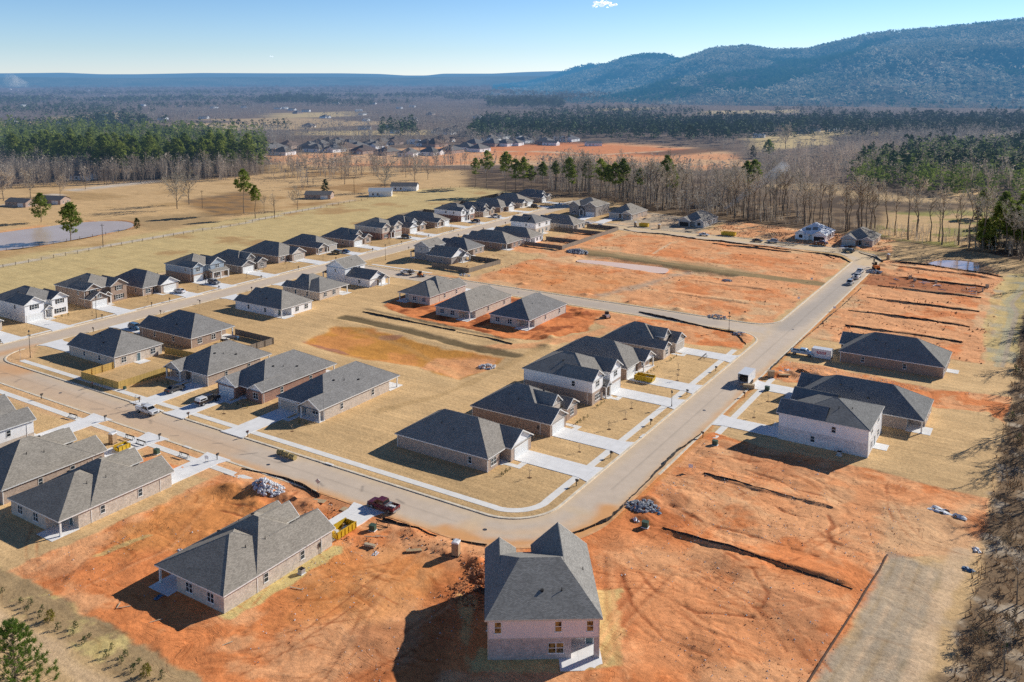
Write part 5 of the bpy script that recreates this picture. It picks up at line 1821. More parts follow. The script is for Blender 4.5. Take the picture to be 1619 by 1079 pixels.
# ---- the two-storey house at the bend, back turned to the camera
def bend_house():
    W, D, i, e = 15.2, 18.2, INS, 5.75
    f0 = 2.0
    A = [Prim(0, W, f0, D, e, l=0.80, r=0.80, f=0.47, b=0.47),
         Prim(0, 8.4, 0, 10.5, e, l=0.80, r=0.86, gable='f', gmat='siding_pink'),
         Prim(10.6, W, 0.8, 8.0, e, l=0.7, r=0.80, gable='f', gmat='siding_pink')]
    up = [(i, W - i, f0 + i, D - i), (i, 8.4 - i, i, 6.0), (10.6 + i, W - i, 0.8 + i, 6.0)]
    pw, pd = 3.6, 3.0        # open patio at the back, under the upper floor
    low_cut = [(i - 0.01, i + pw, D - i - pd, D - i + 0.01)]
    walls = [dict(rects=up, cuts=low_cut, z0=-0.4, z1=2.86, mat='brick_mauve'),
             dict(rects=up, z0=2.92, z1=e - 0.14, mat='siding_pink', name='upper_wall'),
             dict(rects=[(i + 0.01, i + 0.62, D - i - 0.62, D - i - 0.012)], z0=-0.2, z1=2.9, mat='brick_mauve', name='patio_pier')]
    b = D - i
    win = [(1.6, b, 'b', dict(pane='glass_amber', w=0.95, h=1.5, z=3.75)), (5.7, b, 'b', dict(pane='glass_amber', w=0.95, h=1.5, z=3.75)), (13.5, b, 'b', dict(pane='glass_amber', w=0.95, h=1.6, z=3.65)), (6.0, b, 'b', dict(pane='glass_amber', n=2, w=2.1, h=1.5, z=0.8)),
           (i + pw * 0.62, b - pd, 'b', dict(pane='glass_amber', w=0.9, h=1.4, z=0.8)), (W - i, D * 0.5, 'r', dict(w=0.9, h=1.5, z=3.7)), (i, D * 0.45, 'l', dict(w=0.9, h=1.5, z=3.7)), (12.9, 0.8 + i, 'f', dict(n=2, w=1.8, h=1.5, z=3.7)), (4.2, i, 'f', dict(n=2, w=1.8, h=1.5, z=3.7))]

    def floor_over(h):
        m = MB()
        m.poly([(i, D - i, 2.92), (W - i, D - i, 2.92), (W - i, f0 + i, 2.92), (i, f0 + i, 2.92)])
        m.build("patio_ceiling", 'soffit', h)
        n = MB()
        n.box(i - 0.03, W - i + 0.03, D - i - 0.02, D - i + 0.03, 2.84, 2.95)
        n.box(i - 0.03, i + 0.02, f0 + i, D - i - 0.02, 2.84, 2.95)
        n.box(W - i - 0.02, W - i + 0.03, f0 + i, D - i - 0.02, 2.84, 2.95)
        n.build("band_board", 'trim_tan', h)
    spec = dict(prims=A, walls=walls, windows=win, doors=[(i + 0.9, b - pd, 'b', 'door_teal'), (9.5, f0 + i, 'f', 'door_dark')], garages=[(4.2, i, 'f', dict(mat='garage_tan'))],
                posts=[], slabs=[(i - 0.35, i + pw + 1.6, D - i - pd, D + 2.0)], vents=[(5.0, 14.6), (7.6, 14.6), (1.6, 9.0)], roof='shingle_dark', trim='trim_tan', extra=[floor_over])
    th = math.atan2(-0.559, -0.829)
    xh = Vector((math.cos(th), math.sin(th)))
    yh = Vector((-math.sin(th), math.cos(th)))
    cnr = Vector((-47.6, 96.3))
    o = cnr - xh * i - yh * (D - i)
    mid = o + xh * W / 2 + yh * D / 2
    PADS.append((mid.x - 9, mid.x + 9, mid.y - 9, mid.y + 9))
    build_house("two-storey house with pinkish boards over brick at the street bend, nearest the camera", None, 0, 0, 0, 0, spec, rot=th, origin=(o.x, o.y))
    driveway((o.x, o.y), th, 4.2, 5.2, 6.0, 0.5)


bend_house()
# ---------------------------------------------------------------- vehicles (front toward local +x)
import bmesh

level_pads()


def text_mesh(name, body, size, mat, parent, loc, rot, extrude=0.004, offset=0.0):
    c = bpy.data.curves.new(name, 'FONT')
    c.body, c.size, c.align_x, c.align_y, c.extrude, c.offset = body, size, 'CENTER', 'CENTER', extrude, offset
    t = bpy.data.objects.new(name + '_src', c)
    me = bpy.data.meshes.new_from_object(t)
    bpy.data.objects.remove(t)
    me.materials.clear()
    me.materials.append(MATS[mat])
    o = link(name, me, parent, loc)
    o.rotation_euler = rot
    return o



def bevel_mesh(name, v, f, mat, width=0.04, seg=2):
    bm = bmesh.new()
    vs = [bm.verts.new(p) for p in v]
    for q in f:
        bm.faces.new([vs[i] for i in q])
    bmesh.ops.recalc_face_normals(bm, faces=bm.faces)
    bmesh.ops.bevel(bm, geom=list(bm.edges), offset=width, segments=seg, affect='EDGES', clamp_overlap=True)
    me = bpy.data.meshes.new(name)
    bm.to_mesh(me)
    bm.free()
    me.materials.append(MATS[mat])
    for p in me.polygons:
        p.use_smooth = True
    try:
        me.set_sharp_from_angle(angle=R(35))
    except Exception:
        pass
    return me


def frustum(x0, x1, xa, xb, w0, w1, z0, z1):
    v = [(x0, -w0, z0), (x1, -w0, z0), (x1, w0, z0), (x0, w0, z0), (xa, -w1, z1), (xb, -w1, z1), (xb, w1, z1), (xa, w1, z1)]
    f = [(0, 3, 2, 1), (4, 5, 6, 7), (0, 1, 5, 4), (1, 2, 6, 5), (2, 3, 7, 6), (3, 0, 4, 7)]
    return v, f


def cab_glass(parent, x0, x1, xa, xb, w0, w1, z0, z1, splits, solid_back=False):
    """glazing laid 1 cm proud of the cab's four sides"""
    def lerp(a, b, t):
        return a + (b - a) * t
    ta, tb = 0.14, 0.86
    za, zb = lerp(z0, z1, ta), lerp(z0, z1, tb)
    for sg in (-1, 1):
        for (s0, s1) in splits:
            g = MB()
            wa, wb = lerp(w0, w1, ta) + 0.012, lerp(w0, w1, tb) + 0.012
            fx = lambda s, t: lerp(lerp(x0, x1, s), lerp(xa, xb, s), t)
            p = [(fx(s0, ta), sg * wa, za), (fx(s1, ta), sg * wa, za), (fx(s1, tb), sg * wb, zb), (fx(s0, tb), sg * wb, zb)]
            g.poly(p if sg < 0 else p[::-1])
            g.build("side_window", 'car_glass', parent)
    for (xl, xh, nm, sg) in ((x1, xb, "windscreen", 1), (x0, xa, "rear_window", -1)):
        if sg < 0 and solid_back:
            continue
        g = MB()
        wa, wb = lerp(w0, w1, ta) * 0.9, lerp(w0, w1, tb) * 0.9
        a, b = lerp(xl, xh, ta) + sg * 0.012, lerp(xl, xh, tb) + sg * 0.012
        p = [(a, -wa, za), (a, wa, za), (b, wb, zb), (b, -wb, zb)]
        g.poly(p if sg > 0 else p[::-1])
        g.build(nm, 'car_glass', parent)


def wheel(parent, x, y, r=0.36, w=0.24):
    def make():
        m = MB()
        m.tube((0, -w / 2, 0), (0, w / 2, 0), r, n=18)
        k = MB()
        k.tube((0, -w / 2 - 0.012, 0), (0, w / 2 + 0.012, 0), r * 0.62, n=14)
        a = MB()
        a.tube((0, -w / 2 + 0.02, 0), (0, w / 2 - 0.02, 0), r * 1.16, n=18)
        return mesh_of("wheel", m.v, m.f, 'rubber', False), mesh_of("rim", k.v, k.f, 'metal'), mesh_of("wheel_arch", a.v, a.f, 'black')
    t, k, a = cached(('wheel', r, w), make)
    o = link("wheel", t, parent, (x, y, r))
    link("rim", k, o)
    s = 1 if y > 0 else -1
    link("wheel_arch", a, parent, (x, y - s * 0.055, r + 0.04))


def lights(parent, L, w, zf, zr):
    for s in (-1, 1):
        MB().box(L / 2 - 0.06, L / 2 + 0.012, s * w * 0.72 - 0.17, s * w * 0.72 + 0.17, zf, zf + 0.16).build("headlight", 'paint_white', parent)
        MB().box(-L / 2 - 0.012, -L / 2 + 0.05, s * w * 0.85 - 0.08, s * w * 0.85 + 0.08, zr, zr + 0.24).build("tail_light", 'stop_red', parent)


PAINTS = dict(maroon=(0.12, 0.008, 0.018), white=(0.78, 0.79, 0.80), black=(0.012, 0.013, 0.016), silver=(0.42, 0.44, 0.46), dark=(0.03, 0.035, 0.045), blue=(0.08, 0.20, 0.34), green=(0.06, 0.10, 0.09), grey=(0.22, 0.23, 0.25), paleblue=(0.40, 0.55, 0.66))


def vehicle(kind, colour, label, x, y, rz, z=None, cap=None):
    pm = 'paint_' + colour + '_car'
    paint(pm, PAINTS[colour])
    nm = {'pickup': 'pickup_truck', 'service': 'service_truck', 'sedan': 'parked_car', 'suv': 'parked_car', 'flatbed': 'flatbed_truck'}[kind]
    z = (max(0.0, ground_z(x, y)) if road_sd(x, y) > 0.3 else 0.0) if z is None else z
    o = thing(nm, label, {'pickup': 'pickup truck', 'service': 'work truck', 'sedan': 'car', 'suv': 'car', 'flatbed': 'truck'}[kind], (x, y, z), rz)
    if kind == 'sedan':
        L, w = 4.7, 0.9
        prof = [(-2.35, 0.35), (2.3, 0.32), (2.35, 0.6), (2.2, 0.78), (1.0, 0.95), (-1.9, 1.0), (-2.3, 0.92)]
        cab = (-1.75, 1.15, -0.95, 0.35, w * 0.93, w * 0.72, 0.93, 1.45)
        sp = ((0.2, 0.5), (0.53, 0.82))
        r, ax = 0.33, 1.4
    elif kind == 'suv':
        L, w = 4.9, 0.97
        prof = [(-2.42, 0.42), (2.4, 0.40), (2.45, 0.75), (2.3, 0.98), (1.15, 1.10), (-2.4, 1.12)]
        cab = (-2.38, 1.25, -2.05, 0.55, w * 0.95, w * 0.78, 1.08, 1.78)
        sp = ((0.04, 0.3), (0.33, 0.58), (0.61, 0.86))
        r, ax = 0.37, 1.45
    else:
        L, w = 5.9, 1.0
        prof = [(-2.95, 0.55), (2.9, 0.50), (2.95, 0.9), (2.85, 1.12), (1.55, 1.2), (-0.75, 1.2), (-0.75, 0.8), (-2.95, 0.8)]
        cab = (-0.72, 1.75, -0.55, 0.95, w * 0.94, w * 0.78, 1.18, 1.88)
        sp = ((0.06, 0.42), (0.46, 0.84))
        r, ax = 0.41, 1.9

    def mk():
        m = MB()
        m.prism(prof, -w, w)
        return bevel_mesh("body", m.v, m.f, pm, 0.05)
    link("body", cached(('vb', kind, colour), mk), o)
    cv, cf = frustum(*cab)
    link("cab", cached(('vc', kind, colour), lambda: bevel_mesh("cab", cv, cf, pm, 0.06)), o)
    cab_glass(o, *cab, splits=sp)
    for sx in (-1, 1):
        for sy in (-1, 1):
            wheel(o, sx * ax + (0.05 if sx > 0 else -0.05), sy * (w - 0.1), r)
    lights(o, L, w, 0.72 if kind == 'sedan' else 0.85, 0.7 if kind == 'sedan' else 0.9)
    MB().box(L / 2 - 0.1, L / 2 + 0.09, -w * 0.95, w * 0.95, 0.38, 0.6).build("front_bumper", 'metal' if kind in ('pickup', 'service', 'flatbed') else pm, o)
    MB().box(-L / 2 - 0.09, -L / 2 + 0.1, -w * 0.95, w * 0.95, 0.42, 0.64).build("rear_bumper", 'metal' if kind in ('pickup', 'service', 'flatbed') else pm, o)
    MB().box(L / 2 - 0.02, L / 2 + 0.02, -w * 0.5, w * 0.5, 0.68, 0.95).build("grille", 'black', o)
    for s in (-1, 1):
        MB().box(cab[1] - 0.75, cab[1] - 0.55, s * (w + 0.02) - 0.11, s * (w + 0.02) + 0.11, cab[6] + 0.05, cab[6] + 0.22).build("wing_mirror", 'black', o)
    if kind == 'pickup':
        b = MB()
        b.box(-2.94, -0.78, -w, -w + 0.09, 0.79, 1.2).box(-2.94, -0.78, w - 0.09, w, 0.79, 1.2).box(-2.94, -2.84, -w + 0.09, w - 0.09, 0.79, 1.2)
        b.build("bed_side", pm, o)
        MB().box(-2.83, -0.79, -w + 0.1, w - 0.1, 0.802, 0.83).build("bed_floor", 'metal_dark', o)
        if cap:
            v, f = frustum(-2.92, -0.78, -2.75, -0.8, w * 0.97, w * 0.82, 1.2, 1.86)
            link("bed_cap", bevel_mesh("bed_cap", v, f, cap, 0.05), o)
            for s in (-1, 1):
                g = MB()
                p = [(-2.7, s * (w * 0.945 + 0.012), 1.32), (-1.0, s * (w * 0.945 + 0.012), 1.32), (-1.0, s * (w * 0.87 + 0.012), 1.7), (-2.62, s * (w * 0.87 + 0.012), 1.7)]
                g.poly(p if s < 0 else p[::-1])
                g.build("cap_window", 'car_glass', o)
        elif colour == 'maroon':
            t = MB()
            t.box(-1.35, -0.85, -0.85, 0.85, 0.84, 1.28)
            t.build("tool_box", 'metal', o)
            t = MB()
            for k in range(4):
                t.box(-2.5 + k * 0.28, -2.3 + k * 0.28, -0.4 + 0.1 * (k % 2), 0.1 + 0.1 * (k % 2), 0.84, 1.1)
            t.build("bed_load", 'paint_white', o)
    elif kind == 'service':
        for s in (-1, 1):
            MB().box(-2.95, -0.8, s * 0.78 - 0.26, s * 0.78 + 0.26, 0.8, 1.52).build("tool_locker", pm, o)
            for k in range(3):
                MB().box(-2.88 + k * 0.7, -2.26 + k * 0.7, s * 1.045 - 0.008, s * 1.045 + 0.008, 0.9, 1.44).build("locker_door", 'paint_white', o)
        MB().box(-2.9, -0.8, -0.5, 0.5, 0.81, 0.9).build("bed_floor", 'metal_dark', o)
        MB().tube((-0.9, -0.85, 1.95), (-0.9, 0.85, 1.95), 0.04).tube((-0.9, -0.85, 1.5), (-0.9, -0.85, 1.95), 0.04).tube((-0.9, 0.85, 1.5), (-0.9, 0.85, 1.95), 0.04).build("ladder_rack", 'metal_dark', o)
    elif kind == 'flatbed':
        MB().box(-3.1, -0.8, -1.12, 1.12, 0.98, 1.1).build("flat_deck", 'wood_dark', o)
        MB().box(-0.9, -0.8, -1.1, 1.1, 1.1, 1.9).build("headboard", 'metal_dark', o)
        MB().box(-2.7, -1.3, -0.7, 0.6, 1.1, 1.6).tube((-1.6, 0, 1.6), (-1.2, 0, 2.3), 0.08).tube((-2.4, -0.5, 1.6), (-2.0, -0.5, 2.0), 0.1).build("deck_load", 'metal_dark', o)
    return o


PI = math.pi
vehicle('pickup', 'maroon', "maroon pickup truck with open bed parked on the front street by the yellow dumpster", -97.4, 112.0, PI)
vehicle('service', 'white', "white utility truck with side lockers stopped on the front street", -171.2, 117.6, 0)
vehicle('pickup', 'black', "black pickup with a white bed cap on the drive of the red brick house", -164.7, 128.8, PI / 2, 0.16, cap='paint_white')
vehicle('sedan', 'dark', "dark sedan in the shade on the drive beside the yellow fence", -177.6, 129.6, PI / 2, 0.16)
vehicle('suv', 'blue', "dark blue car in the shade in front of the red-brown brick house with clutter behind", -232.5, 157.0, 0, 0.16)
vehicle('pickup', 'paleblue', "pale blue pickup in the shade beside the white storage container", -57.6, 238.4, 0, 0.12)
vehicle('sedan', 'white', "white sedan on the drive of the white-gabled house in the left row", -259.4, 193.0, PI, 0.16)
vehicle('suv', 'grey', "grey car on the drive of the blue-grey two-storey house", -260.0, 208.0, 0, 0.16)
vehicle('suv', 'green', "dark green car left of a blue car on the same drive, left row", -261.0, 272.6, PI, 0.16)
vehicle('sedan', 'blue', "blue car right of a dark green car on the same drive, left row", -259.5, 276.2, PI, 0.16)
vehicle('suv', 'dark', "dark car on the drive of the cream two-storey house", -259.0, 317.0, 0, 0.16)
vehicle('suv', 'black', "black car on the drive of the white and blue-shaded two-storey house", -257.4, 371.5, PI, 0.16)
vehicle('pickup', 'silver', "silver pickup on a drive right of the black car in the far left row", -257.5, 391.0, PI, 0.16)
vehicle('suv', 'dark', "small dark car on a drive near the far end of the left row", -258.5, 433.5, 0, 0.16)
vehicle('flatbed', 'white', "white flatbed truck loaded with equipment on the cross street", -211.0, 258.6, PI)
vehicle('sedan', 'white', "white car parked left of the long yellow dumpster on the back street", -144.0, 398.4, 0.05)
vehicle('sedan', 'dark', "black car left of a silver car on the back street", -117.8, 396.4, 0.02)
vehicle('suv', 'silver', "silver car right of a black car on the back street", -111.4, 398.2, PI)
vehicle('pickup', 'maroon', "dark red pickup by the rubble in front of the white wrapped house", -91.0, 402.6, 0.1)
vehicle('suv', 'green', "green and white car at the bend of the back street", -77.5, 393.4, 2.8)
vehicle('suv', 'silver', "silver car parked nearest the camera on the upper right street", -64.3, 331.6, -PI / 2)
vehicle('service', 'white', "white work truck behind the silver car on the upper right street", -64.2, 343.2, PI / 2)
vehicle('pickup', 'white', "white pickup farthest along the line parked on the upper right street", -65.0, 352.6, PI / 2)
vehicle('sedan', 'white', "white car in front of the dark brick two-storey house", -205.6, 397.2, 0.2)
vehicle('sedan', 'paleblue', "pale car beside the end of the fenced yards on the back street", -196.5, 393.5, 0.3)


# ---------------------------------------------------------------- site equipment
def box_trailer():
    x, y = -63.9, 209.5
    o = thing("cargo_trailer", "white box trailer with open dark rear on the edge of the right street", "trailer", (x, y, 0), PI / 2)
    L, w = 5.8, 1.3
    m = MB()
    m.box(-L / 2, L / 2, -w, -w + 0.05, 0.55, 2.75).box(-L / 2, L / 2, w - 0.05, w, 0.55, 2.75).box(L / 2 - 0.05, L / 2, -w + 0.05, w - 0.05, 0.55, 2.75)
    m.box(-L / 2, L / 2 - 0.05, -w + 0.05, w - 0.05, 0.55, 0.65)
    m.build("box_body", 'paint_white', o)
    MB().box(-L / 2 - 0.03, L / 2 + 0.03, -w - 0.03, w + 0.03, 2.752, 2.82).build("trailer_roof", 'paint_white', o)
    MB().box(-1.6, -1.0, -w + 0.1, w - 0.2, 0.66, 1.7).box(-2.0, -1.7, -0.3, 0.6, 0.66, 1.4).build("cargo", 'wood_dark', o)
    for yy in (-w - 0.08, w + 0.08):
        wheel(o, -0.45, yy, 0.34, 0.2)
        wheel(o, 0.45, yy, 0.34, 0.2)
    MB().tube((L / 2, -0.6, 0.55), (L / 2 + 1.3, 0, 0.5), 0.05).tube((L / 2, 0.6, 0.55), (L / 2 + 1.3, 0, 0.5), 0.05).tube((L / 2 + 1.2, 0, 0), (L / 2 + 1.2, 0, 0.7), 0.04).build("tow_frame", 'metal_dark', o)
    MB().box(-L / 2 - 0.02, -L / 2 + 0.06, -w, w, 0.5, 0.6).build("rear_sill", 'metal_dark', o)


box_trailer()


def crate(x, y, L, w, h, rz, label, mat='plywood', cat="crate"):
    o = thing("packing_crate", label, cat, (x, y, ground_z(x, y) if road_sd(x, y) > 0.5 else 0), rz)
    MB().box(-L / 2, L / 2, -w / 2, w / 2, 0.12, h).build("box_body", mat, o)
    m = MB()
    for k in (-0.4, 0, 0.4):
        m.box(L * k - 0.05, L * k + 0.05, -w / 2 - 0.02, w / 2 + 0.02, 0, 0.118)
    m.build("pallet", 'wood_raw', o)
    f = MB()
    for sx in (-1, 1):
        f.box(sx * L / 2 - 0.06, sx * L / 2 + 0.06, -w / 2 - 0.03, w / 2 + 0.03, h + 0.002, h + 0.05)
    f.build("lid_batten", 'wood_raw', o)


crate(-62.0, 205.4, 2.6, 1.2, 1.0, 0.25, "long low plywood crate at the rear of the white box trailer")
crate(-59.8, 216.3, 1.6, 1.5, 1.6, 0.3, "tall brown cardboard box among debris beside the white box trailer", 'toilet_tan', "box")


def container():
    o = thing("storage_container", "white portable storage container with red lettering on the drive of the brick house", "container", (-52.6, 238.9, 0.12), 0)
    L, w, h = 4.9, 1.22, 2.5
    m = MB()
    m.box(-L / 2 + 0.05, L / 2 - 0.05, -w + 0.03, w - 0.03, 0.12, h - 0.08)
    m.build("box_body", 'paint_white', o)
    f = MB()
    for sx in (-1, 1):
        for sy in (-1, 1):
            f.box(sx * L / 2 - 0.08, sx * L / 2 + 0.08, sy * w - 0.08, sy * w + 0.08, 0, h)
    f.box(-L / 2 + 0.08, L / 2 - 0.08, -w - 0.05, -w + 0.05, 0.05, 0.2).box(-L / 2 + 0.08, L / 2 - 0.08, w - 0.05, w + 0.05, 0.05, 0.2)
    f.build("frame", 'galv', o)
    MB().box(-L / 2 + 0.02, L / 2 - 0.02, -w + 0.02, w - 0.02, h - 0.076, h + 0.04).build("lid", 'paint_white', o)
    panel = MB().box(-1.15, 1.15, -w - 0.012, -w + 0.02, 1.28, 1.95).build("logo_panel", 'stop_red', o)
    text_mesh("lettering", "PODS", 0.72, 'paint_white', panel, (0, -w - 0.018, 1.61), (PI / 2, 0, 0), 0.004, 0.02)


container()


def dumpster(x, y, rz, L, label, load=True, w=1.15, h=1.25):
    o = thing("dumpster", label, "dumpster", (x, y, max(ground_z(x, y), 0.0) + 0.06), rz)
    m = MB()
    t = 0.06
    for s in (-1, 1):
        m.box(-L / 2, L / 2, s * w - t / 2, s * w + t / 2, 0.12, h)
        for k in range(int(L / 0.8) + 1):
            xx = -L / 2 + 0.06 + k * (L - 0.12) / int(L / 0.8)
            m.box(xx - 0.05, xx + 0.05, s * (w + 0.07) - 0.04, s * (w + 0.07) + 0.04, 0.14, h - 0.02)
        m.box(-L / 2 - 0.02, L / 2 + 0.02, s * w - 0.08, s * w + 0.08, h + 0.001, h + 0.09)
    m.poly([(-L / 2, -w, 0.13), (-L / 2, w, 0.13), (-L / 2 - 0.35, w, h), (-L / 2 - 0.35, -w, h)]).poly([(-L / 2 + 0.05, -w, 0.13), (-L / 2 - 0.30, -w, h), (-L / 2 - 0.30, w, h), (-L / 2 + 0.05, w, 0.13)])
    m.box(L / 2 - t, L / 2, -w, w, 0.12, h - 0.01)
    m.box(-L / 2, L / 2, -w + 0.03, w - 0.03, 0.121, 0.2)
    m.build("bin_shell", 'yellow', o)
    k = MB()
    for s in (-0.5, 0.5):
        k.box(-L / 2, L / 2, s - 0.06, s + 0.06, 0.0, 0.118)
    k.build("skid", 'metal_dark', o)
    if load:
        r = random.Random(int(abs(x * 10)))
        for nm, mt, n in (("rubbish", 'paint_white', 5), ("rubbish", 'wood_dark', 6), ("rubbish", 'tarp_blue', 2), ("rubbish", 'plywood', 4)):
            q = MB()
            for _ in range(n):
                cx, cy = r.uniform(-L / 2 + 0.5, L / 2 - 0.7), r.uniform(-w + 0.35, w - 0.35)
                a, b, c = r.uniform(0.15, 0.5), r.uniform(0.1, 0.3), r.uniform(0.3, 0.95)
                q.box(cx - a, cx + a, cy - b, cy + b, 0.21, c)
            q.build(nm, mt, o)
    return o


dumpster(-97.7, 101.9, PI / 2, 4.4, "yellow dumpster full of rubbish on the drive of the new brick house on bare clay")
dumpster(-85.6, 196.9, PI, 4.6, "yellow dumpster on the drive of the brick house with a posted porch")
dumpster(-178.2, 406.2, 0.1, 4.5, "short yellow dumpster beside portable toilets on the back street", w=1.1, h=1.6)
dumpster(-134.0, 404.6, 0.0, 6.6, "long yellow dumpster right of a white car on the back street", h=1.5)
dumpster(-158.2, 102.6, PI / 2, 2.6, "small yellow skip half hidden behind the grey roof near the tan portable toilet", w=0.8, h=1.0)


def toilet(x, y, rz, label):
    o = thing("portable_toilet", label, "portable toilet", (x, y, ground_z(x, y)), rz)
    m = MB()
    m.box(-0.56, 0.56, -0.56, 0.56, 0.12, 2.08)
    m.build("cabin", 'toilet_tan', o)
    MB().box(-0.62, 0.62, -0.62, 0.62, 0, 0.118).build("base", 'plastic_black', o)
    d = MB().box(-0.40, 0.40, -0.59, -0.55, 0.2, 1.95).build("door", 'toilet_tan', o)
    MB().box(0.25, 0.32, -0.62, -0.58, 1.05, 1.2).build("handle", 'plastic_black', d)
    v, f = MB(), None
    v.prism([(-0.60, 2.082), (0.60, 2.082), (0.55, 2.26), (0.25, 2.38), (-0.25, 2.38), (-0.55, 2.26)], -0.6, 0.6)
    v.build("roof", 'toilet_roof', o)
    MB().tube((0.4, 0.4, 2.2), (0.4, 0.4, 2.62), 0.05).build("vent_pipe", 'plastic_black', o)


toilet(-77.6, 106.2, 0.3, "tan portable toilet with white roof on clay left of the two-storey house at the bend")
toilet(-162.6, 103.4, 0.2, "tan portable toilet with white roof behind the grey-roofed house on the front street")
toilet(-182.2, 404.4, 0.1, "portable toilet left of the short yellow dumpster on the back street")
toilet(-169.6, 405.0, 0.1, "portable toilet right of the short yellow dumpster on the back street")
toilet(-60.2, 386.0, -0.2, "portable toilet near the far pond at the top of the right street")


def barricade(x, y, rz, label, group=None):
    o = thing("drive_barrier", label, "barrier", (x, y, 0.16 if road_sd(x, y) < 30 else ground_z(x, y)), rz, group)
    m = MB()
    for s in (-1, 1):
        m.tube((s * 1.1, -0.35, 0), (s * 1.1, 0, 0.75), 0.045, n=6).tube((s * 1.1, 0.35, 0), (s * 1.1, 0, 0.75), 0.045, n=6)
    m.build("trestle", 'plastic_black', o)
    MB().box(-1.35, 1.35, -0.05, 0.05, 0.62, 0.82).build("rail", 'plastic_black', o)
    MB().box(-1.3, 1.3, -0.36, -0.30, 0.02, 0.12).build("foot_rail", 'plastic_black', o)


barricade(-182.5, 107.0, 0.1, "black barrier across the drive of the white house at the lower left")
barricade(-161.5, 106.6, 0.05, "black barrier on the drive left of the small yellow skip")
barricade(-157.2, 106.2, 0.05, "black barrier on the pavement right of the tan portable toilet")
barricade(-144.6, 107.0, 0.05, "black barrier across the drive beside the bare clay lot")
barricade(-79.3, 222.0, PI / 2, "black barrier across the drive of the house on the bare corner lot")
barricade(-93.6, 107.4, 0.1, "low dark barrier beside the green box near the maroon pickup")


def utility_box(x, y, rz, label, s=1.0):
    o = thing("utility_box", label, "utility box", (x, y, ground_z(x, y)), rz)
    MB().box(-0.6 * s, 0.6 * s, -0.5 * s, 0.5 * s, -0.1, 0.1).build("base", 'concrete', o)
    v, f = frustum(-0.52 * s, 0.52 * s, -0.5 * s, 0.5 * s, 0.43 * s, 0.40 * s, 0.102, 0.95 * s)
    link("cabinet", bevel_mesh("cabinet", v, f, 'utility_green', 0.03), o)
    MB().box(-0.54 * s, 0.54 * s, -0.5 * s, 0.44 * s, 0.955 * s, 1.02 * s).build("lid", 'utility_green', o)


utility_box(-94.0, 105.3, 0.2, "green utility box with lumber beside it near the maroon pickup")
utility_box(-56.2, 130.6, 0.1, "green utility box below the rock pile on the right-hand clay slope")
utility_box(-150.5, 105.0, 0.1, "green utility box between two drives on the front street")
utility_box(-57.6, 168.8, 0.0, "green utility box at the end of the drive of the two-storey white house")
utility_box(-57.8, 206.2, 0.0, "green utility box just behind the long plywood crate")
utility_box(-189.0, 124.0, 0.0, "pair of green bins by the drive beside the yellow fence", 0.7)


def ac_unit(x, y, label, z=None):
    o = thing("air_conditioner", label, "air conditioner", (x, y, ground_z(x, y) if z is None else z))
    MB().box(-0.5, 0.5, -0.5, 0.5, -0.05, 0.08).build("base", 'concrete', o)
    MB().box(-0.4, 0.4, -0.4, 0.4, 0.082, 0.8).build("casing", 'galv', o)
    MB().tube((0, 0, 0.801), (0, 0, 0.83), 0.33, n=16).build("fan_guard", 'black', o)
    MB().box(-0.42, 0.42, -0.42, 0.42, 0.79, 0.8).build("lid", 'metal', o)


ac_unit(-94.6, 89.8, "grey air conditioner on straw beside the new brick house on bare clay")
ac_unit(-62.6, 93.6, "air conditioner in the shade left of the two-storey house at the bend")
ac_unit(-35.0, 177.3, "air conditioner in the shade below the lavender wall of the white house")


def meter(x, y, rz, label):
    o = thing("electric_meter", label, "electric meter", (x, y, 0.08), rz)
    MB().box(-0.2, 0.2, -0.14, 0.0, 1.1, 1.85).build("meter_box", 'metal_dark', o)
    MB().tube((0, -0.06, 0), (0, -0.06, 1.1), 0.04, n=6).build("conduit", 'galv', o)
    MB().tube((0, -0.2, 1.55), (0, -0.14, 1.55), 0.1, n=10).build("dial", 'glass', o)


meter(-96.3 + 0.02, 95.4, PI / 2, "electric meter on the sunny wall of the new brick house on bare clay")
meter(-91.0, 154.15, 0, "electric meter on the side wall of the brick house with three tan gables")


# ---------------------------------------------------------------- street furniture
def mailbox(x, y, rz):
    def mk():
        p, b, f = MB(), MB(), MB()
        p.box(-0.06, 0.06, -0.06, 0.06, -0.2, 1.05)
        p.box(-0.05, 0.05, -0.35, 0.2, 0.85, 0.94)
        b.prism([(-0.12, 1.05), (0.12, 1.05), (0.12, 1.22), (0.08, 1.31), (-0.08, 1.31), (-0.12, 1.22)], -0.42, 0.2)
        f.box(0.125, 0.15, -0.1, -0.06, 1.12, 1.42)
        return mesh_of("post", p.v, p.f, 'black'), mesh_of("letter_box", b.v, b.f, 'black'), mesh_of("flag", f.v, f.f, 'stop_red')
    p, b, f = cached('mailbox', mk)
    o = thing("mailbox", "black mailbox on a black post at the kerb beside a driveway", "mailbox", (x, y, 0.08), rz, "black mailboxes at the kerbs of the estate")
    link("post", p, o)
    k = link("letter_box", b, o)
    link("flag", f, k)


for (x, y) in ((-73.0, 137.6), (-73.0, 152.0), (-73.0, 171.6), (-73.0, 193.0), (-73.0, 213.0)):
    mailbox(x, y, PI / 2)
for x in (-178.4, -160.9, -141.8, -196.8):
    mailbox(x, 120.6, 0)
for x in (-199.6, -174.8, -156, -138.0):
    mailbox(x, 109.6, PI)
for y in (127.5, 158.6, 176.2, 183.0, 203.4, 222.8, 241.6, 262.4, 285.0, 304.5, 324.5, 344.5, 366.5, 385.0, 404.0, 424.5, 450):
    mailbox(-251.7, y, PI / 2)
for y in (148.6, 171.5, 186.5, 208.5, 296, 314.5, 333, 354, 374):
    mailbox(-240.5, y, -PI / 2)
for y in (198.8, 171.0):
    mailbox(-61.0, y, -PI / 2)


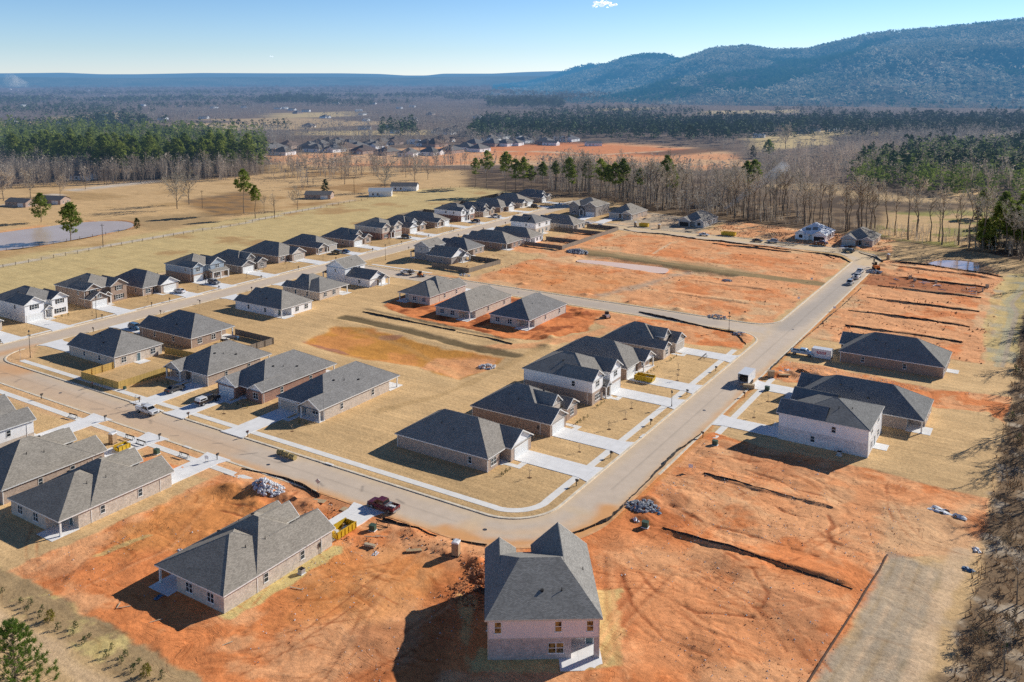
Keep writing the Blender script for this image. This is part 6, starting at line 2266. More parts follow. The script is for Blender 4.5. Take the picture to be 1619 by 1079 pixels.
def lamp(x, y, label, h=6.5, rz=0.0, sign=False):
    o = thing("street_lamp", label, "street lamp", (x, y, 0.08), rz)
    MB().tube((0, 0, -0.2), (0, 0, h), 0.075, 0.05, n=8).build("pole", 'black', o)
    MB().tube((0, 0, 0), (0, 0, 0.6), 0.14, 0.10, n=8).build("base", 'black', o)
    hd = MB().tube((0, 0, h), (0, 0, h + 0.12), 0.12, 0.22, n=8).tube((0, 0, h + 0.12), (0, 0, h + 0.5), 0.22, 0.14, n=8).build("lantern", 'glass', o)
    MB().tube((0, 0, h + 0.5), (0, 0, h + 0.65), 0.24, 0.04, n=8).build("cap", 'black', hd)
    if sign:
        MB().box(-0.5, 0.5, -0.015, 0.015, h - 0.9, h - 0.65).build("street_sign", 'utility_green', o)


lamp(-232.2, 125.2, "tall street lamp with a green tree-like head by the stop sign at the left junction", 7.0, 0.4, True)
lamp(-253.4, 157.8, "thin dark street lamp on the lawn of the all-white two-storey house", 6.5)
lamp(-263.0, 213.8 - 7.0, "thin street lamp in front of the blue-grey two-storey house", 6.0)
lamp(-234.6, 273.5, "thin street lamp on the lawn at the north corner of the cross street", 6.0)
lamp(-82.2, 250.8, "street lamp with a green sign at the cross street and right street", 5.0, 0.5, True)
lamp(-253.6, 345.0, "thin street lamp beside the far drives of the left row", 6.0)
lamp(-73.2, 184.0, "slim pole on the verge in front of the two-storey white-boarded house", 3.2)


def road_sign(x, y, rz, label, shape):
    o = thing("road_sign", label, "road sign", (x, y, ground_z(x, y)), rz)
    MB().tube((0, 0.03, -0.3), (0, 0.03, 3.0), 0.035, n=6).build("pole", 'galv', o)
    m = MB()
    if shape == 'stop':
        pts = [(0.38 * math.cos(R(22.5 + 45 * k)), 0.38 * math.sin(R(22.5 + 45 * k))) for k in range(8)]
        m.prism([(a, 2.6 + b) for a, b in pts], -0.02, 0.0)
        pl = m.build("sign_plate", 'stop_red', o)
        text_mesh("lettering", "STOP", 0.26, 'paint_white', pl, (0, -0.026, 2.6), (PI / 2, 0, 0), 0.003)
        MB().box(-0.45, 0.45, -0.01, 0.01, 3.05, 3.22).build("street_sign", 'utility_green', o)
    else:
        pts = [(0, 0.55), (0.55, 0), (0, -0.55), (-0.55, 0)]
        m.prism([(a, 2.75 + b) for a, b in pts], -0.02, 0.0)
        m.build("sign_plate", 'galv', o)


road_sign(-231.8, 119.9 + 2.4, -0.35, "red stop sign at the junction at the left edge", 'stop')
road_sign(-110.4, 109.3, 0.2, "grey back of a diamond road sign by the front street", 'diamond')


def lot_sign(x, y, rz, label):
    o = thing("lot_sign", label, "sign", (x, y, ground_z(x, y)), rz)
    MB().tube((-0.3, 0, -0.2), (-0.3, 0, 1.5), 0.03, n=6).tube((0.3, 0, -0.2), (0.3, 0, 1.5), 0.03, n=6).build("post", 'wood_pale', o)
    MB().box(-0.42, 0.42, -0.035, -0.031, 0.8, 1.5).build("sign_board", 'paint_white', o)


for x, y, rz, t in ((-57.4, 154.6, 0.2, "white lot sign on posts at the end of a graded ridge on the clay slope"), (-73.6, 296.5, 0.6, "white lot sign on the sandy verge midway up the right street"),
                    (-77.0, 328.0, 0.6, "white lot sign beside the grassy swale north of the cross street"), (-138.6, 107.6, 0.3, "pair of white notices by the pavement at the edge of the clay lot"), (-60.6, 290.0, 0.5, "white lot marker on the right verge of the right street")):
    lot_sign(x, y, rz, t)


# ---------------------------------------------------------------- silt fences: black cloth on stakes
def silt_fence(pts, label, h=0.6, lean=0.12):
    """pts in world metres"""
    # resample
    P = []
    for (a, b) in zip(pts[:-1], pts[1:]):
        d = math.dist(a, b)
        n = max(1, int(d / 1.2))
        P += [(a[0] + (b[0] - a[0]) * k / n, a[1] + (b[1] - a[1]) * k / n) for k in range(n)]
    P.append(pts[-1])
    r = random.Random(len(P))
    o = thing("silt_fence", label, "silt fence", (P[0][0], P[0][1], 0))
    ox, oy = P[0]
    m = MB()
    prev = None
    st = MB()
    for k, (x, y) in enumerate(P):
        z = ground_z(x, y)
        x += r.uniform(-0.12, 0.12)
        y += r.uniform(-0.12, 0.12)
        wv = 0.75 + 0.45 * math.sin(k * 0.23 + len(P)) * math.sin(k * 0.071 + 1.3)
        hh = h * wv * r.uniform(0.7, 1.05)
        c = ((x - ox, y - oy, z - 0.1), (x - ox + lean * r.uniform(-1, 1), y - oy + lean, z + hh))
        if prev:
            m.poly([prev[0], c[0], c[1], prev[1]])
            m.poly([(p[0], p[1] + 0.03, p[2]) for p in (c[0], prev[0], prev[1], c[1])])
        if k % 2 == 0:
            st.tube((x - ox, y - oy - 0.05, z - 0.2), (x - ox, y - oy - 0.05, z + hh + 0.15), 0.03, n=4)
        prev = c
    m.build("cloth", 'plastic_black', o)
    st.build("stake", 'wood_raw', o)["kind"] = "stuff"


silt_fence(px((381, 743), (410, 748), (447, 757), (480, 772), (506, 787)), "black silt fence along the kerb behind the rock pile on the front street")
silt_fence(px((604, 823), (640, 834), (690, 850)) , "sagging black silt fence along the outside of the bend by the maroon pickup")
silt_fence(px((712, 856), (745, 861), (770, 864)), "short black silt fence behind the portable toilet at the bend")
silt_fence(px((905, 846), (960, 826), (985, 803)), "black silt fence right of the two-storey house at the bend")
silt_fence(px((990, 795), (1030, 756), (1070, 716), (1108, 688)), "black silt fence along the right kerb past the rock pile")
silt_fence(px((1216, 588), (1248, 556), (1290, 520), (1330, 486), (1362, 456)), "long low black silt fence on the right kerb of the right street", 0.5)
silt_fence(px((1010, 494), (1060, 506), (1110, 517), (1163, 529), (1180, 546)), "black silt fence along the cross street at the bare corner lot")
silt_fence(px((574, 494), (600, 500), (660, 512), (720, 524)), "black silt fence behind the leftmost house by the basin", 0.55)
silt_fence(px((722, 526), (770, 535), (810, 546)), "collapsed black silt fence behind the right house by the basin", 0.45)
silt_fence(px((1420, 415), (1480, 422), (1560, 434), (1586, 439)), "black silt fence along the near side of the muddy pond at the top right", 0.6)
silt_fence(px((986, 363), (1010, 369), (1048, 371), (1100, 379)), "black silt fence along the left part of the back street")
silt_fence(px((1098, 379), (1140, 383), (1183, 388), (1230, 394), (1290, 401), (1330, 408), (1345, 416)), "long black silt fence along the back street and round its bend")
silt_fence(px((1300, 402), (1318, 410)), "short black silt fence running away from the back street bend")
silt_fence(px((1358, 400), (1384, 408), (1396, 415)), "curved black silt fence on the outside of the back street bend")
silt_fence([(-53.5, 131.5), (-44, 131.0), (-34, 130.9), (-23, 129.8)], "long black silt fence across the clay slope at lower right", 0.3)
silt_fence([(-55.0, 154.6), (-46, 154.3), (-31, 154.2)], "black silt fence across the upper clay slope below the lavender-walled house", 0.22)


for k_, (x0_, x1_, y_) in enumerate(((-54, -22, 274.2), (-57, -22, 293.2), (-55, -21, 313.2), (-55, -22, 333.2), (-51, -22, 352.2), (-49, -24, 255.4), (-133, -98, 379.4))):
    silt_fence([(x0_, y_), (x0_ * 0.6 + x1_ * 0.4, y_ + 0.3), (x1_, y_ - 0.2)], ("low black silt fence across the far right lots, nearest but one", "low black silt fence across the far right lots, third from the near end", "low black silt fence across the middle of the far right lots", "low black silt fence along the near side of the dug lot", "low black silt fence along the far side of the dug lot",
                                                                                 "low black silt fence just behind the house with the storage container", "low black silt fence across the bare block below the back street")[k_], 0.5)


# ---------------------------------------------------------------- board fences
def board_fence(pts, label, mat, h=1.85, name="board_fence"):
    o = thing(name, label, "fence", (pts[0][0], pts[0][1], 0))
    ox, oy = pts[0]
    for a, b in zip(pts[:-1], pts[1:]):
        d = Vector((b[0] - a[0], b[1] - a[1]))
        L = d.length
        d.normalize()
        n = Vector((-d.y, d.x)) * 0.02
        ang = math.atan2(d.y, d.x)
        za, zb = ground_z(*a), ground_z(*b)
        z = min(za, zb)
        m = MB()
        m.box(0.0, L, -0.015, 0.015, 0.03, h)
        m.build("fence_panel", mat, o, (a[0] - ox, a[1] - oy, z), ang)
        r = MB()
        for zz in (0.35, h * 0.55, h - 0.3):
            r.box(0.0, L, 0.018, 0.07, zz, zz + 0.09)
        r.build("fence_rail", mat, o, (a[0] - ox, a[1] - oy, z), ang)
        k = max(1, int(L / 2.4))
        for q in range(k + 1):
            pm = cached(('fpost', mat, h), lambda: (lambda m_: mesh_of("fence_post", m_.v, m_.f, mat))(MB().box(-0.05, 0.05, 0.072, 0.17, -0.2, h + 0.02)))
            t = L * q / k
            link("fence_post", pm, o, (a[0] - ox + d.x * t, a[1] - oy + d.y * t, z), ang)
    return o


board_fence([(-205.0, 131.6), (-204.9, 122.8), (-190.4, 123.2), (-190.2, 137.0)], "new bright yellow board fence round a corner back yard", 'fence_new')
board_fence([(-204.6, 146.6), (-198.2, 147.4), (-192.4, 148.0)], "yellow board fence closing the back of the corner yard", 'fence_new')
board_fence([(-202.6, 168.9), (-186.3, 168.6), (-186.6, 160.0), (-189.0, 159.9)], "weathered grey board fence round the cluttered back yard", 'fence_old')
board_fence([(-210.6, 273.4), (-192.2, 272.6), (-190.7, 292.8), (-206.4, 293.2)], "dark weathered board fence round the yard of the grey-sided house", 'fence_old')
board_fence([(-203.4, 331.8), (-184.0, 331.6), (-184.4, 389.2), (-201.6, 389.2)], "long weathered board fence behind the fenced yards, facing the clay lots", 'fence_old')
board_fence([(-201.4, 347.6), (-184.2, 347.8)], "weathered fence between the nearest two of the fenced yards", 'fence_old')
board_fence([(-211.4, 372.6), (-184.3, 372.6)], "weathered fence right of the white two-storey house's yard", 'fence_old')
board_fence([(-286, 361.0), (-301, 361.2), (-301, 384.5), (-284, 385)], "pale board fence round the yard behind the white and blue-shaded house", 'fence_old')
board_fence([(-286, 403.0), (-303, 403.2), (-303, 423.0), (-286, 423.2)], "board fence round the yard third from the far end of the left row", 'fence_old')
board_fence([(-286, 443.5), (-303, 443.6), (-303, 467), (-286, 467.2)], "board fence round the last yard of the left row", 'fence_old')


def wire_fence(pts, label, gap=6.0, h=1.3):
    o = thing("wire_fence", label, "fence", (pts[0][0], pts[0][1], 0))
    ox, oy = pts[0]
    w = MB()
    pm = cached('wpost', lambda: (lambda m_: mesh_of("fence_post", m_.v, m_.f, 'wood_dark'))(MB().box(-0.08, 0.08, -0.08, 0.08, -0.3, h + 0.1)))
    for a, b in zip(pts[:-1], pts[1:]):
        L = math.dist(a, b)
        k = max(1, int(L / gap))
        for q in range(k):
            t0, t1 = q / k, (q + 1) / k
            p = (a[0] + (b[0] - a[0]) * t0 - ox, a[1] + (b[1] - a[1]) * t0 - oy)
            p1 = (a[0] + (b[0] - a[0]) * t1 - ox, a[1] + (b[1] - a[1]) * t1 - oy)
            z = ground_z(p[0] + ox, p[1] + oy)
            link("fence_post", pm, o, (p[0], p[1], z))
            for zz in (0.5, 0.9, 1.3):
                w.tube((p[0], p[1], z + zz), (p1[0], p1[1], z + zz), 0.015, n=3, caps=False)
    w.build("wire", 'metal_dark', o)


wire_fence([(-348, 130), (-353.5, 187), (-356, 246), (-354, 300), (-360, 345), (-362, 395)], "wire fence on dark posts along the farm track", 5.0)
wire_fence([(-287, 130), (-288.5, 220), (-288.5, 300), (-288, 345)], "thin wire fence behind the left row of houses", 7.0)
wire_fence([(-389, 195), (-384, 214), (-385, 240), (-388, 262)], "wire fence along the near bank of the farm pond", 6.0)
wire_fence([(-362, 395), (-366, 456), (-345, 490), (-318, 480)], "wire fence round the top of the pasture", 6.0)


# ---------------------------------------------------------------- piles, debris, small things
def rock_pile(x, y, r, n, label, mat='rock', name="rock_pile", s=0.35):
    q = random.Random(int(abs(x * 7 + y)))
    m = MB()
    for _ in range(n):
        a, d = q.uniform(0, 2 * PI), r * math.sqrt(q.random())
        cx, cy = d * math.cos(a), d * math.sin(a) * 0.7
        z = ground_z(x + cx, y + cy) - ground_z(x, y) + max(0, (1 - d / r)) * r * 0.28
        k = s * q.uniform(0.5, 1.25)
        b = len(m.v)
        pts = []
        for zz, rr in ((-0.4, 0.8), (0.25, 1.0), (0.75, 0.55)):
            for t in range(5):
                an = 2 * PI * t / 5 + a
                f = rr * q.uniform(0.75, 1.15)
                pts.append((cx + k * f * math.cos(an), cy + k * f * math.sin(an), z + k * zz * q.uniform(0.8, 1.2)))
        m.v += pts
        for lv in (0, 5):
            for t in range(5):
                u = (t + 1) % 5
                m.f.append((b + lv + t, b + lv + u, b + lv + 5 + u, b + lv + 5 + t))
        m.f.append(tuple(b + 10 + t for t in range(5)))
    o = m.build(name, mat, None, (x, y, ground_z(x, y)))
    return tag(o, label, name.replace("_", " "))


flat('rubble_white', (0.62, 0.62, 0.64), 0.85, var=0.3, scale=3)
flat('rubble_grey', (0.36, 0.37, 0.39), 0.85, var=0.3, scale=3)
rock_pile(-119.0, 105.6, 3.4, 150, "heap of pale grey rubble by the front street above the clay lot", 'rubble_white', "rubble_heap", 0.36)
rock_pile(-59.2, 136.4, 3.0, 110, "heap of grey rock and tarp on the right-hand clay slope by the kerb", 'rubble_grey', "rubble_heap", 0.34)
rock_pile(-175.8, 330.5, 5.0, 140, "grey riprap at the left end of the muddy drainage pond", 'rubble_grey', "riprap", 0.55)
rock_pile(-124.8, 185.2, 2.6, 60, "grey riprap at the right corner of the brown basin", 'rubble_white', "riprap", 0.4)
rock_pile(-104.0, 313.0, 2.0, 40, "dark riprap at the right end of the muddy drainage pond", 'rubble_grey', "riprap", 0.4)
rock_pile(-70.6, 103.2, 2.0, 70, "dark brown spoil heap right of the portable toilet at the bend", 'clay', "spoil_heap", 0.3)
rock_pile(-69.2, 100.6, 1.0, 26, "small black heap below the spoil heap at the bend", 'dirt_dark', "spoil_heap", 0.28)
rock_pile(-60.2, 356.5, 3.2, 70, "blue-grey gravel heap beside the trucks on the upper right street", 'rubble_grey', "gravel_heap", 0.4)
rock_pile(-53.5, 222.6, 1.6, 60, "dark soil heap in the cluttered lot beside the container", 'dirt_dark', "soil_heap", 0.25)
rock_pile(-90.0, 262.6, 3.0, 60, "grey rubble spread by the cross street near the right street", 'rubble_grey', "rubble_heap", 0.3)
rock_pile(-78.5, 247.6, 2.2, 50, "broken stone at the inside of the corner lot", 'rubble_white', "rubble_heap", 0.25)
rock_pile(-92.0, 403.6, 3.0, 60, "reddish brick rubble in front of the white wrapped house", 'clay', "rubble_heap", 0.35)
rock_pile(-79.0, 404.0, 3.0, 60, "brown rubble in front of the tan brick house at the back bend", 'dirt_dark', "rubble_heap", 0.35)
rock_pile(-191.0, 268.5, 2.4, 40, "pale rubble beside the dark weathered fence north of the cross street", 'rubble_white', "rubble_heap", 0.3)


def sod(x, y, rz, label):
    m = MB()
    m.tube((-0.75, 0, 0.5), (0.75, 0, 0.5), 0.5, n=16)
    b = MB()
    for k in (-0.45, 0.0, 0.45):
        b.tube((k - 0.04, 0, 0.5), (k + 0.04, 0, 0.5), 0.515, n=16)
    o = thing("straw_roll", label, "straw roll", (x, y, 0.0), rz)
    m.build("roll", 'straw', o)
    b.build("strap", 'wood_dark', o)


sod(-129.4, 118.2, 0.3, "straw roll at the left of three by the front kerb")
sod(-127.6, 118.0, 0.1, "straw roll in the middle of three by the front kerb")
sod(-125.8, 117.9, -0.1, "straw roll at the right of three by the front kerb")


def excavator():
    o = thing("excavator", "orange and black excavator parked behind the trucks on the right street", "excavator", (-61.0, 363.5, ground_z(-61, 363.5)), 2.0)
    for s in (-1, 1):
        MB().prism([(-1.6, 0.15), (-1.3, 0), (1.3, 0), (1.6, 0.15), (1.6, 0.55), (1.3, 0.75), (-1.3, 0.75), (-1.6, 0.55)], s * 0.95 - 0.25, s * 0.95 + 0.25).build("track", 'rubber', o)
    v, f = frustum(-1.7, 1.2, -1.6, 1.1, 1.1, 1.05, 0.8, 1.6)
    link("body", bevel_mesh("body", v, f, 'cone_orange', 0.08), o)
    v, f = frustum(0.1, 1.3, 0.2, 1.1, 0.5, 0.45, 1.6, 2.7)
    link("cab", bevel_mesh("cab", v, f, 'car_glass', 0.05), o)
    MB().tube((1.1, 0, 1.4), (3.2, 0, 3.6), 0.2, 0.16, n=6).build("boom", 'black', o)
    MB().tube((3.2, 0, 3.6), (4.4, 0, 1.6), 0.15, 0.12, n=6).build("dipper", 'black', o)
    MB().prism([(4.1, 1.6), (4.8, 1.5), (4.6, 0.9), (4.0, 1.0)], -0.4, 0.4).build("bucket", 'metal_dark', o)


excavator()


def skid_steer(x, y, rz, label, mat):
    o = thing("skid_steer", label, "loader", (x, y, ground_z(x, y) if road_sd(x, y) > 0.4 else 0), rz)
    v, f = frustum(-1.2, 0.9, -1.2, 0.6, 0.6, 0.55, 0.4, 1.2)
    link("body", bevel_mesh("body", v, f, mat, 0.05), o)
    MB().box(-0.6, 0.5, -0.5, 0.5, 1.2, 2.0).build("cab", 'black', o)
    for sx in (-0.7, 0.6):
        for sy in (-0.75, 0.75):
            wheel(o, sx, sy, 0.4, 0.3)
    MB().tube((-1.0, 0.62, 1.3), (1.3, 0.62, 0.5), 0.08, n=5).tube((-1.0, -0.62, 1.3), (1.3, -0.62, 0.5), 0.08, n=5).build("arm", mat, o)
    MB().prism([(1.2, 0.15), (1.9, 0.1), (1.9, 0.2), (1.4, 0.7), (1.2, 0.7)], -0.9, 0.9).build("bucket", 'metal_dark', o)


skid_steer(-118.9, 243.4, 2.4, "small white loader on the bare clay behind the corner lot", 'paint_white')
skid_steer(-204.2, 258.0, 0.4, "small red trencher on the cross street behind the flatbed truck", 'cone_orange')


# sheets of plywood laid over the kerb, planks, plastic and trash on the lots
def board(x, y, w, l, rz, label, mat='plywood', z=None, h=0.05, name="plywood_sheet", cat="board"):
    m = MB()
    m.box(-l / 2, l / 2, -w / 2, w / 2, 0, h)
    o = m.build(name, mat, None, (x, y, (ground_z(x, y) if z is None else z) + 0.03), rz)
    tag(o, label, cat)


board(-108.5, 107.6, 1.2, 2.4, 0.3, "plywood sheet on the ground below the diamond road sign")
board(-102.4, 108.4, 1.3, 2.8, 0.1, "plywood sheet between the diamond sign and the maroon pickup")
for k, (x, y, rz, l) in enumerate(((-109.6, 70.2, 0.9, 1.6), (-110.6, 69.9, 2.2, 1.3), (-103.0, 70.6, 1.1, 1.7), (-90.5, 72.4, 1.2, 1.4), (-92.2, 86.4, 0.2, 2.2), (-92.6, 103.6, 0.5, 2.4), (-91.6, 104.4, 0.3, 1.8), (-47.5, 220.0, 2.3, 3.4), (-45.5, 219.4, 2.2, 3.0))):
    o = MB().box(-l / 2, l / 2, -0.07, 0.07, 0, 0.05).build("timber_offcut", 'wood_pale', None, (x, y, ground_z(x, y) + 0.08), rz)
    tag(o, "loose pale timber offcut lying on the bare ground", "timber", "timber offcuts lying on the lots")


def crumple(x, y, r, label, mat, seed, n=7, name="plastic_sheet", cat="plastic sheet", h=0.35):
    q = random.Random(seed)
    m = MB()
    N = 7
    for a in range(N):
        for b in range(N):
            m.v.append(((a / (N - 1) - 0.5) * 2 * r + q.uniform(-0.1, 0.1) * r, (b / (N - 1) - 0.5) * r * 1.1 + q.uniform(-0.12, 0.12) * r, q.uniform(0.02, h) if 0 < a < N - 1 and 0 < b < N - 1 else 0.0))
    for a in range(N - 1):
        for b in range(N - 1):
            if q.random() > 0.12:
                i = a * N + b
                m.f.append((i, i + N, i + N + 1, i + 1))
    o = m.build(name, mat, None, (x, y, ground_z(x, y) + 0.05), q.uniform(0, 3))
    tag(o, label, cat)


crumple(-15.0, 163.2, 1.9, "large crumpled white plastic sheet at the upper right of the clay slope", 'paint_white', 1)
crumple(-12.0, 162.2, 1.2, "smaller grey plastic heap right of the crumpled white sheet", 'rubble_white', 2)
crumple(-8.6, 152.0, 0.9, "white rag of plastic at the edge of the brush", 'paint_white', 3)
crumple(-9.2, 145.0, 0.9, "blue-grey tarp at the edge of the brush", 'tarp_blue', 4)
crumple(-107.5, 74.2, 0.7, "blue plastic scrap in the shadow behind the new brick house on clay", 'tarp_blue', 5, h=0.2)
crumple(-58.4, 131.6, 0.8, "white plastic bag near the green utility box on the slope", 'paint_white', 6)
crumple(-56.8, 136.2, 1.3, "dark blue tarp thrown over the grey rock heap", 'tarp_blue', 7)
crumple(-115.4, 84.0, 0.6, "white scrap beside a small clay spoil bank on the left lot", 'paint_white', 8, h=0.2)
crumple(-88.8, 100.0, 0.7, "pale concrete spill on the clay below the green box", 'rubble_white', 9, h=0.15, name="concrete_spill", cat="spill")
crumple(-57.2, 222.4, 0.8, "white rubbish among debris beside the pale blue pickup", 'paint_white', 10)
crumple(-58.6, 220.6, 0.7, "pale packaging between the trailer and the dark soil heap", 'rubble_white', 11)
crumple(-66.0, 101.0, 0.6, "pale sheet on the clay behind the two-storey house at the bend", 'rubble_white', 12)


# building materials set out for a slab at the far right
FR = random.Random(3)
for k in range(22):
    x, y = FR.uniform(-52, -24), FR.uniform(338, 350)
    l = FR.uniform(1.2, 3.2)
    mt = FR.choice(['paint_white', 'rubble_white', 'tarp_blue', 'wood_pale'])
    m = MB().tube((-l / 2, 0, 0.12), (l / 2, 0, 0.12), 0.12, n=6)
    o = m.build("drain_pipe", mt, None, (x, y, ground_z(x, y) + FR.uniform(0, 0.3)), FR.uniform(0, 3.1))
    tag(o, "length of pipe or formwork lying in the trenches of the far right lot", "pipe", "pipes and formwork lying in the dug lot at the far right")
for k, (x, y) in enumerate(((-24, 338), (-22.5, 345), (-38, 350), (-45, 349), (-21.6, 352), (-47, 352))):
    o = MB().box(-0.05, 0.05, -0.6, 0.6, 0, 1.3).box(-0.05, 0.05, -0.55, -0.45, 1.3, 1.6).build("batter_board", 'wood_pale', None, (x, y, ground_z(x, y)), 0.4 * k)
    tag(o, "upright timber batter board beside the dug lot at the far right", "batter board", "batter boards round the dug lot")
# patio clutter behind the red-brown house
for k, (x, y, w, l, h, mt, nm, lb) in enumerate(((-200.6, 165.2, 0.9, 1.9, 0.75, 'metal_dark', "patio_table", "dark table on the patio behind the red-brown brick house"), (-198.0, 165.8, 0.7, 0.7, 1.1, 'tarp_blue', "covered_grill", "blue covered grill by the patio behind the red-brown brick house"),
                                           (-199.4, 161.8, 0.7, 1.2, 1.0, 'black', "garden_cupboard", "black cupboard against the back wall of the red-brown brick house"))):
    o = thing(nm, lb, nm.replace("_", " "), (x, y, 0.1))
    MB().box(-l / 2, l / 2, -w / 2, w / 2, h * 0.6, h).build("top", mt, o)
    m = MB()
    for sx in (-1, 1):
        for sy in (-1, 1):
            m.box(sx * l * 0.42 - 0.05, sx * l * 0.42 + 0.05, sy * w * 0.4 - 0.05, sy * w * 0.4 + 0.05, 0, h * 0.598)
    m.build("base", mt, o)


# silt sock along the edge of the gravel pad, kerb inlets, manholes
def sock(pts, r, label):
    o = thing("silt_sock", label, "silt sock", (pts[0][0], pts[0][1], 0))
    m = MB()
    q = [(x - pts[0][0], y - pts[0][1], ground_z(x, y) + r * 0.7) for x, y in pts]
    for a, b in zip(q[:-1], q[1:]):
        m.tube(a, b, r, n=8)
    m.build("tube", 'dirt_dark', o)
    s_ = MB()
    for a, b in zip(q[:-1], q[1:]):
        c = Vector(a).lerp(Vector(b), 0.5)
        s_.tube((c.x, c.y, c.z - 0.4), (c.x + 0.05, c.y, c.z + 0.55), 0.03, n=5)
    s_.build("stake", 'wood_raw', o)["kind"] = "stuff"


sock([(-20.4, 142.6), (-20.6, 138), (-21.0, 134), (-21.3, 130.5), (-21.5, 127.4), (-22.2, 120), (-22.9, 113), (-23.4, 106.5), (-24.4, 96)], 0.14, "thin dark silt sock along the left edge of the gravel pad at lower right")


def drain(x, y, rz):
    o = thing("kerb_inlet", "dark storm drain inlet set in the kerb of a street", "drain", (x, y, 0.0), rz, "storm drain inlets of the estate streets")
    MB().box(-1.0, 1.0, -0.06, 0.5, 0.0, 0.19).build("concrete_top", 'concrete_walk', o)
    MB().box(-0.8, 0.8, -0.075, -0.061, 0.02, 0.13).build("throat", 'black', o)


for x, y, rz in ((-118, 119.75, 0), (-170, 119.75, 0), (-71.75, 165, PI / 2), (-71.75, 228, PI / 2), (-241.75, 175, PI / 2), (-148, 110.55, PI)):
    drain(x, y, rz)
for x, y in ((-128, 113.6), (-78.5, 115.6), (-66.2, 186), (-66.4, 262), (-200, 114.4), (-246, 190), (-160, 257)):
    m = MB().tube((0, 0, -0.05), (0, 0, 0.012), 0.38, n=18)
    tag(m.build("manhole_cover", 'metal_dark', None, (x, y, 0)), "round iron manhole cover in the roadway", "manhole cover", "manhole covers of the estate streets")


def stack(x, y, rz, label, mat, nx, ny, L, name, cat, t=0.14):
    o = thing(name, label, cat, (x, y, ground_z(x, y)), rz)
    r = random.Random(int(abs(x * 31)))
    m = MB()
    for k in range(ny):
        for j in range(nx):
            d = r.uniform(-0.12, 0.12)
            m.box(-L / 2 + d, L / 2 + d, (j - nx / 2) * t * 1.06, (j - nx / 2) * t * 1.06 + t, 0.1 + k * t * 0.55, 0.1 + (k + 1) * t * 0.55 - 0.01)
    m.build("boards", mat, o)
    b = MB()
    for s in (-0.35, 0.35):
        b.box(s * L - 0.05, s * L + 0.05, -nx * t * 0.55, nx * t * 0.55, 0, 0.095)
    b.build("bearer", 'wood_dark', o)


for a_ in ((-146.0, 101.2, 0.3, "stack of pale boards on clay near the tan portable toilet", 'wood_pale', 6, 4, 2.6, "timber_stack", "timber stack"), (-150.2, 100.2, 1.2, "small stack of bricks on clay near the tan portable toilet", 'clay', 4, 5, 0.9, "brick_stack", "brick stack"),
           (-84.2, 104.0, 0.7, "loose stack of boards left of the portable toilet at the bend", 'wood_raw', 5, 2, 2.4, "timber_stack", "timber stack"), (-91.0, 101.2, 0.2, "sawhorse-high stack of boards below the green box by the maroon pickup", 'wood_pale', 4, 5, 1.8, "timber_stack", "timber stack"),
           (-57.0, 218.2, 0.5, "stack of boards among the debris by the cardboard box", 'wood_raw', 6, 3, 2.8, "timber_stack", "timber stack"), (-50.2, 218.6, 2.5, "dark plank stack in the cluttered lot below the container", 'wood_dark', 5, 3, 2.6, "timber_stack", "timber stack"),
           (-153.5, 403.6, 0.1, "stack of boards beside the unfinished house on the back street", 'wood_pale', 8, 5, 3.2, "timber_stack", "timber stack"), (-95.5, 405.6, 0.4, "stack of boards in front of the white wrapped house", 'wood_pale', 7, 4, 3.0, "timber_stack", "timber stack")):
    stack(*a_)
# ---------------------------------------------------------------- trees and plants
def leaf_mat(name, dark, light, scale=0.9, haze=True):
    b = NB(name)
    f = b.noise(b.pos(), scale, 3, 0.6)
    v = b.ramp(f, [(0.32, dark), (0.68, light)])
    v = b.mix(1.0, v, b.ramp(b.rand(), [(0.0, (0.75, 0.80, 0.75)), (1.0, (1.2, 1.12, 0.95))]), 'MULTIPLY')
    b.color(v)
    b.p.inputs["Roughness"].default_value = 0.8
    b.p.inputs["Specular IOR Level"].default_value = 0.1
    if 'needles' in name or 'bush' in name:
        b.translucent(v, 0.4)
    elif 'twigs' in name:
        b.translucent(v, 0.3)
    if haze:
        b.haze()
    MATS[name] = b.m


leaf_mat('needles', (0.085, 0.13, 0.028), (0.38, 0.44, 0.105), 0.5)
leaf_mat('needles_near', (0.10, 0.17, 0.035), (0.34, 0.48, 0.12), 1.6)
leaf_mat('needles_dark', (0.02, 0.04, 0.018), (0.075, 0.115, 0.045), 0.5)
leaf_mat('twigs', (0.38, 0.325, 0.285), (0.66, 0.575, 0.505), 0.25)
leaf_mat('twigs_pale', (0.40, 0.33, 0.28), (0.62, 0.54, 0.46), 0.3)
leaf_mat('bark', (0.16, 0.125, 0.10), (0.34, 0.27, 0.21), 0.8)
leaf_mat('bush_green', (0.05, 0.075, 0.03), (0.14, 0.18, 0.07), 2.0)
leaf_mat('bush_gold', (0.12, 0.11, 0.015), (0.34, 0.29, 0.04), 3.0)
leaf_mat('dry_brush', (0.30, 0.21, 0.135), (0.58, 0.43, 0.29), 0.5)
leaf_mat('mulch', (0.16, 0.09, 0.05), (0.26, 0.15, 0.09), 3.0)


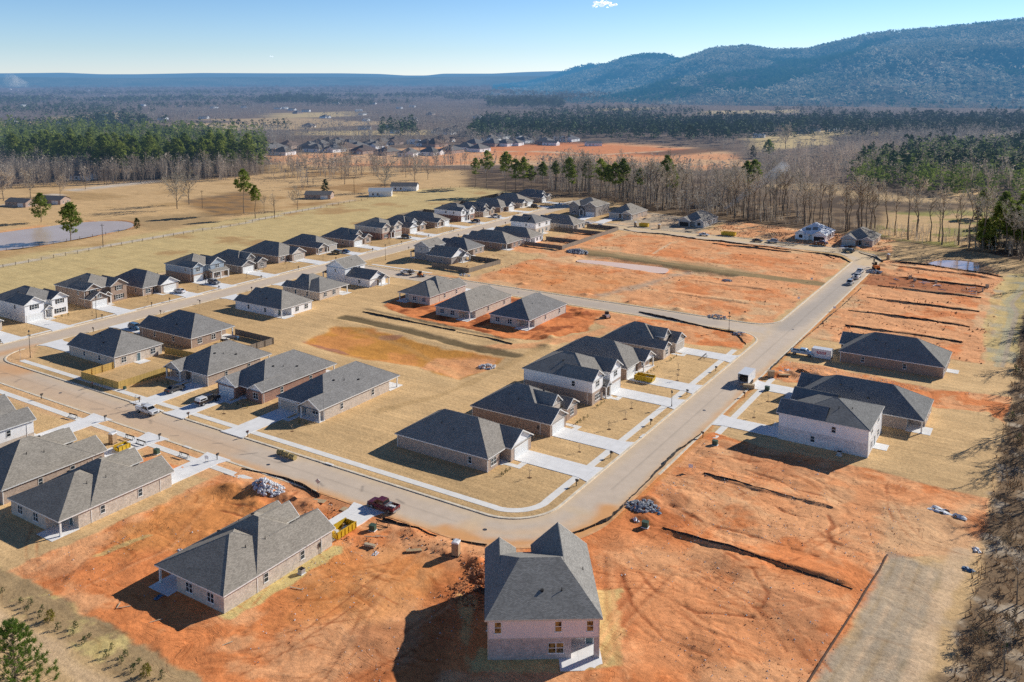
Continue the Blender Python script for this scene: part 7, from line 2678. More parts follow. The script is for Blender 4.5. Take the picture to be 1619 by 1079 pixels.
def tri_cloud(r, m, cx, cy, cz, n, size, spread, flat_=0.6):
    for _ in range(n):
        while True:
            p = (r.uniform(-1, 1), r.uniform(-1, 1), r.uniform(-1, 1))
            if p[0] ** 2 + p[1] ** 2 + p[2] ** 2 < 1:
                break
        x, y, z = cx + p[0] * spread, cy + p[1] * spread, cz + p[2] * spread * flat_
        a = Vector((r.gauss(0, 1), r.gauss(0, 1), r.gauss(0, 0.6))).normalized() * size * r.uniform(0.6, 1.3)
        b = Vector((r.gauss(0, 1), r.gauss(0, 1), r.gauss(0, 0.6))).normalized() * size * r.uniform(0.4, 0.9)
        m.poly([(x - a.x / 2, y - a.y / 2, z - a.z / 2), (x + a.x / 2, y + a.y / 2, z + a.z / 2), (x + b.x, y + b.y, z + b.z)])


def pine_mesh(seed, h, crown0=0.45, rad=3.4, clumps=62, tris=15, size=1.0, mat='needles', lean=0.3):
    r = random.Random(seed)
    t = MB()
    p = Vector((0, 0, -0.3))
    for k in range(4):
        q = Vector((r.uniform(-lean, lean), r.uniform(-lean, lean), h * (k + 1) / 4))
        t.tube(p, q, 0.26 * (1 - k / 4.6) * h / 20, 0.26 * (1 - (k + 1) / 4.6) * h / 20, n=6, caps=False)
        p = q
    c = MB()
    for k in range(clumps):
        u = r.random() ** 0.8
        z = h * (crown0 + (1 - crown0) * u)
        prof = math.sin(PI * min(1, 0.18 + 0.85 * u)) ** 0.7 * rad * (0.75 if u > 0.9 else 1)
        a, d = r.uniform(0, 2 * PI), prof * math.sqrt(r.uniform(0.05, 1))
        x, y = d * math.cos(a), d * math.sin(a)
        if k % 3 == 0:
            t.tube((0, 0, z - d * 0.35 - 0.3), (x, y, z), 0.07, 0.03, n=3, caps=False)
        tri_cloud(r, c, x, y, z, tris, size, rad * 0.27, 0.55)
    return mesh_of("trunk", t.v, t.f, 'bark'), mesh_of("crown", c.v, c.f, mat)


def bare_mesh(seed, h, first=0.42, spread=0.30, limbs=10, mat='twigs', twig=0.055, up=0.9):
    r = random.Random(seed)
    t, c = MB(), MB()
    pts = [Vector((0, 0, -0.3))]
    for k in range(5):
        pts.append(Vector((r.gauss(0, 0.018) * h * (k + 1) / 2, r.gauss(0, 0.018) * h * (k + 1) / 2, h * 0.86 * (k + 1) / 5)))
    rad = lambda s: 0.0135 * h * (1 - s * 0.86) + 0.02
    for k in range(5):
        t.tube(pts[k], pts[k + 1], rad(k / 5), rad((k + 1) / 5), n=6, caps=False)

    def on_trunk(s):
        f = min(s / 0.86, 0.999) * 5
        i = int(f)
        return pts[i].lerp(pts[i + 1], f - i)

    def ribbon_(m, a, b, w):
        d = b - a
        n = d.cross(Vector((r.gauss(0, 1), r.gauss(0, 1), r.gauss(0, 1)))).normalized() * w
        m.poly([a - n, a + n, b])
    for k in range(limbs):
        s = first + (0.86 - first) * (k + r.random()) / limbs
        a = on_trunk(s)
        az = r.uniform(0, 2 * PI)
        ln = h * spread * (1.15 - 0.7 * (s - first) / (0.9 - first)) * r.uniform(0.75, 1.2)
        d = Vector((math.cos(az), math.sin(az), up * r.uniform(0.6, 1.5))).normalized()
        mid = a + d * ln * 0.5 + Vector((0, 0, ln * 0.05))
        b = a + d * ln + Vector((0, 0, ln * 0.18))
        t.tube(a, mid, 0.0048 * h, 0.003 * h, n=4, caps=False)
        t.tube(mid, b, 0.003 * h, 0.0012 * h, n=3, caps=False)
        for j in range(7):
            q = a.lerp(mid, 0.3 + 0.7 * r.random()) if j < 3 else mid.lerp(b, r.random())
            d2 = (d + Vector((r.gauss(0, 0.75), r.gauss(0, 0.75), r.gauss(0.25, 0.5)))).normalized()
            e = q + d2 * ln * r.uniform(0.25, 0.55)
            ribbon_(c, q, e, twig * 1.3)
            for i in range(4):
                q2 = q.lerp(e, r.uniform(0.25, 1))
                d3 = (d2 + Vector((r.gauss(0, 0.8), r.gauss(0, 0.8), r.gauss(0.2, 0.6)))).normalized()
                e2 = q2 + d3 * ln * r.uniform(0.12, 0.30)
                ribbon_(c, q2, e2, twig)
                for _ in range(2):
                    q3 = q2.lerp(e2, r.uniform(0.3, 1))
                    d4 = (d3 + Vector((r.gauss(0, 0.8), r.gauss(0, 0.8), r.gauss(0.2, 0.6)))).normalized()
                    ribbon_(c, q3, q3 + d4 * ln * r.uniform(0.06, 0.16), twig * 0.75)
    return mesh_of("trunk", t.v, t.f, 'bark'), mesh_of("crown", c.v, c.f, mat)


def plant(name, meshes, label, cat, x, y, rz=0.0, s=1.0, group=None, z=None):
    o = thing(name, label, cat, (x, y, (ground_z(x, y) if z is None else z) - 0.05), rz, group)
    o.scale = (s, s, s)
    for m in meshes:
        link(m.name.split(".")[0], m, o)
    return o


PINES = [pine_mesh(k, 22, 0.46 + 0.05 * (k % 3), 3.6 + 0.3 * (k % 2), 80, 18, 1.1) for k in range(4)]
PINES_L = [pine_mesh(20 + k, 13, 0.22, 3.8, 85, 20, 0.95) for k in range(2)]
BARES = [bare_mesh(40 + k, 22, 0.40 + 0.04 * (k % 3), 0.22, 11) for k in range(6)]
OAKS = [bare_mesh(60 + k, 16, 0.16, 0.42, 17, 'twigs_pale', 0.085, 0.7) for k in range(3)]
CEDAR = pine_mesh(80, 7, 0.06, 2.3, 60, 18, 0.6, 'needles_dark', 0.1)
SAPL = bare_mesh(90, 3.4, 0.35, 0.26, 7, 'twigs', 0.018)

TR_ = random.Random(11)
BT = "tall leafless tree in the winter belt behind the back street"
BG = "leafless trees of the belt behind the back street"
FRONT = [(-300, 506), (-245, 494), (-192, 463), (-140, 453), (-100, 445), (-70, 436), (-47, 431), (-27, 429), (-7, 402), (4, 362), (9, 300)]


def along(pts, t):
    L = [math.dist(a, b) for a, b in zip(pts[:-1], pts[1:])]
    d = t * sum(L)
    for (a, b), l in zip(zip(pts[:-1], pts[1:]), L):
        if d <= l:
            f = d / l
            n = Vector((-(b[1] - a[1]), b[0] - a[0])).normalized()
            return a[0] + (b[0] - a[0]) * f, a[1] + (b[1] - a[1]) * f, n
        d -= l
    return pts[-1][0], pts[-1][1], Vector((0, 1))


nb_ = 0
while nb_ < 165:
    t = TR_.random()
    x, y, n = along(FRONT, t)
    dep = abs(TR_.gauss(0, 26))
    if -112 < x < -20:
        if TR_.random() < 0.2:
            continue
        dep *= 0.45
    x, y = x + n.x * dep + TR_.uniform(-3, 3), y + n.y * dep
    plant("bare_tree", BARES[TR_.randrange(6)], BT, "tree", x, y, TR_.uniform(0, 6.3), TR_.uniform(0.85, 1.35), BG)
    nb_ += 1
# trees out past the right edge whose long shadows cross the lots
for k, (x, y) in enumerate(((1, 205), (4, 214), (0, 222), (6, 232), (2, 246), (5, 262), (1, 275), (6, 190), (3, 290), (0, 306), (5, 322), (9, 200), (8, 250), (11, 225))):
    plant("bare_tree", BARES[k % 6], "leafless tree at the right edge of the lots, throwing long shadows", "tree", x, y, k * 1.3, 0.8 + 0.05 * (k % 4), "leafless trees along the right edge of the lots")
# pines among the belt
PT = "green pine standing among the leafless trees of the belt"
for k, (px_, py_, s) in enumerate(((752, 296, 0.9), (770, 297, 1.0), (800, 308, 0.95), (815, 309, 1.0), (828, 310, 0.9), (840, 308, 0.85), (858, 306, 0.8), (900, 309, 0.85), (905, 312, 0.8), (950, 318, 0.95), (962, 319, 1.0), (972, 320, 0.95), (985, 319, 0.9), (1012, 318, 0.85),
                                   (1054, 322, 1.05), (1062, 324, 1.0), (1180, 318, 0.95), (1192, 320, 0.9), (878, 300, 0.8), (930, 306, 0.8))):
    x, y = at(px_, py_)
    plant("pine_tree", PINES[k % 4], PT, "pine tree", x, y, k * 0.9, s * (1.0 + 0.3 * ((k * 7) % 5) / 4), "green pines of the belt behind the back street")
# dark evergreen thicket at the right end of the belt
for k in range(34):
    x, y = at(TR_.uniform(1545, 1640), TR_.uniform(340, 398))
    plant("evergreen_tree", CEDAR if k % 2 else PINES_L[k % 2], "dark evergreen in the thicket at the right edge behind the muddy pond", "evergreen tree", x, y, k, TR_.uniform(0.8, 1.5), "dark evergreens in the thicket at the right edge")
# the pine wood on the left: its near trees
npn = 0
for k in range(150):
    u = TR_.random()
    fx, fy, n = along([at(-30, 272), at(80, 276), at(160, 286), at(250, 282), at(330, 281), at(418, 276)], u)
    dep = abs(TR_.gauss(0, 45)) + (14 if TR_.random() < 0.6 and u < 0.85 else 1)
    x, y = fx + n.x * dep, fy + n.y * dep
    plant("pine_tree", PINES[k % 4], "tall green pine in the pine wood on the left", "pine tree", x, y, k * 0.7, TR_.uniform(0.72, 1.42), "tall pines of the pine wood on the left")
for k in range(46):
    u = TR_.random() * 0.9
    fx, fy, n = along([at(-30, 274), at(80, 278), at(160, 288), at(250, 284), at(330, 283), at(405, 278)], u)
    dep = abs(TR_.gauss(0, 12))
    x, y = fx + n.x * dep, fy + n.y * dep
    plant("bare_tree", BARES[k % 6], "grey leafless tree along the front of the pine wood on the left", "tree", x, y, k, TR_.uniform(0.4, 1.0), "leafless trees fronting the pine wood")
for k in range(12):
    x, y = at(TR_.uniform(0, 405), TR_.uniform(236, 268))
    plant("bare_tree", BARES[k % 6], "grey leafless tree showing among the pines of the left wood", "tree", x, y, k, TR_.uniform(0.95, 1.3), "leafless trees among the pines of the left wood")
# trees standing alone in the pasture
for nm, ms, lb, cat, p, s in (
        ("pine_tree", PINES_L[0], "lone layered pine on the near bank of the farm pond", "pine tree", (112, 380), 1.35),
        ("pine_tree", PINES_L[1], "smaller pine on the far bank of the farm pond", "pine tree", (65, 352), 1.15),
        ("evergreen_shrub", CEDAR, "round dark evergreen at the right end of the farm pond", "shrub", (216, 362), 0.75),
        ("pine_tree", PINES[1], "dark pine by the farm track, tallest of the trees there", "pine tree", (386, 338), 1.12),
        ("pine_tree", PINES[2], "thin pine right of the dark pine by the farm track", "pine tree", (404, 346), 0.8),
        ("evergreen_tree", CEDAR, "dark cone-shaped evergreen behind the farmhouse", "evergreen tree", (514, 306), 1.25),
        ("bare_tree", OAKS[0], "large pale leafless tree in the pasture, left of a pair", "tree", (280, 331), 1.35),
        ("bare_tree", OAKS[1], "large pale leafless tree in the pasture, right of a pair", "tree", (299, 324), 1.3),
        ("bare_tree", OAKS[2], "broad fan-shaped leafless tree behind the metal-roofed barn", "tree", (609, 303), 1.25),
        ("bare_tree", OAKS[0], "leafless tree with two trunks right of the fan-shaped one", "tree", (656, 290), 1.15),
        ("bare_tree", OAKS[1], "leaning dark leafless tree behind the farmhouse", "tree", (545, 292), 1.2),
        ("bare_tree", OAKS[2], "pale leafless tree left of the dark cone-shaped evergreen", "tree", (485, 280), 1.15),
        ("bare_tree", BARES[0], "slim leafless tree by the track, left of the farmhouse yard", "tree", (434, 342), 0.6),
        ("bare_tree", OAKS[1], "pale leafless tree beside the farmhouse drive", "tree", (471, 332), 0.85),
        ("bare_tree", BARES[3], "thin leafless tree below the pine wood near the right end", "tree", (418, 338), 0.5),
        ("bare_tree", OAKS[0], "large grey leafless tree by the left edge below the pine wood", "tree", (6, 318), 1.2),
        ("bare_tree", OAKS[2], "grey leafless tree next to the farm road at the left", "tree", (48, 312), 1.1),
        ("bare_tree", OAKS[1], "small leafless tree by the farm road bend", "tree", (95, 310), 0.8),
        ("bare_tree", OAKS[0], "round grey leafless tree in the far field on the right", "tree", (1242, 236), 1.6),
        ("bush", CEDAR, "dense dark green bush beside the far clay clearing", "bush", (1190, 250), 1.6),
        ("bush", PINES_L[0], "broad green tree right of the dense dark bush by the far clearing", "tree", (1215, 250), 1.3)):
    x, y = at(*p)
    plant(nm, ms, lb, cat, x, y, TR_.uniform(0, 6), s)
for k in range(28):
    x, y = at(TR_.uniform(430, 735), TR_.uniform(256, 286))
    plant("bare_tree", (OAKS + BARES)[k % 9], "grey leafless tree in the hedgerow between the farm and the distant estate", "tree", x, y, k, TR_.uniform(0.6, 1.1), "leafless trees of the hedgerow behind the farm")

# tall pine whose top shows at the lower left corner: bunches of long needles at the branch ends
def needle_pine(seed, h, rad, bunches, per):
    r = random.Random(seed)
    t, c = MB(), MB()
    t.tube((0, 0, -0.3), (0.1, 0, h * 0.6), 0.22, 0.13, n=8, caps=False).tube((0.1, 0, h * 0.6), (0, 0.1, h), 0.13, 0.03, n=6, caps=False)
    for k in range(bunches):
        u = r.random() ** 0.75
        z = h * (0.30 + 0.70 * u)
        R_ = rad * (1.02 - u) ** 0.75 + 0.35
        a, d = r.uniform(0, 2 * PI), R_ * math.sqrt(r.uniform(0.12, 1))
        p = Vector((d * math.cos(a), d * math.sin(a), z))
        if k % 2 == 0:
            t.tube((0, 0, z - d * 0.30), p, 0.05, 0.018, n=4, caps=False)
        out = Vector((math.cos(a) * 0.6, math.sin(a) * 0.6, 0.9)).normalized()
        for _ in range(per):
            n = (out * 0.75 + Vector((r.gauss(0, 0.55), r.gauss(0, 0.55), r.gauss(0, 0.45)))).normalized()
            L = r.uniform(0.28, 0.55)
            s_ = n.orthogonal().normalized() * 0.03
            q = p + n * 0.04 + out * r.uniform(-0.25, 0.15)
            c.poly([q - s_, q + s_, q + n * L])
    return mesh_of("trunk", t.v, t.f, 'bark'), mesh_of("crown", c.v, c.f, 'needles_near')


big = needle_pine(99, 14.5, 5.2, 330, 46)
bx_, by_ = at(22, 1052, 9.5)
plant("pine_tree", big, "bright green pine top cut by the lower left corner", "pine tree", bx_, by_, 0.4, 1.0)


def shrub_mesh(seed, r_, h, n, size, mat):
    r = random.Random(seed)
    c = MB()
    for _ in range(n):
        a, u = r.uniform(0, 2 * PI), r.random()
        d = r_ * math.sqrt(r.random()) * (0.55 + 0.45 * math.sin(PI * min(1, u + 0.25)))
        tri_cloud(r, c, d * math.cos(a), d * math.sin(a), h * (0.12 + 0.85 * u), 5, size, r_ * 0.22, 1.0)
    t = MB()
    for k in range(4):
        t.tube((0, 0, -0.1), (r.uniform(-0.4, 0.4) * r_, r.uniform(-0.4, 0.4) * r_, h * 0.7), 0.02, 0.01, n=4, caps=False)
    return mesh_of("stem", t.v, t.f, 'bark'), mesh_of("foliage", c.v, c.f, mat)


SH = [shrub_mesh(k, 0.42, 1.0, 26, 0.16, 'bush_green') for k in range(3)]
SG = shrub_mesh(7, 0.75, 1.7, 90, 0.2, 'bush_gold')
for k, (zx, zy) in enumerate(((20, 285), (165, 375), (245, 398), (215, 445), (340, 440), (320, 488), (465, 585), (600, 575), (580, 635), (715, 655), (675, 700), (895, 740), (855, 808), (1000, 803), (968, 865), (1110, 870), (1070, 925), (1295, 970))):
    x, y = at(zx / 5.06, 880 + zy / 5.06)
    plant("shrub", SH[k % 3], "small dull green shrub in the staggered row at the lower left", "shrub", x, y, k, TR_.uniform(0.8, 1.2), "small shrubs in the staggered row at the lower left")
for (zx, zy), lb in (((400, 520), "golden green round bush in the left half of the shrub row"), ((1170, 960), "golden green round bush in the right half of the shrub row")):
    x, y = at(zx / 5.06, 880 + zy / 5.06)
    plant("bush", SG, lb, "bush", x, y, 0.3, 1.0)
# foundation shrubs and saplings in the finished yards
for k, (x, y) in enumerate([(-86.9, y) for y in (133.8, 135.2, 136.6)] + [(-86.6, y) for y in (163.4, 164.8, 166.4, 168.2)] + [(-87.4, y) for y in (174.6, 176.4, 178.2)] + [(-86.8, y) for y in (201.5, 203.5, 205.5, 207.6)] + [(-86, y) for y in (214.8, 217, 219)] +
                           [(-265.2 + 1.2, y) for y in (151, 153, 155, 183.4, 185.2, 229.6 + 3, 235, 246.5, 248.5, 296, 298.5, 309.5, 312)] + [(x, 131.6) for x in (-187, -185, -183, -158, -156, -154.5, -138, -136)]):
    plant("shrub", SH[k % 3], "small young shrub planted along a house front", "shrub", x, y, k, TR_.uniform(0.5, 0.95), "young shrubs planted along the house fronts")


def sapling(x, y, k):
    o = plant("sapling", SAPL, "thin leafless sapling in a ring of mulch on a front lawn", "sapling", x, y, k * 1.1, TR_.uniform(0.5, 0.7), "leafless saplings on the front lawns")
    m = MB()
    m.poly([(0.75 * math.cos(2 * PI * i / 14) * (1 + 0.12 * math.sin(5 * i)), 0.75 * math.sin(2 * PI * i / 14) * (1 + 0.12 * math.cos(3 * i)), 0.10) for i in range(14)])
    m.build("mulch_ring", 'mulch', o)


for k, (x, y) in enumerate([(-79.5, 164.5), (-80.5, 184.5 - 6.5), (-79, 171.5), (-80, 205.0), (-78.6, 201), (-81.5, 209), (-79.5, 151.0), (-82, 135.8)] + [at(1214, 636), at(1192, 661), at(354, 655), at(462, 683), at(215, 640), at(160, 610)] + [(-257.5, y) for y in (159, 179, 199, 221, 241, 261, 283, 303, 323, 343)]):
    sapling(x, y, k)

# small trees and scrub rising from the brush at the right edge
for k in range(20):
    x, y = -4.5 + TR_.random() * 11, TR_.uniform(100, 330)
    plant("bare_tree", BARES[k % 6], "small leafless tree rising from the brush along the right edge", "tree", x, y, k, TR_.uniform(0.16, 0.42), "small leafless trees in the brush at the right edge")
# brush along the right edge
DB = [bare_mesh(120 + k, 2.2, 0.08, 0.5, 12, 'dry_brush', 0.03, 0.8) for k in range(3)]
for k in range(130):
    y = TR_.uniform(96, 330)
    x = -7.2 + TR_.random() ** 1.3 * 14 + (-2 if y < 130 else 0)
    plant("dry_bush", DB[k % 3], "dry leafless bush in the brush along the right edge", "bush", x, y, k, TR_.uniform(0.5, 1.4), "dry bushes of the brush along the right edge")
for k, (p, s) in enumerate((((1606, 590), 1.4), ((1600, 662), 1.0), ((1556, 1012), 0.8), ((1590, 1030), 0.7), ((1612, 700), 1.2))):
    x, y = at(*p)
    plant("evergreen_shrub", SH[k % 3], "green bush growing in the dry brush at the right edge", "shrub", x, y, k, s * 1.6, "green bushes in the dry brush at the right edge")


def np_object(name, V, F, mat, kind, loops=3):
    """large triangle soup straight from arrays"""
    me = bpy.data.meshes.new(name)
    me.vertices.add(len(V))
    me.vertices.foreach_set("co", V.astype(np.float32).ravel())
    nf = len(F)
    me.loops.add(nf * loops)
    me.loops.foreach_set("vertex_index", F.astype(np.int32).ravel())
    me.polygons.add(nf)
    me.polygons.foreach_set("loop_start", np.arange(0, nf * loops, loops, dtype=np.int32))
    try:
        me.polygons.foreach_set("loop_total", np.full(nf, loops, np.int32))
    except Exception:
        pass
    me.materials.append(MATS[mat])
    me.update(calc_edges=True)
    o = link(name, me)
    o["kind"] = kind
    return o


NR = np.random.default_rng(5)


def tufts(P, H, Wd, n, tri, seed=0, base=0.0, stem=False):
    """triangles scattered through a crown above each point; returns vertices and faces"""
    N = len(P)
    u = NR.random((N, n)) ** 0.85
    a = NR.random((N, n)) * 2 * np.pi
    rr = np.sqrt(NR.random((N, n))) * np.sin(np.pi * np.clip(0.2 + 0.78 * u, 0, 1)) * Wd[:, None]
    cx = P[:, 0:1] + rr * np.cos(a)
    cy = P[:, 1:2] + rr * np.sin(a)
    cz = P[:, 2:3] + H[:, None] * (base + (1 - base) * u)
    cen = np.stack([cx, cy, cz], -1)
    d1 = NR.normal(size=(N, n, 3)) * np.array([1, 1, 0.7])
    d2 = NR.normal(size=(N, n, 3)) * np.array([1, 1, 0.7])
    s = (tri * Wd)[:, None, None]
    V = np.stack([cen + d1 * s * 0.6, cen - d1 * s * 0.4, cen + d2 * s * 0.6], 2).reshape(-1, 3)
    return V, np.arange(len(V)).reshape(-1, 3)


def twig_stalks(P, H, Wd, n):
    """thin upright strokes: trunks and limbs of winter trees"""
    N = len(P)
    a = NR.random((N, n)) * 2 * np.pi
    sp = NR.random((N, n)) * Wd[:, None]
    z0 = H[:, None] * np.where(np.arange(n)[None, :] == 0, 0, NR.random((N, n)) * 0.55)
    z1 = np.clip(z0 + H[:, None] * (0.35 + 0.4 * NR.random((N, n))), 0, H[:, None])
    w = (0.05 + 0.012 * Wd)[:, None] * np.where(np.arange(n)[None, :] == 0, 2.2, 1.0)
    th = NR.random((N, n)) * np.pi
    bx, by = P[:, 0:1] + 0.25 * sp * np.cos(a), P[:, 1:2] + 0.25 * sp * np.sin(a)
    tx, ty = P[:, 0:1] + sp * np.cos(a), P[:, 1:2] + sp * np.sin(a)
    V = np.stack([np.stack([bx - w * np.cos(th), by - w * np.sin(th), P[:, 2:3] + z0], -1), np.stack([bx + w * np.cos(th), by + w * np.sin(th), P[:, 2:3] + z0], -1), np.stack([tx, ty, P[:, 2:3] + z1], -1)], 2).reshape(-1, 3)
    return V, np.arange(len(V)).reshape(-1, 3)


def sample_poly(poly, n):
    xs, ys = [p[0] for p in poly], [p[1] for p in poly]
    out = []
    while sum(map(len, out)) < n:
        q = np.stack([NR.uniform(min(xs), max(xs), n), NR.uniform(min(ys), max(ys), n)], 1)
        out.append(q[sdist(poly, q[:, 0], q[:, 1]) < 0])
    return np.concatenate(out)[:n]


def with_z(q, z=0.0):
    return np.column_stack([q, np.full(len(q), z)])


# dry undergrowth on the right edge, and fallen leaves and saplings in the belts
q = np.column_stack([NR.uniform(-8.5, 9, 3800), NR.uniform(92, 420, 3800)])
V, F = twig_stalks(with_z(q), NR.uniform(0.4, 1.8, 3800), NR.uniform(0.3, 0.9, 3800), 5)
np_object("undergrowth", V, F, 'dry_brush', 'stuff')
q = sample_poly([(x, y) for x, y in FRONT] + [(40, 470), (-30, 470), (-110, 466), (-140, 500), (-220, 540), (-300, 560)], 1500)
V, F = twig_stalks(with_z(q), NR.uniform(2, 9, 1500), NR.uniform(0.6, 1.8, 1500), 7)
np_object("undergrowth", V, F, 'twigs', 'stuff')


# clods, stones and straw bits strewn over the bare lots
def strew(name, zones, n, size, mat):
    q = np.concatenate([np.column_stack([NR.uniform(z[0], z[1], n), NR.uniform(z[2], z[3], n)]) for z in zones])
    q = q[fbm(q[:, 0], q[:, 1], 7, 4, 91) > 0.53]
    i = np.clip(np.searchsorted(GX, q[:, 0]), 1, NX - 1)
    j = np.clip(np.searchsorted(GY, q[:, 1]), 1, NY - 1)
    ok = (DIRT[j, i] > 0.6) & (RSD[j, i] > 1.0)
    q, i, j = q[ok], i[ok], j[ok]
    z = HGT[j, i]
    N = len(q)
    s = size * NR.uniform(0.4, 1.5, N) ** 1.5
    B = np.array([(-1, -0.7, -0.3), (1, -0.6, -0.3), (0.1, 1, -0.3), (0.05, -0.1, 0.9)])
    V = B[None] * (1 + 0.35 * NR.normal(size=(N, 4, 3)))
    a = NR.uniform(0, 6.28, N)
    ca, sa = np.cos(a)[:, None], np.sin(a)[:, None]
    V = np.stack([V[..., 0] * ca - V[..., 1] * sa, V[..., 0] * sa + V[..., 1] * ca, V[..., 2]], -1) * s[:, None, None]
    V += np.column_stack([q, z])[:, None, :]
    b = (np.arange(N) * 4)[:, None]
    F = np.concatenate([b + np.array([[0, 1, 3]]), b + np.array([[1, 2, 3]]), b + np.array([[2, 0, 3]])])
    np_object(name, V.reshape(-1, 3), F, mat, 'stuff')


FZ = [(-150, -62, 66, 109), (-60, -14, 100, 172), (-64, -12, 214, 232)]
strew("clay_clods", FZ, 4200, 0.06, 'clay')
strew("dark_clods", FZ, 350, 0.07, 'dirt_dark')
strew("pale_stones", FZ, 1800, 0.08, 'rubble_white')
strew("clay_clods", [(-130, -62, 100, 109), (-74, -64, 96, 108)], 1500, 0.14, 'clay')
strew("clay_clods", [(-62, -16, 256, 384), (-204, -76, 263, 388), (-150, -64, 402, 440)], 2500, 0.22, 'clay')
# ---------------------------------------------------------------- far country
def fields_at(x, y):
    return (fbm(x, y, 420, 4, 31) > 0.645) & (np.hypot(x, y) < 2150) & ((x < -620) | (np.hypot(x, y) < 900))


def polar(n, r0, r1, a0=-8, a1=70):
    r = np.exp(NR.uniform(np.log(r0), np.log(r1), n))
    a = np.radians(NR.uniform(a0, a1, n))
    return np.column_stack([-r * np.sin(a), r * np.cos(a)])


CLEAR = [px((415, 252), (560, 240), (700, 230), (840, 230), (980, 224), (1130, 234), (1210, 262), (1100, 275), (900, 264), (700, 266), (560, 266), (440, 266)),
         px((-60, 420), (-60, 275), (160, 288), (330, 284), (425, 277), (470, 300), (600, 280), (740, 270), (1045, 340), (1179, 356), (1394, 386), (1560, 404), (1640, 430), (1640, 1079), (-60, 1079)),
         px((1385, 372), (1400, 332), (1560, 326), (1600, 352), (1560, 396), (1470, 388)),
         px((1175, 216), (1300, 206), (1322, 228), (1200, 242))] + [px(*q_) for q_ in (((430, 180), (560, 176), (560, 184), (430, 188)), ((480, 208), (700, 206), (690, 214), (480, 214)), ((300, 200), (420, 198), (420, 204), (300, 206)), ((1110, 176), (1260, 174), (1260, 179), (1110, 182)))]
PINEY = [px((0, 268), (160, 282), (330, 278), (420, 270), (420, 236), (280, 218), (0, 218)), px((735, 225), (760, 195), (1080, 195), (1100, 228)), px((1080, 232), (1080, 196), (1640, 190), (1640, 212)), px((1345, 296), (1640, 322), (1640, 238), (1500, 236), (1360, 258)),
         px((410, 166), (515, 166), (515, 158), (410, 158)), px((770, 172), (890, 174), (890, 164), (770, 163)), px((120, 208), (230, 208), (230, 196), (120, 196)), px((600, 222), (660, 220), (670, 206), (600, 208))]


def keep(q):
    m = ~fields_at(q[:, 0], q[:, 1])
    for c in CLEAR:
        m &= sdist(c, q[:, 0], q[:, 1]) > 0
    return q[m]


def pine_mask(q):
    m = (fbm(q[:, 0], q[:, 1], 260, 3, 77) > 0.525) & (np.hypot(q[:, 0], q[:, 1]) > 1200)
    for c in PINEY:
        m |= sdist(c, q[:, 0], q[:, 1]) < 0
    return m


def wood(name_b, name_p, q, hb, wb, nt_b, ns_b, nt_p, tri=0.5):
    q = keep(q)
    m = pine_mask(q)
    b, p = q[~m], q[m]
    if len(b):
        H = NR.uniform(hb * 0.65, hb * 1.1, len(b))
        Wd = NR.uniform(wb * 0.7, wb * 1.2, len(b))
        V1, F1 = tufts(with_z(b), H, Wd, nt_b, tri * 0.55, base=0.35)
        V2, F2 = twig_stalks(with_z(b), H, Wd, ns_b)
        np_object(name_b, np.concatenate([V1, V2]), np.concatenate([F1, F2 + len(V1)]), 'far_twigs', 'stuff')
    if len(p):
        H = NR.uniform(hb * 0.8, hb * 1.3, len(p))
        Wd = NR.uniform(wb * 0.7, wb * 1.1, len(p))
        V1, F1 = tufts(with_z(p), H, Wd, nt_p, tri, base=0.3)
        np_object(name_p, V1, F1, 'far_pine_shade', 'stuff')


leaf_mat('far_twigs', (0.33, 0.27, 0.24), (0.58, 0.49, 0.44), 0.05)
leaf_mat('far_needles', (0.08, 0.125, 0.028), (0.33, 0.40, 0.10), 0.06)
leaf_mat('hill_wood', (0.075, 0.075, 0.065), (0.24, 0.20, 0.165), 0.008)

leaf_mat('far_pine_shade', (0.03, 0.06, 0.03), (0.10, 0.155, 0.06), 0.05)  # unlit sides of the far pines put into a darker needle colour
wood("winter_woodland", "pine_woodland", polar(4200, 420, 1150), 17, 4.6, 12, 12, 34)
wood("winter_woodland", "pine_woodland", polar(14000, 1100, 2900), 15, 6.0, 14, 4, 20, 0.40)
wood("winter_woodland", "pine_woodland", polar(16000, 2800, 11000), 14, 15, 8, 0, 9, 0.42)
# solid stands: pine wood on the left, pine bands and the plantation on the right
for poly, n, hh, ww in ((PINEY[0], 900, 21, 4.0), (PINEY[1], 420, 17, 5.0), (PINEY[2], 620, 18, 6.0), (PINEY[3], 900, 13, 3.6), (PINEY[4], 160, 18, 8), (PINEY[5], 220, 18, 9), (PINEY[6], 90, 18, 5), (PINEY[7], 40, 17, 5)):
    q = sample_poly(poly, n)
    H = NR.uniform(hh * 0.6, hh * 1.3, n) * (0.8 + 0.4 * fbm(q[:, 0], q[:, 1], 60, 2, 8))
    Wd = NR.uniform(ww * 0.6, ww * 1.3, n)
    V1, F1 = tufts(with_z(q), H, Wd, 34, 0.42, base=0.38 if hh > 15 else 0.12)
    np_object("pine_woodland", V1, F1, 'far_needles' if n >= 900 else 'far_pine_shade', 'stuff')
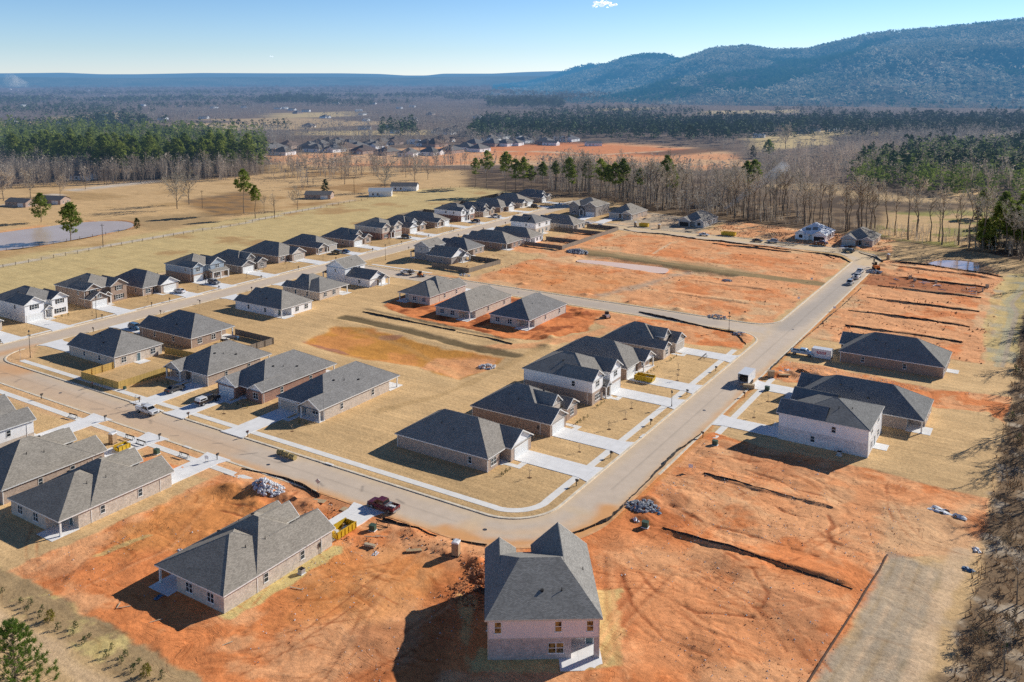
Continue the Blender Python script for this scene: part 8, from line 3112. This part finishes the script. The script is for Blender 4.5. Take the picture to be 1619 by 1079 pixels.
# grey winter woods filling the belt and the hedgerows nearer the estate
for poly, n, hh, ww in (([(-300, 520), (-190, 492), (-120, 478), (-120, 560), (-330, 620)], 170, 19, 3.6), (px((1240, 290), (1480, 300), (1640, 318), (1640, 250), (1400, 238), (1240, 258)), 380, 17, 4.6), (px((1330, 228), (1640, 246), (1640, 214), (1340, 210)), 300, 17, 5.0),
                        (px((440, 275), (740, 268), (740, 256), (440, 262)), 60, 13, 4.2), (px((-20, 300), (150, 292), (410, 284), (410, 276), (160, 284), (-20, 272)), 260, 18, 4.0), (px((560, 236), (900, 230), (900, 214), (560, 222)), 120, 15, 5)):
    q = sample_poly(poly, n)
    H = NR.uniform(hh * 0.7, hh * 1.15, n)
    Wd = NR.uniform(ww * 0.7, ww * 1.2, n)
    V1, F1 = tufts(with_z(q), H, Wd, 16, 0.22, base=0.45)
    V2, F2 = twig_stalks(with_z(q), H, Wd, 26)
    np_object("winter_woodland", np.concatenate([V1, V2]), np.concatenate([F1, F2 + len(V1)]), 'far_twigs', 'stuff')


# ---- hills: heights read from their skyline
def ray(px_, py_):
    a = (px_ - 809.5) / FPX
    b = -(py_ - PPY) / FPX
    vy = math.cos(PITCH) + b * math.sin(PITCH)
    vz = -math.sin(PITCH) + b * math.cos(PITCH)
    return (a * math.cos(YAW) - vy * math.sin(YAW), a * math.sin(YAW) + vy * math.cos(YAW), vz)


def hill_range(name, sky, r0, rc, r1, mat, na=420, nr=70, rough=1.0, seed=3, trees=0):
    A = [math.atan2(-ray(*s)[0], ray(*s)[1]) for s in sky]
    Hs = [CAM_H + rc * ray(*s)[2] / math.hypot(*ray(*s)[:2]) for s in sky]
    idx = np.argsort(A)
    A, Hs = np.array(A)[idx], np.array(Hs)[idx]
    aa = np.linspace(A[0], A[-1], na)
    hh = np.interp(aa, A, Hs)
    k = np.exp(-np.linspace(-2, 2, 9) ** 2)
    hh = np.convolve(np.pad(hh, 4, mode='edge'), k / k.sum(), mode='valid')
    rs = np.concatenate([np.linspace(r0, rc, nr), np.linspace(rc, r1, 14)[1:]])
    AA, RR = np.meshgrid(aa, rs)
    X, Y = -RR * np.sin(AA), RR * np.cos(AA)
    t = np.clip((RR - r0) / (rc - r0), 0, 1)
    back = np.clip((RR - rc) / (r1 - rc), 0, 1)
    ridge = 1 - 2 * np.abs(fbm(X, Y, (rc - r0) * 0.55, 4, seed) - 0.5)
    t2 = np.clip(t ** 1.15 + rough * 0.34 * (ridge - 0.62) * np.sin(np.pi * t), 0, 1.0)
    Z = hh[None, :] * (t2 * t2 * (3 - 2 * t2) * 0.5 + t2 * 0.5) * (1 - back ** 2) - 2
    Z += rough * (9 * (fbm(X, Y, 160, 3, seed + 2) - 0.5) - 60 * np.abs(fbm(X, Y, 620, 3, seed + 4) - 0.5)) * np.sin(np.pi * np.clip(t, 0, 1))
    n_a, n_r = len(aa), len(rs)
    V = np.stack([X, Y, Z], -1).reshape(-1, 3)
    jj, ii = np.meshgrid(np.arange(n_r - 1), np.arange(n_a - 1), indexing='ij')
    a = (jj * n_a + ii).ravel()
    F = np.stack([a, a + n_a, a + n_a + 1, a + 1], 1)
    o = np_object(name, V, F, mat, 'structure', 4)
    o.data.polygons.foreach_set("use_smooth", np.ones(len(F), bool))
    if trees:
        g = NR.random((trees, 2))
        fi = g[:, 0] * (n_a - 1)
        fj = (np.sqrt(g[:, 1]) if r0 < 4000 else g[:, 1]) * (nr + 1)
        i0, j0 = fi.astype(int), np.minimum(fj.astype(int), n_r - 2)
        P = np.stack([X[j0, i0] + (fi - i0) * (X[j0, np.minimum(i0 + 1, n_a - 1)] - X[j0, i0]), Y[j0, i0] + (fi - i0) * (Y[j0, np.minimum(i0 + 1, n_a - 1)] - Y[j0, i0]), Z[j0, i0]], 1)
        P[:, 2] -= 2
        pm = (fbm(P[:, 0], P[:, 1], 420, 3, 55) > 0.56)
        for sel, mt, nm in ((~pm, 'hill_twigs', "hillside_woods"), (pm, 'hill_needles', "hillside_pines")):
            Q = P[sel]
            H = NR.uniform(10, 19, len(Q))
            Wd = NR.uniform(8, 15, len(Q)) * (r0 / 2300) ** 0.5
            V1, F1 = tufts(Q, H, Wd, 7, 0.55, base=0.25)
            np_object(nm, V1, F1, mt, 'stuff')


def hill_mat(name, dark, light, length, c):
    b = NB(name)
    f = b.noise(b.pos(), 0.0035, 6, 0.62)
    g = b.noise(b.pos(), 0.045, 3, 0.7)
    v = b.ramp(f, [(0.36, dark), (0.62, light)])
    b.color(b.mix(1.0, v, b.ramp(g, [(0.3, 0.55), (0.7, 1.3)]), 'MULTIPLY'))
    b.bump(g, 1.0, 14.0)
    b.p.inputs["Roughness"].default_value = 0.95
    b.p.inputs["Specular IOR Level"].default_value = 0.0
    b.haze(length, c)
    MATS[name] = b.m


HZ = (0.08, 0.285, 0.55)
hill_mat('hill_near', (0.055, 0.065, 0.055), (0.30, 0.24, 0.19), 4000, HZ)
hill_mat('hill_far', (0.06, 0.07, 0.06), (0.22, 0.19, 0.16), 5200, (0.13, 0.31, 0.55))


def _hill_leaf(name, dark, light):
    b = NB(name)
    f = b.noise(b.pos(), 0.006, 4, 0.6)
    b.color(b.ramp(f, [(0.35, dark), (0.65, light)]))
    b.p.inputs["Roughness"].default_value = 0.9
    b.translucent(b.p.inputs[0].links[0].from_socket, 0.45)
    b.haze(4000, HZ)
    MATS[name] = b.m


_hill_leaf('hill_twigs', (0.15, 0.14, 0.09), (0.56, 0.45, 0.32))
_hill_leaf('hill_needles', (0.03, 0.055, 0.025), (0.08, 0.11, 0.05))
hill_range("hills", [(780, 136), (830, 131), (870, 122), (900, 111), (933, 102), (953, 102), (985, 106), (1040, 120), (1100, 130)], 5200, 6800, 8600, 'hill_near', 200, 40, 0.8, 13, 2500)
hill_range("hills", [(770, 152), (830, 142), (862, 134), (900, 122), (945, 108), (990, 92), (1023, 86), (1053, 88), (1080, 95), (1120, 108), (1180, 124), (1260, 140)], 3500, 5200, 6800, 'hill_near', 320, 60, 0.9, 23, 5000)
hill_range("hills", [(840, 160), (900, 152), (960, 142), (1010, 128), (1050, 108), (1079, 95), (1126, 79), (1182, 74), (1226, 81), (1279, 79), (1346, 63), (1379, 55), (1446, 49), (1496, 45), (1546, 40), (1619, 33), (1720, 26), (1900, 30)],
           2350, 4500, 6300, 'hill_near', 520, 90, 1.15, 3, 15000)
hill_range("hills", [(1000, 158), (1079, 144), (1162, 126), (1230, 116), (1279, 113), (1340, 122), (1420, 138), (1500, 152)], 2380, 3300, 4000, 'hill_near', 260, 40, 0.9, 43, 3500)
hill_range("hills", [(-260, 117), (0, 116), (60, 115.5), (100, 115), (160, 117.5), (215, 117.5), (320, 115.5), (440, 116), (540, 116), (600, 117), (640, 119.5), (675, 119.5), (700, 116.5), (780, 116.5), (830, 114), (880, 112.5), (950, 112), (1100, 110), (1300, 112)],
           9500, 14500, 17000, 'hill_far', 420, 24, 0.5, 9)
hill_range("hills", [(-200, 122.5), (60, 122), (200, 123), (420, 121.5), (640, 122.5), (760, 121), (850, 120), (960, 121)], 7000, 8200, 9200, 'hill_far', 300, 16, 0.5, 19)


# ---- houses and barns out there
def far_house(kind, mat_w, mat_r, W, D, e=2.8):
    def proto(label, x, y, rz, group):
        o = thing("distant_house", label, "house", (x, y, 0.05), rz, group)
        key = ('far', kind, mat_w, mat_r, W, D)

        def mk():
            if kind == 'hip':
                pr = [Prim(0, W, 1.2, D, e, l=0.55, r=0.55, f=0.55, b=0.55), Prim(W * 0.48, W, 0, 8, e, l=0.55, r=0.55, gable='f')]
            else:
                pr = [Prim(0, W, 0, D, e, f=0.45, b=0.45, gable='lr')]
            m = MB()
            for pc in roof_faces(pr):
                m.poly([(a - W / 2, b - D / 2, c) for a, b, c in pc])
            w = MB()
            i = 0.4
            wall_quads(w, [(i - W / 2, W / 2 - i, (1.6 if kind == 'hip' else i) - D / 2, D / 2 - i)] + ([(W * 0.48 + i - W / 2, W / 2 - i, i - D / 2, 2.5 - D / 2)] if kind == 'hip' else []), [], -0.3, e - 0.05)
            if kind == 'hip':
                w.poly([(W * 0.48 + i - W / 2, i - D / 2, e - 0.05), (W / 2 - i, i - D / 2, e - 0.05), (W * 0.24, i - D / 2, e + W * 0.13)])
            else:
                for s in (-1, 1):
                    xx = s * (W / 2 - i)
                    w.poly([(xx, i - D / 2, e - 0.05), (xx, D / 2 - i, e - 0.05), (xx, 0, e + 0.45 * (D / 2 - i))])
            return mesh_of("roof", m.v, m.f, mat_r), mesh_of("wall", w.v, w.f, mat_w)
        a, b = cached(key, mk)
        link("roof", a, o)
        link("wall", b, o)
        add_garage(o, W * 0.24, (0.4 - D / 2), 'f', 4.2)
        for xx in (-W * 0.3, -W * 0.1):
            add_window(o, xx, (1.6 if kind == 'hip' else 0.4) - D / 2, 'f', 1.2, 1.4)
        for yy in (-D * 0.2, D * 0.2):
            add_window(o, W / 2 - 0.4, yy, 'r', 0.9, 1.4)
            add_window(o, 0.4 - W / 2, yy, 'l', 0.9, 1.4)
        return o
    return proto


shingle('far_shingle', (0.24, 0.235, 0.235), True)
shingle('far_shingle_brown', (0.22, 0.17, 0.15), True)
flat('far_white', (0.80, 0.80, 0.80), 0.6, haze=True)
flat('far_brick', (0.40, 0.29, 0.23), 0.8, haze=True)
flat('far_metal_roof', (0.62, 0.66, 0.68), 0.4, 0.2, haze=True)
FP = [far_house('hip', 'far_brick', 'far_shingle', 15, 18), far_house('hip', 'far_white', 'far_shingle', 14, 17), far_house('hip', 'far_brick', 'far_shingle_brown', 16, 19)]
z5 = lambda a, b: (400 + a / 5.397, 195 + b / 5.397)
z4 = lambda a, b: (670 + a / 4.906, 180 + b / 4.906)
n_f = 0
for p in [z5(*q) for q in ((120, 240), (178, 228), (250, 270), (300, 212), (480, 222), (535, 242), (600, 240), (635, 185), (700, 196), (735, 182), (690, 245), (790, 232), (830, 200), (1000, 200), (1100, 184), (1210, 180), (1150, 268), (1330, 280), (1520, 272), (940, 258), (560, 200), (890, 222), (1050, 215))] + \
         [z4(*q) for q in ((150, 220), (215, 305), (320, 282), (430, 292), (250, 135), (545, 250), (640, 250), (690, 246), (790, 150), (480, 160), (120, 150), (180, 160), (360, 175), (420, 150), (600, 195), (700, 190), (880, 190), (940, 235), (1130, 215), (20, 250), (90, 255), (400, 250), (520, 215), (780, 225), (580, 150))]:
    x, y = at(*p)
    d_ = FP[(0, 1, 1, 2)[n_f % 4]]("small hip-roofed house in the distant estate on bare clay beyond the tree belt", x, y, TR_.choice([0, 0.3, 1.6, 3.1, -1.4]), "houses of the distant estate beyond the tree belt")
    d_.scale = (1.25, 1.25, 1.2)
    n_f += 1
FB = far_house('gable', 'far_white', 'far_metal_roof', 15, 9, 3.2)
FW = far_house('gable', 'far_white', 'far_shingle', 18, 10, 3.0)
FD = far_house('gable', 'far_brick', 'far_shingle', 17, 9, 2.7)
for pr, p, rz, lb in ((FD, (505, 314), 0.5, "low brick farmhouse with dark roof beside the fence at the top of the pasture"), (FB, (602, 310), 0.62, "long barn with pale metal roof right of the farmhouse"), (FW, (640, 301), 0.5, "small dark-roofed shed right of the pale metal-roofed barn"),
                      (FD, (34, 326), 0.2, "wide grey-roofed house at the left edge above the farm pond"), (FD, (86, 322), 0.3, "dark shed beside the grey-roofed house at the left edge"), (FD, (104, 277), 0.2, "pale blue-shaded house under the pine wood, the left of two"),
                      (FW, (132, 284), 0.2, "pale blue-shaded house under the pine wood, the right of two"), (FW, (938, 231), 0.8, "large white house with a light roof at the right of the distant clearing"), (FB, (886, 222), 0.1, "long white building left of the large white house in the distance"),
                      (FW, (871, 230), 0.1, "white site office at the edge of the distant clearing"), (FB, (655, 228), 0.3, "white barn at the middle of the distant estate"), (FB, (226, 168), 0.2, "long white roof in the far plain left of centre"), (FW, (322, 188), 0.4, "dark-roofed white house by the far hedgerow on the left"),
                      (FW, (440, 173), 0.3, "pale house in the bright far field, the left of three"), (FW, (462, 175), 0.2, "pale house in the bright far field, the middle of three"), (FW, (484, 177), 0.4, "pale house in the bright far field, the right of three"), (FB, (140, 144), 0.1, "long white building on the far plain under the distant ridge"),
                      (FB, (95, 196), 0.2, "pale roof between pine clumps on the far left"), (FW, (258, 190), 0.2, "small pale house right of the pine clump on the far left"), (FB, (610, 204), 0.2, "white farm building among bare trees in the distance"), (FW, (1287, 208), 0.2, "small white house at the edge of the far straw field on the right"),
                      (FB, (1200, 218), 0.2, "white vehicles and shed in the trees at the far right of the clearing"), (FB, (1560, 200), 0.3, "pale roof among dark pines at the far right"), (FB, (652, 170), 0.2, "white house with blue-grey roof in the distant pines"), (FW, (590, 165), 0.2, "tiny white house in the distant pines left of centre")):
    x, y = at(*p)
    pr(lb, x, y, rz, None)
for k in range(60):
    if k < 44:
        x, y = at(TR_.uniform(0, 780), 140 + 78 * TR_.random() ** 1.3)
    else:
        x, y = at(TR_.uniform(1060, 1610), TR_.uniform(196, 216))
    (FW, FP[1], FB, FD, FP[0])[k % 5]("small building scattered among the woods of the far valley", x, y, TR_.uniform(0, 3.1), "scattered buildings of the far valley")
# poles
for k, p in enumerate(((163, 391), (434, 346), (135, 300), (165, 292), (1064, 330), (320, 330), (560, 306))):
    x, y = at(*p)
    o = thing("utility_pole", "bare wooden utility pole in the pasture or along the farm road", "utility pole", (x, y, 0), 0.4, "wooden utility poles of the farm")
    MB().tube((0, 0, -0.3), (0, 0, 10.5), 0.16, 0.11, n=7).build("pole", 'wood_dark', o)
    MB().box(-1.0, 1.0, -0.06, 0.06, 9.7, 9.85).build("cross_arm", 'wood_dark', o)

# ---- ponds
def water(name, pts, c1, c2, rough, z):
    b = NB(name)
    f = b.noise(b.pos(), 0.06, 3)
    b.color(b.ramp(f, [(0.35, c1), (0.65, c2)]))
    b.p.inputs["Roughness"].default_value = rough
    b.p.inputs["Specular IOR Level"].default_value = 0.5
    b.bump(b.noise(b.pos(), 0.9, 3), 0.06, 0.05)
    MATS[name] = b.m
    P = [Vector(p) for p in pts]
    for _ in range(2):
        P = [q for i in range(len(P)) for q in (P[i].lerp(P[(i + 1) % len(P)], 0.25), P[i].lerp(P[(i + 1) % len(P)], 0.75))]
    if sum(P[i].x * P[(i + 1) % len(P)].y - P[(i + 1) % len(P)].x * P[i].y for i in range(len(P))) < 0:
        P.reverse()
    struct(MB().poly([(p.x, p.y, z) for p in P]).build("pond", name))


water('water_farm', PONDS['left'], (0.62, 0.48, 0.37), (0.70, 0.55, 0.43), 0.25, -0.2)
water('water_mud', PONDS['muddy'], (0.90, 0.64, 0.52), (0.95, 0.70, 0.58), 0.6, -0.25)
water('water_right', PONDS['right'], (0.45, 0.28, 0.17), (0.66, 0.45, 0.33), 0.12, -0.2)


# ---- smoke of a brush fire behind the belt, and a small far plume
def smoke(name, p0, p1, r0, r1, dens, sc):
    p0, p1 = Vector(p0), Vector(p1)
    m = MB()
    m.tube(p0, p1, r0, r1, n=16)
    b = NB(name)
    v = b.n("ShaderNodeVolumeScatter")
    v.inputs[0].default_value = (0.92, 0.94, 1, 1)
    n_ = b.noise(b.pos(), sc, 5, 0.65)
    b.l(b.math('MULTIPLY', b.ramp(n_, [(0.30, 0.0), (0.75, 1.0)]), dens), v.inputs["Density"])
    b.l(v.outputs[0], b.out.inputs["Volume"])
    b.t.nodes.remove(b.p)
    MATS[name] = b.m
    o = m.build("smoke", name)
    o["kind"] = "stuff"


def along_ray(px_, py_, d):
    r_ = ray(px_, py_)
    k = d / math.hypot(r_[0], r_[1])
    return (r_[0] * k, r_[1] * k, CAM_H + r_[2] * k)


smoke('smoke_near', along_ray(1146, 330, 478), along_ray(1243, 262, 505), 1.0, 3.4, 0.22, 0.12)
smoke('smoke_far', along_ray(42, 134, 5200), along_ray(14, 126, 5300), 16, 38, 0.012, 0.03)


# ---- two scraps of cloud at the top of the sky
_c = NB('cloud')          # light scattered inside the cloud is put in as a white glow
_c.color((0.95, 0.95, 0.97))
_c.p.inputs["Emission Color"].default_value = (0.93, 0.96, 1.0, 1)
_c.p.inputs["Emission Strength"].default_value = 0.62
MATS['cloud'] = _c.m
for p, w_, n_ in (((957, 6), 150, 26), ((940, 11), 60, 8), ((430, 90), 40, 5)):
    c = along_ray(*p, 13000)
    r_ = random.Random(n_)
    m = MB()
    for _ in range(n_):
        x, y, z = r_.gauss(0, w_ * 0.45), r_.gauss(0, w_ * 0.3), r_.gauss(0, w_ * 0.12)
        R_ = w_ * r_.uniform(0.10, 0.26)
        b = len(m.v)
        for i in range(1, 6):
            for j in range(10):
                a_, t_ = 2 * PI * j / 10, PI * i / 6
                m.v.append((x + R_ * math.sin(t_) * math.cos(a_), y + R_ * math.sin(t_) * math.sin(a_), z + 0.6 * R_ * math.cos(t_)))
        for i in range(4):
            for j in range(10):
                q = (j + 1) % 10
                m.f.append((b + i * 10 + j, b + (i + 1) * 10 + j, b + (i + 1) * 10 + q, b + i * 10 + q))
        m.f.append(tuple(b + j for j in range(10)))
        m.f.append(tuple(b + 40 + j for j in range(9, -1, -1)))
    o = m.build("cloud", 'cloud', None, c, 0, True)
    o["kind"] = "stuff"
finish_ground()
